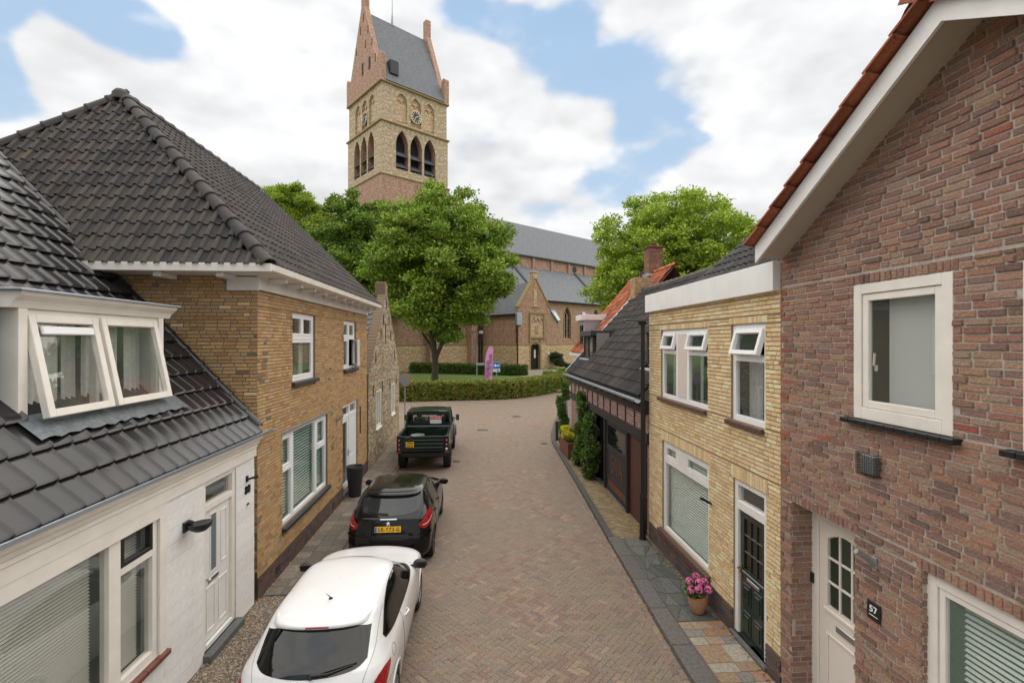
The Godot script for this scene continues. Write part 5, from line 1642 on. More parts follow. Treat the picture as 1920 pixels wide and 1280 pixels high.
func circle(r: float, n: int) -> PackedVector2Array:
	var p := PackedVector2Array()
	for i in n: p.append(Vector2(cos(TAU * i / n) * r, sin(TAU * i / n) * r))
	return p
func rise(p: Vector3) -> float:
	var d := (p - EYE).dot(fwd)
	return 0.9 * smoothstep(39.0, 60.0, d) - .02

func kerb_x(z: float) -> float:
	var k := [[2.0, 2.85], [-6.8, 2.89], [-11.0, 3.02], [-15.0, 3.17], [-21.7, 3.38], [-23.5, 3.62], [-27.0, 4.35], [-35.8, 6.47], [-48.0, 10.0]]
	for i in k.size() - 1:
		if z <= k[i][0] and z >= k[i + 1][0]: return lerp(k[i][1], k[i + 1][1], (z - k[i][0]) / (k[i + 1][0] - k[i][0]))
	return 2.85

func hedge_z(x: float) -> float:
	if x < 2.3: return lerp(-37.1, -38.3, clamp((x + 8.0) / 10.3, 0, 1))
	return -38.3 - (x - 2.3) * (x - 2.3) * .12 - (x - 2.3) * .66

func in_road(x: float, z: float) -> bool:
	if x > kerb_x(z) - .02: return false
	if z > -24.55: return x > -2.78
	return z > hedge_z(x) + .25 and x > -15.0

func ground_all() -> void:
	var g := Geo.new()
	g.quad(Vector3(-400, -.09, 100), Vector3(400, -.09, 100), Vector3(400, -.09, -600), Vector3(-400, -.09, -600))
	struct("ground", g, M.earth)
	# road bed and herringbone brick
	g = Geo.new()
	for i in 60:
		var z0: float = 3.0 - i * .86; var z1 := z0 - .86
		var l := -2.95 if z1 > -24.6 else -20.0
		g.quad(Vector3(l, -.006, z0), Vector3(kerb_x(z0) + .05, -.006, z0), Vector3(kerb_x(z1) + .05, -.006, z1), Vector3(l, -.006, z1))
	var road := struct("road", g, M.sand)
	var pal := [lin(146, 129, 111), lin(142, 127, 112), lin(150, 134, 116), lin(138, 124, 110), lin(148, 128, 112), lin(150, 126, 110), lin(144, 120, 108), lin(156, 134, 112)]
	var tone := FastNoiseLite.new(); tone.frequency = .35; tone.seed = 3; tone.fractal_octaves = 3
	var protos := brick_protos(pal, 16, .02, .05, .5, .95)
	var pcs := []
	var L := .205; var Wd := .088; var jt := .004
	var c45 := sqrt(.5)
	for iu in range(-130, 90):
		for iv in range(-110, 75):
			# lattice a = (W, W), b = (L, -L), turned so that a runs along the street
			for vert in 2:
				var cx := iu * Wd + iv * L; var cy := iu * Wd - iv * L
				var ax := Vector2(1, 0)
				var p := Vector2(cx + L * .5, cy + Wd * .5)
				if vert == 1:
					p = Vector2(cx + L + Wd * .5, cy + Wd - L * .5); ax = Vector2(0, 1)
				var wx := (p.x + p.y) * c45; var wz := (p.x - p.y) * c45 - 18.0
				if wz > .6 or wz < -46.5 or wx < -14.0 or wx > 9: continue
				if wz > -5.0 and absf(wx) > 4: continue
				if not in_road(wx, wz): continue
				if wx > kerb_x(wz) - .11 and wz > -24: continue
				var d := Vector3((ax.x + ax.y) * c45, 0, (ax.x - ax.y) * c45)
				var s := Vector3.UP.cross(d)
				var b := Basis(d * (L - jt), s * (Wd - jt), Vector3.UP * rnd(.004, .010))
				b = Basis(Vector3(1, 0, 0), rnd(-.008, .008)) * b
				pcs.append([Transform3D(b, Vector3(wx, -.004 + rnd(-.001, .001), wz)), (rng.randi_range(0, 1) * 8 + (rng.randi_range(0, 4) if tone.get_noise_2d(wx, wz) + rng.randfn() * .2 < .15 else rng.randi_range(4, 7)))])
	# two edge courses along the kerb
	var z := 1.0
	while z > -24.0:
		for k in 2:
			var zz := z - (.1 if k else 0.0)
			pcs.append([Transform3D(Basis(Vector3(0, 0, -.2), Vector3(-.085, 0, 0), Vector3(0, .008, 0)), Vector3(kerb_x(zz) - .06 - k * .092 + rnd(-.006, .006), .001 + rnd(-.002, .002), zz)), rng.randi_range(0, 15)])
		z -= .208
	emit(road, "brick", "far_bricks", pcs, protos, M.paver)
	for d in [[.28, -25.1, .55, .3], [3.0, -21.6, .28, .42], [-.8, -18.6, .25, .25], [2.4, -29.5, .5, .5]]:
		var c := thing("drain_cover", ["round-cornered iron cover in the road beyond the pickup truck", "slotted iron street drain at the kerb beside the bollard", "small iron cap in the road beside the pickup wheel", "small round iron lid far along the road near the hedge"][[.28, 3.0, -.8, 2.4].find(d[0])], "drain cover", Vector3(d[0], .006, d[1]))
		var gg := Geo.new(); gg.box(Vector3.ZERO, Vector3(d[2], .012, d[3]), Basis.IDENTITY, .004)
		put(c, "frame", gg, M.charcoal)
		gg = Geo.new()
		for i in 5: gg.box(Vector3(lerp(-d[2] * .36, d[2] * .36, i / 4.0), .008, 0), Vector3(d[2] * .08, .006, d[3] * .8))
		put(c, "grate", gg, M.rust_dark)
	# right-hand kerb
	g = Geo.new(); g.span(Vector3(2.9, -.05, -.2), Vector3(2.95, .01, 0))
	var kerb := struct("kerb", g, M.bluestone)
	z = 0.0
	var ki := 0
	while z > -36.0:
		var wide: float = .30 if z > -10.9 else .15
		var ln := 1.0
		var a := Vector3(kerb_x(z) + wide * .5, .03, z - .004); var b := Vector3(kerb_x(z - ln) + wide * .5, .03, z - ln + .004)
		var gg := Geo.new(); gg.col = lin(108, 105, 101) * rnd(.9, 1.1) if z > -10.9 else lin(86, 84, 81) * rnd(.9, 1.1)
		gg.bar(a, b, wide, .1 + ki % 2 * .002, Vector3.UP, .012)
		put(kerb, "kerb_stone", gg, M.slab)
		z -= ln
		ki += 1
	# right-hand pavement: bed, slates, tan slabs, small clinkers
	g = Geo.new()
	for i in 40:
		var z0: float = 1.0 - i * .95; var z1 := z0 - .95
		var far := 4.05 if z1 > -21 else kerb_x(z1) + 2.4
		g.quad(Vector3(kerb_x(z0) + .1, .05, z0), Vector3(far, .05, z0), Vector3(far, .05, z1), Vector3(kerb_x(z1) + .1, .05, z1))
	var pav := struct("pavement_right", g, M.mortar_dark)
	var slate := [lin(96, 98, 94), lin(102, 103, 98), lin(90, 93, 90), lin(110, 109, 103)]
	var nodes := []
	for i in 5:
		var row := []
		for j in 8:
			var jx := 0.0 if i == 0 or i == 4 else rnd(-.1, .1)
			row.append(Vector3(3.24 + i * .187 + jx, .054, -7.62 - j * .47 + (rnd(-.12, .12) if j > 0 and j < 7 else 0.0)))
		nodes.append(row)
	for i in 4:
		for j in 7:
			var q := [nodes[i][j], nodes[i + 1][j], nodes[i + 1][j + 1], nodes[i][j + 1]]
			var ctr: Vector3 = (q[0] + q[1] + q[2] + q[3]) * .25
			var sets := [q]
			if rng.randf() < .45: sets = [[q[0], q[1], q[2]], [q[0], q[2], q[3]]]
			for s in sets:
				var cc := Vector3.ZERO
				for p in s: cc += p / s.size()
				var gg := Geo.new(); gg.col = slate[rng.randi_range(0, 3)] * rnd(.9, 1.1)
				var hgt := rnd(.008, .013)
				var po := PackedVector2Array()
				for p in s:
					var v: Vector3 = cc + (p - cc) * (1.0 - .012 / (p - cc).length())
					po.append(Vector2(v.x, -v.z))
				gg.prism(po, 0, hgt, Transform3D(Basis(Vector3.RIGHT, -PI / 2), Vector3(0, .05, 0)))
				put(pav, "slate", gg, M.slab)
	var tan_ := [lin(168, 146, 122), lin(158, 134, 108), lin(176, 168, 152), lin(150, 138, 122), lin(164, 130, 104), lin(140, 138, 130)]
	z = -7.6
	while z > -7.7 and z < -2.0 or z == -7.6:
		var rowh := [.2, .3, .4][rng.randi_range(0, 2)] as float
		var x := 3.24
		while x < 3.93:
			var w: float = min([.2, .3, .4, .25][rng.randi_range(0, 3)], 3.97 - x)
			if 3.97 - x - w < .1: w = 3.97 - x
			var gg := Geo.new(); gg.col = tan_[rng.randi_range(0, 5)] * rnd(.9, 1.1)
			gg.span(Vector3(x + .004, .045, z + .004), Vector3(x + w - .004, .056 + rnd(0, .004), z + rowh - .004), .004)
			put(pav, "slab", gg, M.slab)
			x += w
		z += rowh
		if z > -2.0: break
	pcs = []
	var kp := brick_protos([lin(158, 138, 100), lin(148, 126, 92), lin(166, 148, 110), lin(140, 122, 94), lin(132, 116, 84)], 10, .03, .08, .6, 1.0)
	z = -10.95
	var r := 0
	while z > -22.5:
		var x := kerb_x(z) + .17 - (.08 if r % 2 else 0.0)
		while x < 3.95:
			if x > kerb_x(z) + .1: pcs.append([Transform3D(Basis(Vector3(.152, 0, 0), Vector3(0, 0, -.052), Vector3(0, rnd(.006, .012), 0)), Vector3(x + .075, .049, z)), rng.randi_range(0, 9)])
			x += .16
		z -= .058
		r += 1
	emit(pav, "clinker", "far_clinkers", pcs, kp, M.paver)
	# left-hand pavement: gravel concrete by the white house, then grey flags
	g = Geo.new(); g.quad(Vector3(-3.95, .012, 2), Vector3(-2.95, .012, 2), Vector3(-2.95, .012, -24.6), Vector3(-3.95, .012, -24.6))
	g.quad(Vector3(-2.95, .012, 2), Vector3(-2.95, -.02, 2), Vector3(-2.95, -.02, -24.6), Vector3(-2.95, .012, -24.6))
	var pl := struct("pavement_left", g, M.sand)
	z = -9.0
	var fc := [lin(140, 130, 117), lin(130, 121, 110), lin(148, 138, 124), lin(122, 114, 104)]
	r = 0
	while z > -24.4:
		for k in 3:
			var gg := Geo.new(); gg.col = fc[rng.randi_range(0, 3)] * rnd(.92, 1.08)
			var x0 := -3.86 + k * .3
			gg.box(Vector3(x0 + .15, .014 + rnd(-.002, .003), z - .15), Vector3(.293, .03, .293), Basis(Vector3(0, 0, 1), rnd(-.008, .008)), .004)
			put(pl, "flagstone", gg, M.slab)
		z -= .3
	pcs = []
	z = 1.0
	while z > -24.5:
		pcs.append([Transform3D(Basis(Vector3(0, 0, -.2), Vector3(-.088, 0, 0), Vector3(0, .02, 0)), Vector3(-2.9, .008, z)), rng.randi_range(0, 15)])
		if z > -9.0: pass
		z -= .206
	emit(pl, "edge_brick", "far_edge_bricks", pcs, protos, M.paver)
	# pebbles set in the concrete by the white house
	var pb := Geo.new()
	for t in [[1, 0], [2, 1], [3, 2], [0, 3]]:
		var c := [Vector3(1, 0, 0), Vector3(0, 0, 1), Vector3(-1, 0, 0), Vector3(0, 0, -1)]
		pb.tri(c[t[0]], Vector3(.1, .8, .05), c[t[1]])
	var tints := [lin(150, 136, 118), lin(128, 114, 98), lin(170, 158, 140), lin(108, 98, 88), lin(140, 118, 92)]
	var xs: Array[Transform3D] = []; var cs: Array[Color] = []
	for i in 9500:
		var p := Vector3(rnd(-3.88, -2.97), .012, rnd(-8.97, -4.6))
		var sc := rnd(.008, .019)
		xs.append(Transform3D(Basis(Vector3.UP, rnd(0, 6)) * Basis.from_scale(Vector3(sc, sc * .6, sc * rnd(.7, 1.2))), p))
		cs.append(tints[rng.randi_range(0, 4)])
	many(self, "gravel", pb.mesh(), xs, cs, M.plain).set_meta("kind", "stuff")
	# rising churchyard
	g = Geo.new()
	var rows := []
	for j in 30:
		var row := PackedVector3Array()
		for i in 45:
			var x := -60.0 + i * 3.0
			var zz: float = hedge_z(clamp(x, -8, 9)) - .1 - j * j * .14
			var p := Vector3(x, 0, zz)
			row.append(Vector3(x, rise(p), zz))
		rows.append(row)
	g.surf(rows)
	struct("lawn", g, M.grass)
	g = Geo.new()
	rows = []
	for j in 16:
		var t := j / 15.0
		var c := Vector3(9.6, 0, -43).lerp(Vector3(9.8, 0, -63), t)
		var row := PackedVector3Array()
		for i in 9:
			var p := c + Vector3((i / 8.0 - .5) * lerp(5.0, 12.0, t) - 1.0 * t, 0, 0)
			row.append(Vector3(p.x, rise(p) + .03, p.z))
		rows.append(row)
	g.surf(rows)
	struct("church_path", g, M.path)
	# blown blossom and leaves lying along walls and kerbs
	var lf := Geo.new(); lf.quad(Vector3(-.5, 0, .3), Vector3(.5, .1, .35), Vector3(.45, .25, -.3), Vector3(-.5, .1, -.35))
	xs = []; cs = []
	for i in 2600:
		var p: Vector3
		match i % 5:
			0: p = Vector3(-3.86 + absf(rng.randfn(0, .12)), .035, rnd(-24, -7))
			1:
				var zz := rnd(-24, -5); p = Vector3(kerb_x(zz) - absf(rng.randfn(0, .09)), .004, zz)
			2: p = Vector3(3.96 - absf(rng.randfn(0, .22)), .068, rnd(-20, -10.9))
			3: p = Vector3(-3.4 + rng.randfn(0, .2), .035, rnd(-24, -17.5))
			4: p = Vector3(3.93 - absf(rng.randfn(0, .05)), .068, rnd(-20, -5))
		var sc := rnd(.015, .04)
		xs.append(Transform3D(Basis(Vector3.UP, rnd(0, 6)) * Basis.from_scale(Vector3(sc, sc, sc)), p))
		cs.append([lin(170, 130, 76), lin(150, 106, 64), lin(184, 150, 96), lin(130, 96, 66)][rng.randi_range(0, 3)])
	many(self, "leaf_litter", lf.mesh(), xs, cs, M.litter).set_meta("kind", "stuff")

func many(parent: Node3D, called: String, me: Mesh, xs: Array[Transform3D], cs: Array[Color], m: Material) -> MultiMeshInstance3D:
	var mm := MultiMesh.new()
	mm.transform_format = MultiMesh.TRANSFORM_3D
	mm.use_colors = true
	mm.mesh = me
	mm.instance_count = xs.size()
	for i in xs.size():
		mm.set_instance_transform(i, xs[i])
		mm.set_instance_color(i, cs[i])
	var o := MultiMeshInstance3D.new()
	o.name = called
	o.multimesh = mm
	o.material_override = m
	parent.add_child(o, true)
	return o

# ---------- foliage ----------
var spray_mesh: ArrayMesh
func make_spray() -> void:
	var g := Geo.new()
	var r := RandomNumberGenerator.new(); r.seed = 11
	for i in 7:
		var d := Vector3(r.randfn(), r.randf_range(-.3, .9), r.randfn()).normalized()
		var s := d.cross(Vector3(r.randfn(), r.randfn(), r.randfn())).normalized()
		var n := d.cross(s)
		var o := d * r.randf_range(.1, .45)
		var l := r.randf_range(.5, .75); var w := l * .32
		var k := g.v.size()
		if n.y < 0:
			s = -s; n = -n
		var nn := n
		g.vert(o, nn); g.vert(o + d * l * .45 + s * w + n * .06, (nn + s * .4).normalized()); g.vert(o + d * l, nn); g.vert(o + d * l * .45 - s * w + n * .06, (nn - s * .4).normalized())
		for t in [k, k + 1, k + 2, k, k + 2, k + 3]: g.ix.append(t)
	spray_mesh = g.mesh()

func leafy(parent: Node3D, called: String, pts: Array, sc0: float, sc1: float, pal: Array) -> MultiMeshInstance3D:
	var xs: Array[Transform3D] = []; var cs: Array[Color] = []
	for p in pts:
		var s := rnd(sc0, sc1)
		xs.append(Transform3D(Basis.from_euler(Vector3(rnd(-.7, .7), rnd(0, TAU), rnd(-.7, .7))).scaled(Vector3(s, s, s)), p))
		var c: Color = pal[rng.randi_range(0, pal.size() - 1)]
		cs.append(Color(c.r * 1.12, c.g, c.b) * rnd(1.2, 1.9))
	var o := many(parent, called, spray_mesh, xs, cs, M.leaf)
	o.set_meta("kind", "stuff")
	return o

func tree(called: String, label: String, at: Vector3, ctr: Vector3, rad: Vector3, clumps: int, per: int, pal: Array, seed_: int, trunk_r: float) -> void:
	rng.seed = seed_
	var t := thing(called, label, "tree", at, Basis.IDENTITY, "trees around the church")
	var g := Geo.new()
	var fork := Vector3(rnd(-.2, .2), (ctr.y - rad.y) - at.y + rad.y * .12, rnd(-.2, .2))
	g.tube([Vector3(0, -.15, 0), Vector3(0, .3, 0), Vector3(.05, fork.y * .5, 0), fork], [trunk_r * 1.5, trunk_r * 1.05, trunk_r * .9, trunk_r * .85], 12)
	if seed_ == 101:
		g.tube([Vector3(0, 2.2, 0), Vector3(.35, 3.2, .1), Vector3(1.0, 4.6, .2), Vector3(1.9, 6.6, .3)], [trunk_r * .6, trunk_r * .6, trunk_r * .5, trunk_r * .3], 10)
		g.tube([Vector3(0, 3.0, 0), Vector3(-.5, 4.0, -.1), Vector3(-1.3, 5.2, -.2)], [trunk_r * .4, trunk_r * .4, trunk_r * .3], 8)
	put(t, "trunk", g, M.bark)
	var cl := []
	for i in clumps:
		var y := 1.0 - 2.0 * (i + .5) / clumps
		var a := i * 2.39996 + rnd(-.3, .3)
		var rr := sqrt(1 - y * y)
		var d := Vector3(cos(a) * rr, y, sin(a) * rr)
		var k := rnd(.6, 1.06) if i % 3 else rnd(.2, .6)
		if y < -.55: k *= .85
		cl.append([ctr - at + d * rad * k, rnd(.10, .21) * (rad.x + rad.y) * .5])
	for i in 9:
		var c: Array = cl[(i * 7 + 3) % cl.size()]
		var mid: Vector3 = fork.lerp(c[0], .5) + Vector3(0, rad.y * .12, 0)
		g = Geo.new(); g.tube([fork - Vector3(0, .3, 0), mid, c[0]], [trunk_r * .5, trunk_r * .26, trunk_r * .06], 7)
		put(t, "limb", g, M.bark)
	var pts := []
	for c in cl:
		var n := int(per * pow(c[1] / (rad.x * .155), 2.0))
		for i in n:
			var d := Vector3(rng.randfn(), rng.randfn() * .8, rng.randfn())
			d = d.normalized() * c[1] * pow(rng.randf(), .38) * (1.0 if rng.randf() < .86 else rnd(1.0, 1.6))
			d.y = d.y * .6 - .25 * Vector2(d.x, d.z).length()
			pts.append(c[0] + d)
	leafy(t, "crown", pts, .28, .52, pal)

func hedge(called: String, label: String, path: Array, wid: float, hgt: float, dens: float, pal: Array) -> void:
	var o: Vector3 = path[0]
	var t := thing(called, label, "hedge", o)
	var core := Geo.new(); var pts := []
	for i in path.size() - 1:
		var a: Vector3 = path[i] - o; var b: Vector3 = path[i + 1] - o
		var d := (b - a); var l := d.length(); d = d.normalized()
		var s := d.cross(Vector3.UP).normalized()
		core.bar(a + Vector3(0, hgt * .46, 0), b + Vector3(0, hgt * .46, 0) + d * .05, wid * .78, hgt * .88)
		var n := int(l * (2 * hgt + wid) * dens)
		for k in n:
			var u := rng.randf() * l
			var q := rng.randf() * (2 * hgt + wid)
			var w := wid * .5 + .03 * sin(u * 3.1 + i) + .04 * sin(u * 7.7)
			var p: Vector3
			if q < hgt: p = s * w + Vector3(0, q, 0)
			elif q < hgt + wid: p = s * (wid * .5 - (q - hgt)) + Vector3(0, hgt + .05 * sin(u * 2.3) + .04 * sin(u * 6.0), 0)
			else: p = s * -w + Vector3(0, q - hgt - wid, 0)
			pts.append(a + d * u + p + Vector3(rnd(-.08, .08), rnd(-.06, .06), rnd(-.08, .08)))
	put(t, "branches", core, M.hedge_core)
	leafy(t, "leaves", pts, .14, .26, pal)

func shrub(t: Node3D, called: String, lo: Vector3, hi: Vector3, n: int, s0: float, s1: float, pal: Array, lumps := 7) -> void:
	var cs := []
	for i in lumps: cs.append([Vector3(lerp(lo.x, hi.x, rng.randf()), lerp(lo.y, hi.y, (i + .5) / lumps), lerp(lo.z, hi.z, rng.randf())), rnd(.55, .9)])
	var pts := []
	for i in n:
		var c: Array = cs[rng.randi_range(0, lumps - 1)]
		var d := Vector3(rng.randfn(), rng.randfn(), rng.randfn()).normalized() * pow(rng.randf(), .4)
		var sz := (hi - lo)
		pts.append(c[0] + d * Vector3(sz.x * .5, sz.y / lumps * 1.3, sz.z * .5) * c[1])
	leafy(t, called, pts, s0, s1, pal)

func vegetation() -> void:
	make_spray()
	var lime := [lin(110, 136, 46), lin(96, 124, 42), lin(124, 148, 54), lin(84, 110, 40), lin(116, 134, 48)]
	var deep := [lin(98, 122, 44), lin(86, 110, 40), lin(110, 134, 48), lin(74, 98, 38)]
	var bright := [lin(132, 154, 52), lin(118, 142, 48), lin(144, 162, 62), lin(104, 128, 44)]
	var at := func(u: float, d: float) -> Vector3:
		var p := EYE + fwd * d + rgt * ((u - 960.0) / 905.0 * d); p.y = 0
		p.y = rise(p); return p
	var p: Vector3 = at.call(815, 48)
	tree("linden_tree", "big leafy linden with forked trunk on the lawn before the church", p, p + Vector3(.6, 11.6, 0), Vector3(7.0, 7.9, 6.6), 300, 85, lime, 101, .34)
	p = at.call(668, 57)
	tree("linden_tree", "dense green linden below the church tower, left of the forked one", p, p + Vector3(.2, 12.4, 0), Vector3(6.4, 8.8, 6.0), 260, 80, deep, 102, .35)
	p = at.call(545, 68)
	tree("linden_tree", "pale green treetop rising above the tan house roof", p, p + Vector3(0, 18.2, 0), Vector3(5.6, 8.8, 5.4), 220, 80, bright, 103, .35)
	p = at.call(1262, 50)
	tree("linden_tree", "round bright green tree behind the orange roof and chimneys", p, p + Vector3(-.3, 11.6, 0), Vector3(8.3, 8.3, 7.4), 300, 85, bright, 104, .36)
	rng.seed = 55
	var hp := [lin(104, 122, 46), lin(92, 110, 42), lin(116, 130, 52), lin(122, 110, 58), lin(84, 100, 40)]
	var path := []
	for i in 24:
		var x := -13.0 + i * .97
		path.append(Vector3(x, 0, hedge_z(x) - .7))
	hedge("hedge", "long clipped beech hedge curving along the road before the lawn", path, 1.3, 1.32, 120.0, hp)
	path = []
	for i in 11:
		var q: Vector3 = (at.call(770, 58) as Vector3).lerp(at.call(988, 55), i / 10.0)
		path.append(q)
	hedge("hedge", "low clipped hedge along the church wall behind the lawn", path, .8, 1.05, 90.0, [lin(78, 100, 40), lin(70, 92, 38), lin(90, 112, 46)])
	path = [at.call(1032, 50) + Vector3(-.3, 0, 0), at.call(1046, 48), at.call(1060, 52)]
	hedge("hedge", "short loose hedge end beside the church path", path, .9, .95, 90.0, [lin(96, 118, 46), lin(84, 106, 42), lin(110, 124, 56)])
	var sh := thing("round_shrub", "dark round shrub beside the church porch", "shrub", at.call(1059, 66))
	shrub(sh, "leaves", Vector3(-1.4, .1, -1), Vector3(1.4, 2.0, 1), 900, .2, .34, [lin(46, 62, 34), lin(40, 54, 30)], 5)
	# climbers on the timber house
	var vp := [lin(70, 96, 38), lin(60, 86, 34), lin(84, 110, 44), lin(52, 74, 30)]
	for c in [[-20.9, 2.75, "climbing shrub at the far corner of the timber house", .5], [-17.2, 2.7, "climbing shrub above the flower box on the timber house", .62], [-15.7, 2.15, "climbing shrub beside the open doorway of the timber house", .6]]:
		var t := thing("climbing_shrub", c[2], "shrub", Vector3(3.72, .06, c[0]), Basis.IDENTITY, "climbers on the timber house")
		var g := Geo.new()
		for k in 3: g.tube([Vector3(.1, 0, (k - 1) * .1), Vector3(.15 + rnd(-.05, .05), c[1] * .5, (k - 1) * .2), Vector3(.12, c[1] * .9, (k - 1) * .28)], [.025, .018, .008], 6)
		put(t, "stem", g, M.bark)
		shrub(t, "leaves", Vector3(-.12, .15, -c[3] * .6), Vector3(.2, c[1] - .15, c[3] * .6), 1500, .09, .16, vp, 9)
# A car body as stacked plan outlines; keys: height, rear end, front end, half width
class Shell:
	var K: Array
	func cr(a: float, b: float, c: float, d: float, t: float) -> float:
		return 0.5 * ((2 * b) + (c - a) * t + (2 * a - 5 * b + 4 * c - d) * t * t + (3 * b - a - 3 * c + d) * t * t * t)
	func key(l: float) -> Array:
		var n := K.size()
		l = clampf(l, 0, n - 1.0001)
		var i := int(l)
		var t := l - i
		var r := []
		for k in 4: r.append(cr(K[max(i - 1, 0)][k], K[i][k], K[min(i + 1, n - 1)][k], K[min(i + 2, n - 1)][k], t))
		return r
	func ctrl(q: Array, i: int) -> Vector2:
		var zr: float = q[1]; var zf: float = q[2]; var w: float = max(q[3], .001)
		var s: float = clampf((zr - zf) / 2.4, .02, 1.0)
		match i:
			-1: return Vector2(-.5 * w, zr - .035 * s)
			0: return Vector2(0, zr)
			1: return Vector2(.5 * w, zr - .035 * s)
			2: return Vector2(.86 * w, zr - .15 * s)
			3: return Vector2(.985 * w, zr - .5 * s)
			4: return Vector2(w, (zr + zf) * .5)
			5: return Vector2(.985 * w, zf + .62 * s)
			6: return Vector2(.86 * w, zf + .24 * s)
			7: return Vector2(.5 * w, zf + .06 * s)
			8: return Vector2(0, zf)
		return Vector2(-.5 * w, zf + .06 * s)
	func at(l: float, t: float) -> Vector3:
		var sg := 1.0
		if t > 8.0:
			t = 16.0 - t; sg = -1.0
		if t < 0.0:
			t = -t; sg = -1.0
		var q := key(l)
		t = clampf(t, 0, 7.9999)
		var i := int(t); var f := t - i
		var a := ctrl(q, i - 1); var b := ctrl(q, i); var c := ctrl(q, i + 1); var d := ctrl(q, i + 2)
		return Vector3(sg * cr(a.x, b.x, c.x, d.x, f), q[0], cr(a.y, b.y, c.y, d.y, f))
	func level(y: float) -> float:
		var a := 0.0; var b := K.size() - 1.001
		for i in 26:
			var m := (a + b) * .5
			if key(m)[0] < y: a = m
			else: b = m
		return a
	func t_of(l: float, v: float, side: bool) -> float:
		var a := 1.6 if side else 0.0; var b := 6.6 if side else 3.2
		for i in 26:
			var m := (a + b) * .5
			var p := at(l, m)
			if (p.z > v) if side else (p.x < v): a = m
			else: b = m
		return a
	func normal(l: float, t: float) -> Vector3:
		var e := .03
		var du := at(l, t + e) - at(l, t - e); var dl := at(min(l + e, K.size() - 1.01), t) - at(l - e, t)
		var n := du.cross(dl).normalized()
		var p := at(l, t)
		if n.dot(p - Vector3(0, .55, clampf(p.z, -1.1, 1.1))) < 0: n = -n
		return n
	func on(mode: String, u: float, y: float, off: float, mir := 1.0) -> Vector3:
		var l := level(y)
		var p: Vector3
		if mode == "t": 
			p = at(l, u) + normal(l, u) * off
		elif mode == "side":
			var t := t_of(l, u, true); p = at(l, t) + normal(l, t) * off
		else:
			var t := t_of(l, absf(u), false)
			p = at(l, t) + normal(l, t) * off
			if u < 0: p.x = -p.x
		p.x *= mir
		return p

func line2(p: Array, t: float) -> Vector2:
	var n := p.size() - 1
	var x: float = clampf(t * n, 0, n - .0001)
	var i := int(x); var f := x - i
	var a: Vector2 = p[max(i - 1, 0)]; var b: Vector2 = p[i]; var c: Vector2 = p[i + 1]; var d: Vector2 = p[min(i + 2, n)]
	return 0.5 * ((2.0 * b) + (c - a) * f + (2.0 * a - 5.0 * b + 4.0 * c - d) * f * f + (3.0 * b - a - 3.0 * c + d) * f * f * f)

# a panel lying on the body between two edge lines
func patch(g: Geo, sh: Shell, mode: String, lo: Array, hi: Array, off: float, mir := 1.0, nu := 20, nv := 7) -> void:
	var rows := []
	var rim := []
	for j in nv + 1:
		var row := PackedVector3Array()
		for i in nu + 1:
			var a := line2(lo, float(i) / nu); var b := line2(hi, float(i) / nu)
			var q := a.lerp(b, float(j) / nv)
			row.append(sh.on(mode, q.x, q.y, off, mir))
		rows.append(row)
	# orient outward
	var c: Vector3 = rows[nv / 2][nu / 2]
	var n: Vector3 = (rows[nv / 2][nu / 2 + 1] - c).cross(rows[nv / 2 + 1][nu / 2] - c)
	g.surf(rows, n.dot(c - Vector3(0, .5, clampf(c.z, -1, 1))) < 0)

func grow(p: Array, dy: float, dx: float) -> Array:
	var r := []
	for i in p.size():
		var k := -1.0 if i == 0 else (1.0 if i == p.size() - 1 else 0.0)
		r.append(p[i] + Vector2(dx * k, dy))
	return r

func wheel(parent: Node3D, at: Vector3, r: float, w: float, sg: float, spokes: int, rim_m: Material) -> void:
	var wn := sub(parent, "wheel")
	wn.transform = Transform3D(Basis(Vector3(0, 0, 1), -PI / 2 * sg), at)
	var g := Geo.new()
	g.lathe([Vector2(r * .62, -w * .5), Vector2(r * .9, -w * .5), Vector2(r * .985, -w * .38), Vector2(r, -w * .1), Vector2(r, w * .1), Vector2(r * .985, w * .38), Vector2(r * .9, w * .5), Vector2(r * .66, w * .47), Vector2(r * .62, w * .3)], 32)
	put(wn, "tyre", g, M.rubber)
	g = Geo.new()
	g.lathe([Vector2(r * .66, w * .46), Vector2(r * .63, w * .46), Vector2(r * .6, w * .1), Vector2(0, w * .1)], 28)
	put(wn, "rim_barrel", g, M.charcoal)
	g = Geo.new()
	g.lathe([Vector2(r * .16, w * .1), Vector2(r * .15, w * .36), Vector2(0, w * .38)], 14)
	for i in spokes:
		var a := TAU * i / spokes
		var d := Vector3(cos(a), 0, sin(a))
		for k in [-.1, .1]:
			var d2 := Vector3(cos(a + k), 0, sin(a + k))
			g.bar(d * r * .1 + Vector3(0, w * .34, 0), d2 * r * .63 + Vector3(0, w * .4, 0), r * .09, w * .1, Vector3.UP, .004)
	for i in 28:
		var a := TAU * i / 28; var b := TAU * (i + 1) / 28
		g.bar(Vector3(cos(a), 0, sin(a)) * r * .63 + Vector3(0, w * .42, 0), Vector3(cos(b), 0, sin(b)) * r * .63 + Vector3(0, w * .42, 0), r * .05, w * .1, Vector3.UP)
	put(wn, "rim", g, rim_m)

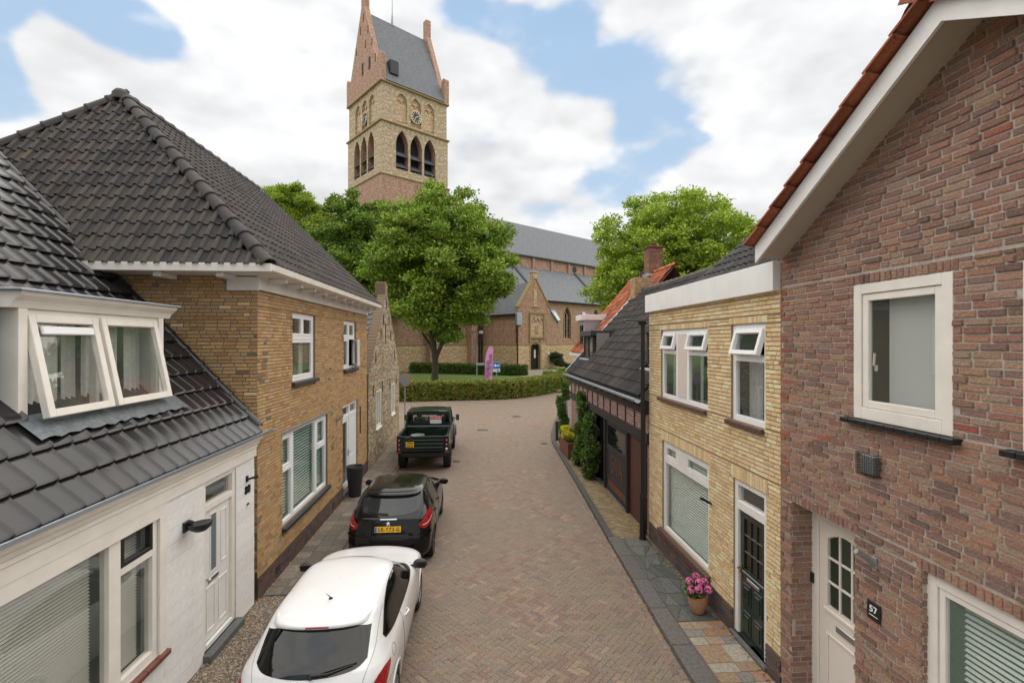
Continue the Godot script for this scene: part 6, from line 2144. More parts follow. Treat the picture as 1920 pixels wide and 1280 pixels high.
func car_body(c: Node3D, sh: Shell, paint: Material, axles: Array, wr: float) -> void:
	var nt := 144; var nl := 84
	var g := Geo.new()
	var L := sh.K.size() - 1.02
	for j in nl + 1:
		for i in nt + 1:
			var l: float = L * j / nl; var t := 16.0 * i / nt
			g.vert(sh.at(l, t), sh.normal(l, t if t <= 8.0 else 16.0 - t) * (Vector3.ONE if t <= 8.0 else Vector3(-1, 1, 1)))
	for j in nl:
		for i in nt:
			var a := j * (nt + 1) + i
			var p := (g.v[a] + g.v[a + nt + 2]) * .5
			var skip := false
			for z in axles:
				if absf(p.x) > .5 and Vector2(p.z - z, p.y - wr).length() < wr + .055: skip = true
			if skip: continue
			for k in [a, a + nt + 2, a + 1, a, a + nt + 1, a + nt + 2]: g.ix.append(k)
	put(c, "body", g, paint)
	for z in axles:
		for sg in [-1.0, 1.0]:
			g = Geo.new()
			var pts := []; var rr := []
			for i in 25:
				var a := lerpf(-.32, PI + .32, i / 24.0)
				var y: float = wr + sin(a) * (wr + .06)
				if y < .19: continue
				pts.append(sh.on("side", z + cos(a) * (wr + .06), y, -.008, sg)); rr.append(.022)
			g.tube(pts, rr, 6)
			put(c, "arch_lip", g, paint)
			# dark wheel housing
			g = Geo.new()
			var rows := [PackedVector3Array(), PackedVector3Array()]
			for i in 19:
				var a := lerpf(-.2, PI + .2, i / 18.0)
				for k in 2: rows[k].append(Vector3(sg * (.82 if k == 0 else .42), wr + sin(a) * (wr + .07), z + cos(a) * (wr + .07)))
			g.surf(rows)
			put(c, "wheel_housing", g, M.black_rough)
	g = Geo.new(); g.span(Vector3(-.6, .17, sh.K[1][2] + .3), Vector3(.6, .5, sh.K[1][1] - .25)); g.span(Vector3(-.78, .17, axles[1] + wr + .08), Vector3(.78, .4, axles[0] - wr - .08))
	put(c, "underbody", g, M.black_rough)

func seam(c: Node3D, sh: Shell, called: String, mode: String, pts: Array, m: Material, r := .004, mir := 1.0, off := .0005) -> void:
	var g := Geo.new()
	var ps := []; var rr := []
	var n := pts.size() * 6
	for i in n + 1:
		var q := line2(pts, float(i) / n)
		ps.append(sh.on(mode, q.x, q.y, off, mir)); rr.append(r)
	g.tube(ps, rr, 5)
	put(c, called, g, m)

func mirrors(c: Node3D, z: float, y: float, x: float, m: Material, m2: Material) -> void:
	for sg in [-1.0, 1.0]:
		var n := sub(c, "door_mirror")
		var g := Geo.new()
		g.lathe([Vector2(0, -.055), Vector2(.06, -.05), Vector2(.095, -.02), Vector2(.1, .01), Vector2(.08, .045), Vector2(0, .055)], 16, Transform3D(Basis.from_euler(Vector3(PI / 2, 0, 0)) * Basis.from_scale(Vector3(1.15, 1.0, .78)), Vector3(sg * (x + .1), y, z)))
		put(n, "housing", g, m)
		g = Geo.new(); g.box(Vector3(sg * (x + .1), y, z + .05), Vector3(.17, .1, .012), Basis.IDENTITY, .005)
		put(n, "mirror_glass", g, M.glass_car)
		g = Geo.new(); g.bar(Vector3(sg * (x - .08), y - .05, z), Vector3(sg * (x + .04), y - .02, z), .05, .03)
		put(n, "arm", g, m2)

func white_car() -> void:
	var c := thing("parked_car", "white three-door hatchback parked beside the white house", "car", Vector3(-1.83, 0, -7.24), Basis.IDENTITY, "vehicles parked along the street")
	var sh := Shell.new()
	sh.K = [[.17, 1.86, -1.9, .76], [.28, 1.97, -1.98, .82], [.44, 2.02, -2.02, .848], [.60, 2.015, -2.02, .858], [.75, 1.995, -1.94, .855], [.87, 1.965, -1.70, .842], [.95, 1.925, -1.08, .818], [1.01, 1.88, -.80, .785], [1.14, 1.735, -.58, .725], [1.26, 1.585, -.36, .665], [1.34, 1.475, -.24, .61], [1.395, 1.33, -.08, .52], [1.425, 1.08, .14, .38], [1.438, .82, .42, .2], [1.44, .66, .60, .03], [1.4402, .63, .629, .0005]]
	var ax := [1.27, -1.22]
	car_body(c, sh, M.paint_white, ax, .305)
	for z in ax:
		for sg in [-1.0, 1.0]: wheel(c, Vector3(sg * .745, .305, z), .305, .2, sg, 7, M.alloy)
	var g := Geo.new()
	# rear window
	var lo := [Vector2(-.60, 1.06), Vector2(-.45, .995), Vector2(0, .965), Vector2(.45, .995), Vector2(.60, 1.06)]
	var hi := [Vector2(-.585, 1.27), Vector2(-.4, 1.295), Vector2(0, 1.305), Vector2(.4, 1.295), Vector2(.585, 1.27)]
	g = Geo.new(); patch(g, sh, "rear", lo, hi, .004)
	put(c, "rear_window", g, M.glass_car)
	var wlo := [Vector2(-.76, .985), Vector2(-.3, .99), Vector2(.4, 1.0), Vector2(1.0, 1.035), Vector2(1.36, 1.085)]
	var whi := [Vector2(-.71, 1.01), Vector2(-.40, 1.215), Vector2(.3, 1.325), Vector2(.98, 1.28), Vector2(1.38, 1.105)]
	for sg in [-1.0, 1.0]:
		g = Geo.new(); patch(g, sh, "side", grow(wlo, -.016, .025), grow(whi, .016, .025), .0025, sg)
		put(c, "window_trim", g, M.black)
		g = Geo.new(); patch(g, sh, "side", wlo, whi, .006, sg)
		put(c, "side_window", g, M.glass_car)
		seam(c, sh, "door_seam", "side", [Vector2(.62, 1.3), Vector2(.68, 1.05), Vector2(.72, .8), Vector2(.66, .5), Vector2(.5, .3)], M.seam, .004, sg)
		seam(c, sh, "door_seam", "side", [Vector2(-.85, .95), Vector2(-.86, .6), Vector2(-.8, .3)], M.seam, .004, sg)
		g = Geo.new(); g.tube([sh.on("side", .36, .855, .005, sg), sh.on("side", .44, .86, .035, sg), sh.on("side", .56, .865, .005, sg)], [.012, .016, .012], 8)
		put(c, "door_handle", g, M.paint_white)
		g = Geo.new()
		patch(g, sh, "t", [Vector2(1.75, .76), Vector2(2.1, .73), Vector2(2.5, .77), Vector2(2.9, .88)], [Vector2(1.85, .86), Vector2(2.1, .905), Vector2(2.5, .93), Vector2(2.92, .915)], .008, sg)
		put(c, "tail_light", g, M.red_lens)
		g = Geo.new()
		patch(g, sh, "t", [Vector2(1.85, .775), Vector2(2.0, .76), Vector2(2.2, .775)], [Vector2(1.9, .83), Vector2(2.05, .83), Vector2(2.2, .81)], .012, sg, 8, 4)
		put(c, "reversing_light", g, M.clear_lens)
		seam(c, sh, "bumper_seam", "t", [Vector2(1.7, .82), Vector2(2.4, .77), Vector2(3.4, .72)], M.seam, .004, sg)
		seam(c, sh, "tailgate_seam", "rear", [Vector2(.64, 1.3), Vector2(.66, 1.1), Vector2(.60, .95), Vector2(.56, .8)], M.seam, .003, sg)
	g = Geo.new(); patch(g, sh, "t", [Vector2(6.35, .985), Vector2(7.2, .975), Vector2(8, .97)], [Vector2(6.3, 1.25), Vector2(7.2, 1.33), Vector2(8, 1.34)], .004)
	patch(g, sh, "t", [Vector2(6.35, .985), Vector2(7.2, .975), Vector2(8, .97)], [Vector2(6.3, 1.25), Vector2(7.2, 1.33), Vector2(8, 1.34)], .004, -1.0)
	put(c, "windscreen", g, M.glass_car)
	for sg in [-1.0, 1.0]:
		g = Geo.new(); patch(g, sh, "t", [Vector2(5.7, .66), Vector2(6.3, .62), Vector2(6.9, .62)], [Vector2(5.5, .8), Vector2(6.3, .76), Vector2(6.9, .7)], .006, sg)
		put(c, "headlight", g, M.clear_lens)
	# roof-edge spoiler with brake light
	g = Geo.new()
	var rows := []
	for k in [[1.36, -.0, .0], [1.352, .055, .012], [1.338, .085, .008], [1.322, .078, -.012], [1.312, .03, -.014], [1.31, 0.0, -.005]]:
		var row := PackedVector3Array()
		for i in 25:
			var x := lerpf(-.60, .60, i / 24.0)
			var p := sh.on("rear", x if absf(x) > .001 else .001, min(k[0], 1.36), 0.0)
			row.append(Vector3(x * (1.0 - .02 * k[1] * 10), p.y + k[2], p.z + k[1] * (1.0 - pow(absf(x) / .62, 6.0))))
		rows.append(row)
	g.surf(rows)
	put(c, "spoiler", g, M.paint_white)
	g = Geo.new(); g.box(sh.on("rear", .001, 1.325, 0) + Vector3(0, .004, .082), Vector3(.26, .018, .012), Basis.IDENTITY, .004)
	put(c, "brake_light", g, M.red_lens)
	g = Geo.new()
	g.lathe([Vector2(.03, 0), Vector2(.024, .02), Vector2(.008, .03)], 12, Transform3D(Basis.IDENTITY, Vector3(0.02, 1.408, 1.12)))
	g.tube([Vector3(.02, 1.43, 1.12), Vector3(.02, 1.50, 1.20), Vector3(.02, 1.57, 1.30)], [.007, .005, .003], 6)
	put(c, "antenna", g, M.black)
	g = Geo.new()
	g.lathe([Vector2(.03, 0), Vector2(.028, .03), Vector2(0, .036)], 12, Transform3D(Basis.from_euler(Vector3(1.0, 0, 0)), sh.on("rear", .04, .985, .0)))
	g.tube([sh.on("rear", .04, .99, .035), sh.on("rear", .22, .995, .03), sh.on("rear", .46, 1.03, .022)], [.014, .011, .006], 8)
	g.bar(sh.on("rear", .08, .99, .02), sh.on("rear", .5, 1.04, .016), .008, .016)
	put(c, "rear_wiper", g, M.black)
	mirrors(c, -.72, .985, .80, M.charcoal, M.black)
	g = Geo.new(); g.tube(ring(sh, 1.33, .9, .075), ringr(.003), 4)
	put(c, "fuel_flap", g, M.seam)

func ring(sh: Shell, z: float, y: float, r: float) -> Array:
	var p := []
	for i in 19: p.append(sh.on("side", z + cos(TAU * i / 18) * r, y + sin(TAU * i / 18) * r * .8, .0005, 1.0))
	return p

func ringr(r: float) -> Array:
	var p := []
	for i in 19: p.append(r)
	return p

func plate(c: Node3D, at: Vector3, bs: Basis, txt: Array, size: Vector2, fs: float) -> void:
	var n := sub(c, "number_plate")
	n.transform = Transform3D(bs, at)
	var g := Geo.new(); g.box(Vector3.ZERO, Vector3(size.x, size.y, .01), Basis.IDENTITY, .003)
	put(n, "board", g, M.plate_yellow)
	g = Geo.new(); g.span(Vector3(-size.x * .5 + .004, -size.y * .5 + .004, .004), Vector3(-size.x * .5 + .045, size.y * .5 - .004, .0065))
	put(n, "country_strip", g, M.plate_blue)
	for i in txt.size(): letters(n, "lettering", txt[i], fs, M.lettering, Vector3(.02, (0.0 if txt.size() == 1 else .05 - i * .1), .0065), Basis.IDENTITY, .002)

func black_car() -> void:
	var c := thing("parked_car", "glossy black five-door hatchback parked between the white car and green pickup", "car", Vector3(-1.79, 0, -11.75), Basis.IDENTITY, "vehicles parked along the street")
	var sh := Shell.new()
	sh.K = [[.17, 1.84, -1.86, .76], [.28, 1.94, -1.94, .83], [.44, 1.985, -1.985, .862], [.60, 1.975, -1.985, .872], [.75, 1.94, -1.92, .87], [.88, 1.90, -1.72, .86], [.98, 1.86, -1.30, .84], [1.06, 1.79, -.98, .80], [1.18, 1.62, -.70, .74], [1.30, 1.46, -.40, .68], [1.38, 1.34, -.22, .62], [1.43, 1.2, -.04, .53], [1.455, .98, .2, .38], [1.466, .78, .42, .2], [1.468, .62, .56, .03], [1.4682, .59, .589, .0005]]
	var ax := [1.22, -1.30]
	car_body(c, sh, M.paint_black, ax, .31)
	for z in ax:
		for sg in [-1.0, 1.0]: wheel(c, Vector3(sg * .76, .31, z), .31, .2, sg, 5, M.alloy_dark)
	var g := Geo.new()
	patch(g, sh, "rear", [Vector2(-.60, 1.2), Vector2(-.5, 1.09), Vector2(0, 1.055), Vector2(.5, 1.09), Vector2(.60, 1.2)], [Vector2(-.59, 1.3), Vector2(-.4, 1.34), Vector2(0, 1.35), Vector2(.4, 1.34), Vector2(.59, 1.3)], .004)
	put(c, "rear_window", g, M.glass_car_soft)
	var wlo := [Vector2(-.92, 1.0), Vector2(-.3, 1.01), Vector2(.4, 1.03), Vector2(.9, 1.07), Vector2(1.2, 1.15)]
	var whi := [Vector2(-.86, 1.03), Vector2(-.45, 1.25), Vector2(.2, 1.37), Vector2(.85, 1.34), Vector2(1.22, 1.18)]
	for sg in [-1.0, 1.0]:
		g = Geo.new(); patch(g, sh, "side", wlo, whi, .004, sg)
		put(c, "side_window", g, M.glass_car)
		for zz in [.08, .98]:
			g = Geo.new(); g.tube([sh.on("side", zz, 1.01 + zz * .03, .006, sg), sh.on("side", zz - .02, 1.2, .006, sg), sh.on("side", zz - .08, 1.34, .006, sg)], [.018, .018, .016], 6)
			put(c, "pillar", g, M.black)
		seam(c, sh, "door_seam", "side", [Vector2(.1, 1.02), Vector2(.14, .8), Vector2(.1, .5), Vector2(.1, .3)], M.seam_dark, .004, sg)
		seam(c, sh, "door_seam", "side", [Vector2(1.0, 1.1), Vector2(.98, .85), Vector2(.85, .62), Vector2(.8, .4)], M.seam_dark, .004, sg)
		for zz in [.28, 1.02]:
			g = Geo.new(); g.tube([sh.on("side", zz - .1, .9, .005, sg), sh.on("side", zz, .91, .04, sg), sh.on("side", zz + .1, .915, .005, sg)], [.012, .015, .012], 8)
			put(c, "door_handle", g, M.paint_black)
		g = Geo.new()
		patch(g, sh, "t", [Vector2(1.55, .83), Vector2(1.9, .80), Vector2(2.4, .85), Vector2(3.0, .98)], [Vector2(1.5, .9), Vector2(1.9, .99), Vector2(2.35, 1.06), Vector2(2.9, 1.09)], .01, sg)
		put(c, "tail_light", g, M.red_lens)
		g = Geo.new()
		patch(g, sh, "t", [Vector2(1.72, .86), Vector2(2.1, .875), Vector2(2.75, .955)], [Vector2(1.72, .872), Vector2(2.1, .89), Vector2(2.75, .97)], .015, sg, 8, 3)
		put(c, "light_strip", g, M.clear_lens)
		seam(c, sh, "tailgate_seam", "rear", [Vector2(.62, 1.32), Vector2(.66, 1.15), Vector2(.62, 1.0), Vector2(.58, .8), Vector2(.45, .72)], M.seam_dark, .004, sg)
		g = Geo.new(); patch(g, sh, "t", [Vector2(5.7, .66), Vector2(6.3, .62), Vector2(6.9, .62)], [Vector2(5.5, .82), Vector2(6.3, .78), Vector2(6.9, .7)], .006, sg)
		put(c, "headlight", g, M.clear_lens)
		g = Geo.new(); patch(g, sh, "t", [Vector2(6.35, 1.05), Vector2(7.2, 1.03), Vector2(8, 1.02)], [Vector2(6.3, 1.29), Vector2(7.2, 1.37), Vector2(8, 1.38)], .004, sg)
		put(c, "windscreen", g, M.glass_car)
	g = Geo.new()
	var rows := []
	for k in [[1.40, 0.0, .0], [1.392, .06, .012], [1.375, .10, .006], [1.36, .09, -.014], [1.35, .02, -.012]]:
		var row := PackedVector3Array()
		for i in 25:
			var x := lerpf(-.60, .60, i / 24.0)
			var p := sh.on("rear", x if absf(x) > .001 else .001, min(k[0], 1.40), 0.0)
			row.append(Vector3(x, p.y + k[2], p.z + k[1] * (1.0 - pow(absf(x) / .62, 6.0))))
		rows.append(row)
	g.surf(rows)
	put(c, "spoiler", g, M.paint_black)
	for x in [-.42, .42]:
		g = Geo.new(); g.tube([Vector3(x, 1.418, 1.1), Vector3(x * 1.06, 1.43, .5), Vector3(x * 1.02, 1.41, -.0)], [.008, .008, .008], 5)
		put(c, "roof_seam", g, M.seam_dark)
	# bumper crease, plate, chrome strip, emblem, fog light, wiper
	g = Geo.new(); patch(g, sh, "t", [Vector2(-2.6, .70), Vector2(-1.4, .655), Vector2(0, .64), Vector2(1.4, .655), Vector2(2.6, .70)], [Vector2(-2.6, .745), Vector2(-1.4, .70), Vector2(0, .685), Vector2(1.4, .70), Vector2(2.6, .745)], .022, 1.0, 30, 4)
	put(c, "bumper_ledge", g, M.paint_black)
	var pz := sh.on("rear", .001, .83, .022)
	plate(c, pz, Basis(Vector3.RIGHT, -.22), ["SR-173-G"], Vector2(.52, .11), .075)
	g = Geo.new(); g.bar(sh.on("rear", -.17, 1.0, .012), sh.on("rear", .17, 1.0, .012), .014, .028, Vector3.UP, .004)
	put(c, "chrome_strip", g, M.chrome)
	g = Geo.new()
	var em := sh.on("rear", .001, .93, .012)
	var body := PackedVector2Array([Vector2(-.01, .05), Vector2(.012, .056), Vector2(.03, .044), Vector2(.024, .03), Vector2(.044, .026), Vector2(.05, .012), Vector2(.03, .014), Vector2(.026, -.004), Vector2(.046, -.03), Vector2(.05, -.052), Vector2(.03, -.05), Vector2(.028, -.034), Vector2(.006, -.014), Vector2(-.014, -.03), Vector2(-.02, -.052), Vector2(-.042, -.054), Vector2(-.032, -.03), Vector2(-.022, -.004), Vector2(-.03, .016), Vector2(-.05, .004), Vector2(-.048, .02), Vector2(-.02, .036)])
	for i in body.size(): body[i] *= .75
	g.prism(body, -.004, .006, Transform3D(Basis(Vector3.RIGHT, -.3), em))
	put(c, "emblem", g, M.chrome)
	g = Geo.new(); patch(g, sh, "rear", [Vector2(-.16, .47), Vector2(0, .465), Vector2(.16, .47)], [Vector2(-.15, .51), Vector2(0, .515), Vector2(.15, .51)], .008, 1.0, 10, 3)
	put(c, "fog_light", g, M.red_lens)
	g = Geo.new(); g.tube([sh.on("rear", -.02, 1.075, .03), sh.on("rear", -.25, 1.085, .026), sh.on("rear", -.46, 1.12, .02)], [.013, .01, .006], 8)
	put(c, "rear_wiper", g, M.black)
	mirrors(c, -.74, 1.02, .83, M.paint_black, M.black)

func pickup() -> void:
	var c := thing("pickup_truck", "dark green boxy off-road pickup with open bed and for-sale notice", "pickup truck", Vector3(-1.9, 0, -19.6), Basis.IDENTITY, "vehicles parked along the street")
	# local +z is the tail; tail at +2.55, cab from +.55 to -.95, bonnet to -2.4
	var G: Material = M.paint_green
	var g := Geo.new()
	g.span(Vector3(-.86, .78, .62), Vector3(.86, .86, 2.5), .01)
	put(c, "bed_floor", g, M.black_rough)
	for sg in [-1.0, 1.0]:
		g = Geo.new(); g.span(Vector3(sg * .82, .72, .62), Vector3(sg * .88, 1.30, 2.52), .012)
		g.span(Vector3(sg * .80, 1.27, .62), Vector3(sg * .905, 1.315, 2.53), .012)
		for k in 3: g.span(Vector3(sg * .875, .86 + k * .13, .7), Vector3(sg * .89, .89 + k * .13, 2.45), .006)
		put(c, "bed_side", g, G)
	g = Geo.new(); g.span(Vector3(-.82, .72, .60), Vector3(.82, 1.31, .65), .01)
	put(c, "bed_front", g, G)
	g = Geo.new(); g.span(Vector3(-.80, .74, 2.49), Vector3(.80, 1.285, 2.53), .01)
	for k in 3: g.span(Vector3(-.55, .86 + k * .13, 2.525), Vector3(.72, .895 + k * .13, 2.542), .008)
	put(c, "tailgate", g, G)
	for sg in [-1.0, 1.0]:
		g = Geo.new(); g.span(Vector3(sg * .74, .68, 2.47), Vector3(sg * .905, 1.30, 2.55), .012)
		put(c, "corner_post", g, G)
		for k in 3:
			g = Geo.new(); g.lathe([Vector2(.046, 0), Vector2(.044, .02), Vector2(.03, .032), Vector2(0, .036)], 14, Transform3D(Basis(Vector3.RIGHT, PI / 2), Vector3(sg * .825, .84 + k * .15, 2.545)))
			put(c, "tail_lamp", g, M.clear_lens if (k == 0 and sg > 0) else M.red_lens)
		g = Geo.new(); g.span(Vector3(sg * .825 - .055, .70, 2.55), Vector3(sg * .825 + .055, .755, 2.565), .004)
		put(c, "reflector", g, M.red_lens)
	plate(c, Vector3(-.46, 1.0, 2.565), Basis.IDENTITY, ["VNN", "84-R"], Vector2(.31, .2), .07)
	g = Geo.new(); g.span(Vector3(-.54, 1.13, 2.545), Vector3(-.40, 1.17, 2.58), .008)
	put(c, "plate_lamp", g, M.black)
	for p in [[-.62, .16], [.50, .16]]:
		g = Geo.new()
		for i in 6: g.span(Vector3(p[0] + i * .028, 1.235, 2.53), Vector3(p[0] + i * .028 + .018, 1.262, 2.536))
		put(c, "badge", g, M.chrome)
	# chassis
	g = Geo.new(); g.span(Vector3(-.55, .48, -2.2), Vector3(.55, .78, 2.3)); g.span(Vector3(-.78, .55, 2.25), Vector3(.78, .70, 2.5), .01); g.tube([Vector3(-.75, .42, 1.7), Vector3(.75, .42, 1.7)], [.07, .07], 8); g.tube([Vector3(-.75, .42, -1.4), Vector3(.75, .42, -1.4)], [.07, .07], 8)
	put(c, "chassis", g, M.black_rough)
	# cab
	g = Geo.new()
	for sg in [-1.0, 1.0]:
		g.prism(PackedVector2Array([Vector2(.58, .55), Vector2(.58, 1.25), Vector2(-.98, 1.25), Vector2(-.98, .55)]), -sg * .87 - .02, -sg * .87 + .02, EXX)
		for q in [[Vector3(sg * .87, 1.25, .56), Vector3(sg * .80, 1.86, .50), .12], [Vector3(sg * .87, 1.25, -.9), Vector3(sg * .79, 1.84, -.62), .09], [Vector3(sg * .87, 1.25, -.05), Vector3(sg * .80, 1.85, -.05), .06]]:
			g.bar(q[0], q[1], .06, q[2], Vector3(0, 0, 1), .008)
	g.span(Vector3(-.86, .55, .55), Vector3(.86, 1.32, .60), .01)
	g.span(Vector3(-.86, 1.2, -1.0), Vector3(.86, 1.28, -.85), .01)
	# rear wall of the cab round its window
	g.prism(PackedVector2Array([Vector2(-.86, 1.3), Vector2(-.60, 1.3), Vector2(-.58, 1.78), Vector2(-.80, 1.86)]), .52, .58)
	g.prism(PackedVector2Array([Vector2(.86, 1.3), Vector2(.60, 1.3), Vector2(.58, 1.78), Vector2(.80, 1.86)]), .52, .58)
	g.prism(PackedVector2Array([Vector2(-.80, 1.86), Vector2(.80, 1.86), Vector2(.58, 1.74), Vector2(-.58, 1.74)]), .518, .578)
	g.span(Vector3(-.6, 1.3, .52), Vector3(.6, 1.42, .58))
	put(c, "cab", g, G)
	for sg in [-1.0, 1.0]:
		g = Geo.new(); g.prism(PackedVector2Array([Vector2(sg * .66, 1.45), Vector2(sg * .80, 1.45), Vector2(sg * .765, 1.74), Vector2(sg * .655, 1.74)]), .575, .587)
		put(c, "corner_window", g, M.glass_car)
		g = Geo.new(); g.quad(Vector3(sg * .872, 1.27, .48), Vector3(sg * .872, 1.27, -.86), Vector3(sg * .80, 1.82, -.62), Vector3(sg * .805, 1.82, .44))
		put(c, "side_window", g, M.glass)
	g = Geo.new()
	var rows := []
	for i in 9:
		var z := lerpf(.62, -.72, i / 8.0)
		var row := PackedVector3Array()
		for j in 13:
			var x := lerpf(-.83, .83, j / 12.0)
			row.append(Vector3(x, 1.94 - .07 * pow(absf(x) / .83, 4.0) - .05 * pow(absf(i / 8.0 - .5) * 2.0, 4.0), z))
		rows.append(row)
	g.surf(rows)
	g.span(Vector3(-.82, 1.83, -.7), Vector3(.82, 1.88, .6), .01)
	put(c, "cab_roof", g, G)
	g = Geo.new(); g.span(Vector3(-.6, 1.42, .545), Vector3(-.0, 1.745, .553)); g.span(Vector3(.01, 1.42, .545), Vector3(.6, 1.745, .553))
	put(c, "rear_window", g, M.glass)
	g = Geo.new()
	for e in [[-.6, 1.41, .6, 1.435], [-.6, 1.73, .6, 1.75], [-.61, 1.42, -.585, 1.74], [.585, 1.42, .61, 1.74], [-.008, 1.43, .012, 1.73]]: g.span(Vector3(e[0], e[1], .555), Vector3(e[2], e[3], .588))
	put(c, "window_seal", g, M.black)
	g = Geo.new(); g.quad(Vector3(-.78, 1.27, -.95), Vector3(.78, 1.27, -.95), Vector3(.74, 1.82, -.66), Vector3(-.74, 1.82, -.66))
	put(c, "windscreen", g, M.glass)
	for sg in [-1.0, 1.0]:
		g = Geo.new(); g.span(Vector3(sg * .4 - .22, .95, .1), Vector3(sg * .4 + .22, 1.62, .24), .05); g.span(Vector3(sg * .4 - .1, 1.6, .12), Vector3(sg * .4 + .1, 1.76, .2), .04)
		put(c, "seat", g, M.black_rough)
	var nt := sub(c, "sale_notice")
	g = Geo.new(); g.span(Vector3(.06, 1.40, .59), Vector3(.50, 1.70, .594))
	put(nt, "paper", g, M.white)
	g = Geo.new(); g.span(Vector3(.075, 1.56, .5945), Vector3(.485, 1.69, .596))
	put(nt, "red_band", g, M.red_flat)
	letters(nt, "lettering", "TE KOOP", .065, M.lettering_white, Vector3(.28, 1.625, .597), Basis.IDENTITY, .002)
	# bonnet and wings
	g = Geo.new(); g.span(Vector3(-.66, 1.0, -2.3), Vector3(.66, 1.24, -.95), .03)
	put(c, "bonnet", g, G)
	for sg in [-1.0, 1.0]:
		g = Geo.new(); g.span(Vector3(sg * .66, .85, -2.35), Vector3(sg * .88, 1.2, -.95), .03)
		put(c, "front_wing", g, G)
		g = Geo.new()
		for zz in [-1.42]:
			var pts := []; var rr := []
			for i in 13:
				var a := PI * i / 12.0
				pts.append(Vector3(sg * .92, .45 + sin(a) * .52, zz + cos(a) * .55)); rr.append(.06)
			g.tube(pts, rr, 6)
		put(c, "wheel_arch", g, M.charcoal)
		for zz in [1.68, -1.42]:
			wheel(c, Vector3(sg * .80, .42, zz), .42, .27, sg, 6, M.black)
			# tread blocks
		var mn := sub(c, "door_mirror")
		g = Geo.new(); g.span(Vector3(sg * 1.0, 1.30, -.80), Vector3(sg * 1.14, 1.55, -.74), .02); g.bar(Vector3(sg * .86, 1.35, -.8), Vector3(sg * 1.02, 1.4, -.78), .02, .02)
		put(mn, "housing", g, M.black)
		g = Geo.new(); g.span(Vector3(sg * 1.015, 1.32, -.738), Vector3(sg * 1.125, 1.53, -.734))
		put(mn, "mirror_glass", g, M.chrome)
	# load in the bed
	var bk := thing("plastic_tub", "grey plastic tub lying in the open pickup bed", "tub", Vector3(-2.22, .87, -18.2))
	g = Geo.new(); g.lathe([Vector2(0, 0), Vector2(.17, 0), Vector2(.24, .24), Vector2(.26, .25), Vector2(.22, .24), Vector2(.15, .03), Vector2(0, .03)], 20)
	put(bk, "tub", g, M.tub_grey)
	var sk := thing("canvas_sack", "crumpled pale sack in the corner of the pickup bed", "sack", Vector3(-1.35, .87, -17.75))
	g = Geo.new()
	var rws := []
	for i in 8:
		var row := PackedVector3Array()
		for j in 15:
			var a := -TAU * j / 14.0
			var r := .22 * sin(PI * (i + .4) / 8.2) * (1 + .12 * sin(a * 3 + i))
			row.append(Vector3(cos(a) * r * 1.4, .22 * i / 7.0, sin(a) * r))
		rws.append(row)
	g.surf(rws)
	put(sk, "sack", g, M.tub_grey)
func on_ground(u: float, d: float) -> Vector3:
	var p := EYE + fwd * d + rgt * ((u - 960.0) / 905.0 * d)
	p.y = rise(p)
	return p

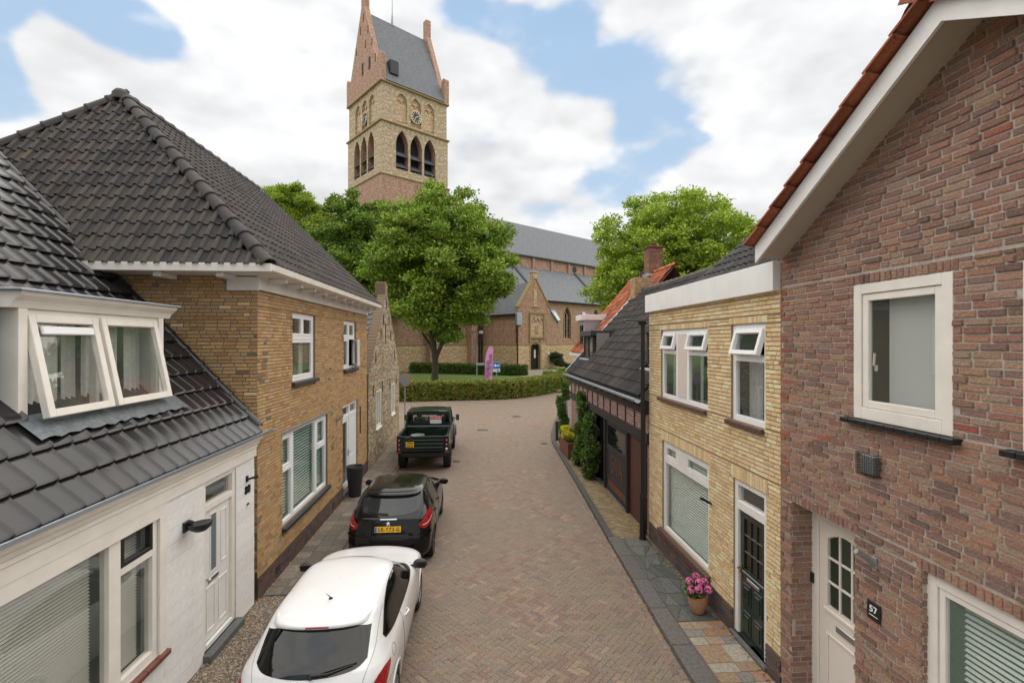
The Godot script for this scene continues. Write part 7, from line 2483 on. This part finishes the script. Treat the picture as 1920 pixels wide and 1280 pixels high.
func street_things() -> void:
	var g: Geo
	# black lamp post at the edge of the yellow house
	var t := thing("lamp_post", "tall black lamp post beside the yellow brick house", "lamp post", Vector3(3.80, .055, -10.86))
	g = Geo.new(); g.lathe([Vector2(.085, 0), Vector2(.085, .04), Vector2(.07, .06), Vector2(.068, .9), Vector2(.078, .93), Vector2(.078, 1.0), Vector2(.05, 1.06), Vector2(.046, 5.0), Vector2(0, 5.0)], 18)
	put(t, "post", g, M.black)
	g = Geo.new(); g.bar(Vector3(.05, 5.0, 0), Vector3(-.42, 5.03, 0), .2, .035, Vector3.UP, .012); g.span(Vector3(-.1, 4.92, -.07), Vector3(.08, 5.0, .07), .02)
	put(t, "lantern", g, M.black)
	g = Geo.new(); g.box(Vector3(-.25, 4.995, 0), Vector3(.26, .012, .14))
	put(t, "lens", g, M.clear_lens)
	# bollard
	t = thing("bollard", "short dark green bollard at the bend of the kerb", "bollard", Vector3(3.66, .055, -22.0))
	g = Geo.new(); g.lathe([Vector2(.075, 0), Vector2(.075, .78), Vector2(.085, .8), Vector2(.085, .85), Vector2(.05, .9), Vector2(0, .91)], 16)
	put(t, "post", g, M.bollard_green)
	# rusty planter with yellow-green shrub
	t = thing("planter_box", "rusty steel planter box with bright yellow-green shrub", "planter", Vector3(3.72, .055, -19.3))
	g = Geo.new()
	for b in [[-.24, -.95, -.21, .95], [.21, -.95, .24, .95], [-.21, -.95, .21, -.92], [-.21, .92, .21, .95]]: g.span(Vector3(b[0], 0, b[1]), Vector3(b[2], .62, b[3]), .004)
	put(t, "box", g, M.rust)
	g = Geo.new(); g.span(Vector3(-.21, .4, -.92), Vector3(.21, .56, .92))
	put(t, "soil", g, M.sand)
	shrub(t, "yellow_foliage", Vector3(-.2, .6, -.2), Vector3(.2, 1.05, .75), 800, .06, .11, [lin(176, 170, 48), lin(160, 160, 46), lin(190, 180, 60), lin(120, 134, 44)], 5)
	shrub(t, "green_foliage", Vector3(-.22, .6, -.85), Vector3(.2, 1.0, .2), 700, .06, .11, [lin(92, 120, 44), lin(80, 106, 40), lin(110, 130, 50)], 5)
	# terracotta pot with pink flowers
	t = thing("flower_pot", "terracotta pot of pink hydrangeas on the slate pavement", "flower pot", Vector3(3.69, .06, -7.85))
	g = Geo.new(); g.lathe([Vector2(0, 0), Vector2(.09, 0), Vector2(.105, .02), Vector2(.15, .14), Vector2(.165, .24), Vector2(.155, .28), Vector2(.165, .3), Vector2(.15, .305), Vector2(.14, .26), Vector2(0, .26)], 26)
	put(t, "pot", g, M.terracotta)
	shrub(t, "foliage", Vector3(-.15, .3, -.15), Vector3(.15, .46, .15), 260, .07, .12, [lin(66, 96, 42), lin(54, 82, 36), lin(80, 108, 50)], 4)
	var pet := Geo.new()
	for k in 4:
		var a := TAU * k / 4
		pet.quad(Vector3.ZERO, Vector3(cos(a - .6), .25, sin(a - .6)) * .8, Vector3(cos(a), .15, sin(a)) * 1.2, Vector3(cos(a + .6), .25, sin(a + .6)) * .8)
	var pm := pet.mesh()
	for c in [Vector3(.0, .52, .05), Vector3(-.12, .5, -.05), Vector3(.13, .49, -.02), Vector3(.03, .54, -.12), Vector3(-.05, .46, .15), Vector3(.12, .44, .13), Vector3(-.15, .43, .1)]:
		var xs: Array[Transform3D] = []; var cs: Array[Color] = []
		for i in 70:
			var d := Vector3(rng.randfn(), rng.randfn() * .8 + .3, rng.randfn()).normalized()
			var s := rnd(.012, .018)
			xs.append(Transform3D(Basis(Quaternion(Vector3.UP, d)).scaled(Vector3(s, s, s)), c + d * .062))
			cs.append([lin(226, 110, 168), lin(212, 88, 150), lin(236, 140, 186)][rng.randi_range(0, 2)])
		many(t, "flower_head", pm, xs, cs, M.flower).set_meta("kind", "stuff")
	# tall black pot by the door of the tan house
	t = thing("tall_black_pot", "tall empty black plant pot beside the tan house door", "plant pot", Vector3(-3.62, .035, -14.6))
	g = Geo.new(); g.lathe([Vector2(0, 0), Vector2(.17, 0), Vector2(.175, .01), Vector2(.245, .83), Vector2(.25, .84), Vector2(.25, .88), Vector2(.225, .88), Vector2(.21, .74), Vector2(0, .74)], 28)
	put(t, "pot", g, M.charcoal_pot)
	g = Geo.new(); g.lathe([Vector2(0, .745), Vector2(.207, .745)], 20)
	put(t, "soil", g, M.rust_dark)
	# round traffic sign seen from behind
	t = thing("round_road_sign", "round road sign with red rim on a grey pole by the old gable house", "road sign", Vector3(-3.72, .03, -25.2))
	g = Geo.new(); g.tube([Vector3.ZERO, Vector3(0, 2.9, 0)], [.03, .03], 10)
	put(t, "pole", g, M.galv)
	g = Geo.new(); g.prism(circle(.33, 28), -.012, .012, Transform3D(Basis(Vector3.UP, -.5), Vector3(.03, 2.58, .045)))
	put(t, "disc", g, M.galv)
	g = Geo.new()
	var pts := []; var rr := []
	for i in 29: pts.append(Transform3D(Basis(Vector3.UP, -.5), Vector3(.03, 2.58, .045)) * Vector3(cos(TAU * i / 28) * .33, sin(TAU * i / 28) * .33, 0)); rr.append(.016)
	g.tube(pts, rr, 5, false)
	put(t, "rim", g, M.red_flat)
	# blue direction sign with bicycle-and-car plate
	var bs := Basis(Vector3.UP, -YAW)
	t = thing("one_way_sign", "blue square road sign with white arrow behind the hedge", "road sign", on_ground(931, 42.5), bs)
	g = Geo.new(); g.tube([Vector3.ZERO, Vector3(0, 2.8, 0)], [.035, .035], 8)
	put(t, "pole", g, M.galv)
	g = Geo.new(); g.span(Vector3(-.31, 2.13, .04), Vector3(.31, 2.75, .06), .01)
	put(t, "board", g, M.sign_blue)
	g = Geo.new(); g.prism(PackedVector2Array([Vector2(-.24, 2.44), Vector2(-.06, 2.60), Vector2(-.06, 2.49), Vector2(.24, 2.49), Vector2(.24, 2.39), Vector2(-.06, 2.39), Vector2(-.06, 2.28)]), .06, .066)
	put(t, "arrow", g, M.sign_white)
	g = Geo.new()
	for e in [[-.31, 2.13, .31, 2.15], [-.31, 2.73, .31, 2.75], [-.31, 2.15, -.29, 2.73], [.29, 2.15, .31, 2.73]]: g.span(Vector3(e[0], e[1], .06), Vector3(e[2], e[3], .065))
	put(t, "border", g, M.sign_white)
	g = Geo.new(); g.span(Vector3(-.31, 1.87, .04), Vector3(.31, 2.11, .055), .005)
	put(t, "lower_plate", g, M.sign_white)
	g = Geo.new(); g.span(Vector3(.02, 1.94, .055), Vector3(.24, 2.01, .06)); g.span(Vector3(.07, 2.01, .055), Vector3(.2, 2.05, .06)); g.span(Vector3(-.2, 1.92, .055), Vector3(-.1, 1.94, .06)); g.span(Vector3(-.16, 1.94, .055), Vector3(-.12, 2.06, .06))
	put(t, "pictogram", g, M.lettering)
	# pink feather flag
	t = thing("feather_flag", "pink feather flag with purple lettering standing behind the hedge", "flag", on_ground(915, 44), bs)
	var pole_x := func(y: float) -> float: return .0 + .42 * pow(max(y - 2.4, 0.0) / 1.7, 2.2)
	g = Geo.new()
	pts = []; rr = []
	for i in 15:
		var y := i * .293; pts.append(Vector3(-.3 + pole_x.call(y), y, 0)); rr.append(.018)
	g.tube(pts, rr, 6)
	put(t, "pole", g, M.flag_purple)
	g = Geo.new()
	var rows := []
	for i in 27:
		var y := .75 + i * .128
		var l: float = -.29 + pole_x.call(y)
		var r: float = .36 + .04 * (y - .75)
		if y > 3.9: r = lerpf(r, l + .1, (y - 3.9) / .25)
		var row := PackedVector3Array()
		for j in 9: row.append(Vector3(lerpf(l, r, j / 8.0), y, .03 * sin(j * .9 + y * 2.0)))
		rows.append(row)
	g.surf(rows)
	put(t, "cloth", g, M.flag_pink)
	for w in [["Welkom", -.06, 1.95], ["in de kerk", .19, 2.35]]:
		letters(t, "lettering", w[0], .3, M.flag_purple, Vector3(w[1], w[2], .045), Basis(Vector3(0, 0, 1), PI / 2 - .04), .004, "Droid Serif", false)
	# two-headed grey street lamp
	t = thing("street_lamp", "slim grey street lamp with two box heads before the church", "street lamp", on_ground(894, 49))
	g = Geo.new(); g.tube([Vector3.ZERO, Vector3(0, 5.1, 0)], [.06, .045], 10)
	put(t, "pole", g, M.galv)
	for sg in [-1.0, 1.0]:
		g = Geo.new(); g.span(Vector3(sg * .42 - .2, 5.0, -.12), Vector3(sg * .42 + .2, 5.3, .12), .03); g.span(Vector3(sg * .1 - .15, 5.05, -.03), Vector3(sg * .1 + .15, 5.1, .03))
		put(t, "lamp_head", g, M.sign_white if sg > 0 else M.galv)
	t = thing("street_name_sign", "pale narrow street name board behind the long hedge", "street sign", on_ground(905, 46), bs)
	g = Geo.new(); g.tube([Vector3(-.55, 0, 0), Vector3(-.55, 2.35, 0)], [.03, .03], 8); 
	put(t, "pole", g, M.galv)
	g = Geo.new(); g.span(Vector3(-.6, 2.15, .02), Vector3(.3, 2.33, .04), .005)
	put(t, "board", g, M.sign_pale)
	# bicycles against the church wall
	for k in 2:
		t = thing("bicycle", ["dark bicycle against the church wall beside the porch", "dark bicycle by the drainpipes of the church wall"][k], "bicycle", on_ground([949, 901][k], 60.5), Basis(Vector3.UP, -YAW + .5))
		for zz in [-.52, .52]:
			g = Geo.new(); pts = []; rr = []
			for i in 21: pts.append(Vector3(zz + cos(TAU * i / 20) * .34, .36 + sin(TAU * i / 20) * .34, 0)); rr.append(.022)
			g.tube(pts, rr, 5, false)
			for i in 6: g.tube([Vector3(zz, .36, 0), Vector3(zz + cos(TAU * i / 6) * .34, .36 + sin(TAU * i / 6) * .34, 0)], [.006, .006], 3)
			put(t, "wheel", g, M.black)
		g = Geo.new()
		for s in [[-.52, .36, -.1, .4], [-.1, .4, -.2, .9], [-.52, .36, -.18, .8], [-.18, .8, .4, .85], [-.1, .4, .4, .8], [.38, .95, .52, .36]]: g.tube([Vector3(s[0], s[1], 0), Vector3(s[2], s[3], 0)], [.022, .022], 6)
		put(t, "frame", g, M.black)
		g = Geo.new(); g.tube([Vector3(.4, .9, 0), Vector3(.36, 1.1, 0)], [.016, .016], 6); g.tube([Vector3(.2, 1.12, -.25), Vector3(.36, 1.1, 0), Vector3(.2, 1.12, .25)], [.016, .016, .016], 6)
		put(t, "handlebar", g, M.black)
		g = Geo.new(); g.span(Vector3(-.34, .92, -.08), Vector3(-.08, .99, .08), .03)
		put(t, "saddle", g, M.black)

func _ready() -> void:
	rng.seed = 7
	var cam := Camera3D.new()
	cam.position = EYE
	cam.rotation.y = -YAW
	cam.fov = 70.53
	cam.near = 0.05
	cam.far = 900.0
	add_child(cam)
	cam.current = true
	make_materials()
	make_sky()
	var sun := DirectionalLight3D.new()
	sun.name = "sun"
	sun.light_energy = SUN
	sun.light_color = Color(1.0, 0.97, 0.92)
	sun.light_angular_distance = 140.0
	sun.shadow_enabled = true
	sun.rotation_degrees = Vector3(-60, 174, 0)
	add_child(sun)
	more_materials()
	print("sky ", Time.get_ticks_msec())
	ground_all()
	print("ground ", Time.get_ticks_msec())
	rng.seed = 20; white_house()
	rng.seed = 21; tan_house()
	rng.seed = 22; gable_house()
	rng.seed = 23; brown_house()
	rng.seed = 24; yellow_house()
	rng.seed = 25; dark_house()
	rng.seed = 26; orange_house()
	rng.seed = 27; church()
	print("houses ", Time.get_ticks_msec())
	vegetation()
	print("plants ", Time.get_ticks_msec())
	rng.seed = 30
	white_car(); black_car(); pickup()
	street_things()
	print("done ", Time.get_ticks_msec())

func more_materials() -> void:
	mat("slate_far", srgb(120, 123, 128), .75, {"tex": slate_image(), "world": false, "scale": .4})
	mat("glass_frost", srgb(112, 122, 124), .25)
	mat("slate_dark", srgb(74, 79, 85), .7)
	mat("clock_blue", srgb(34, 52, 96), .5)
	mat("clock_gold", srgb(236, 218, 160), .5)
	mat("rust_dark", srgb(66, 48, 42), .8)
	mat("earth", srgb(96, 96, 66), .98, {"tex": grainB, "scale": .2})
	mat("grass", srgb(112, 134, 62), .98, {"tex": grainB, "scale": .9})
	mat("path", srgb(152, 142, 126), .95, {"tex": grainB, "scale": .6})
	mat("rubber", srgb(30, 30, 31), .85)
	mat("paint_white", srgb(226, 226, 226), .3, {"coat": .8})
	mat("paint_black", srgb(8, 8, 9), .25, {"coat": .6, "spec": .25})
	mat("paint_green", srgb(16, 36, 28), .28, {"coat": .6})
	mat("alloy", srgb(176, 178, 182), .3, {"metal": .8})
	mat("alloy_dark", srgb(96, 98, 102), .35, {"metal": .7})
	mat("glass_car", srgb(16, 19, 20), .02)
	mat("glass_car_soft", srgb(40, 44, 46), .03)
	mat("red_lens", srgb(150, 18, 24), .1, {"coat": .6})
	mat("clear_lens", srgb(210, 210, 206), .12, {"coat": .6})
	mat("seam", srgb(120, 120, 120), .8)
	mat("seam_dark", srgb(3, 3, 3), .9)
	mat("plate_yellow", srgb(240, 184, 24), .5)
	mat("plate_blue", srgb(30, 92, 180), .5)
	mat("red_flat", srgb(196, 48, 50), .6)
	mat("tub_grey", srgb(140, 142, 140), .7)
	mat("bollard_green", srgb(38, 52, 50), .45)
	mat("terracotta", srgb(186, 142, 108), .8, {"tex": grainB, "scale": 2.0})
	mat("charcoal_pot", srgb(38, 39, 42), .6)
	mat("sign_blue", srgb(20, 106, 190), .45)
	mat("sign_white", srgb(232, 232, 228), .5)
	mat("sign_pale", srgb(168, 184, 192), .5)
	mat("flag_pink", srgb(222, 158, 198), .85, {"back": srgb(80, 50, 70)})
	mat("flag_purple", srgb(112, 40, 92), .8)

func slate_image() -> ImageTexture:
	var r := RandomNumberGenerator.new(); r.seed = 8
	var im := Image.create(256, 256, true, Image.FORMAT_RGB8)
	im.fill(Color(.6, .6, .62))
	for j in 16:
		for i in 12:
			var f := r.randf_range(.82, 1.0)
			im.fill_rect(Rect2i(i * 22 - (11 if j % 2 else 0), j * 16, 21, 15), Color(f, f, f))
	im.generate_mipmaps()
	return ImageTexture.create_from_image(im)
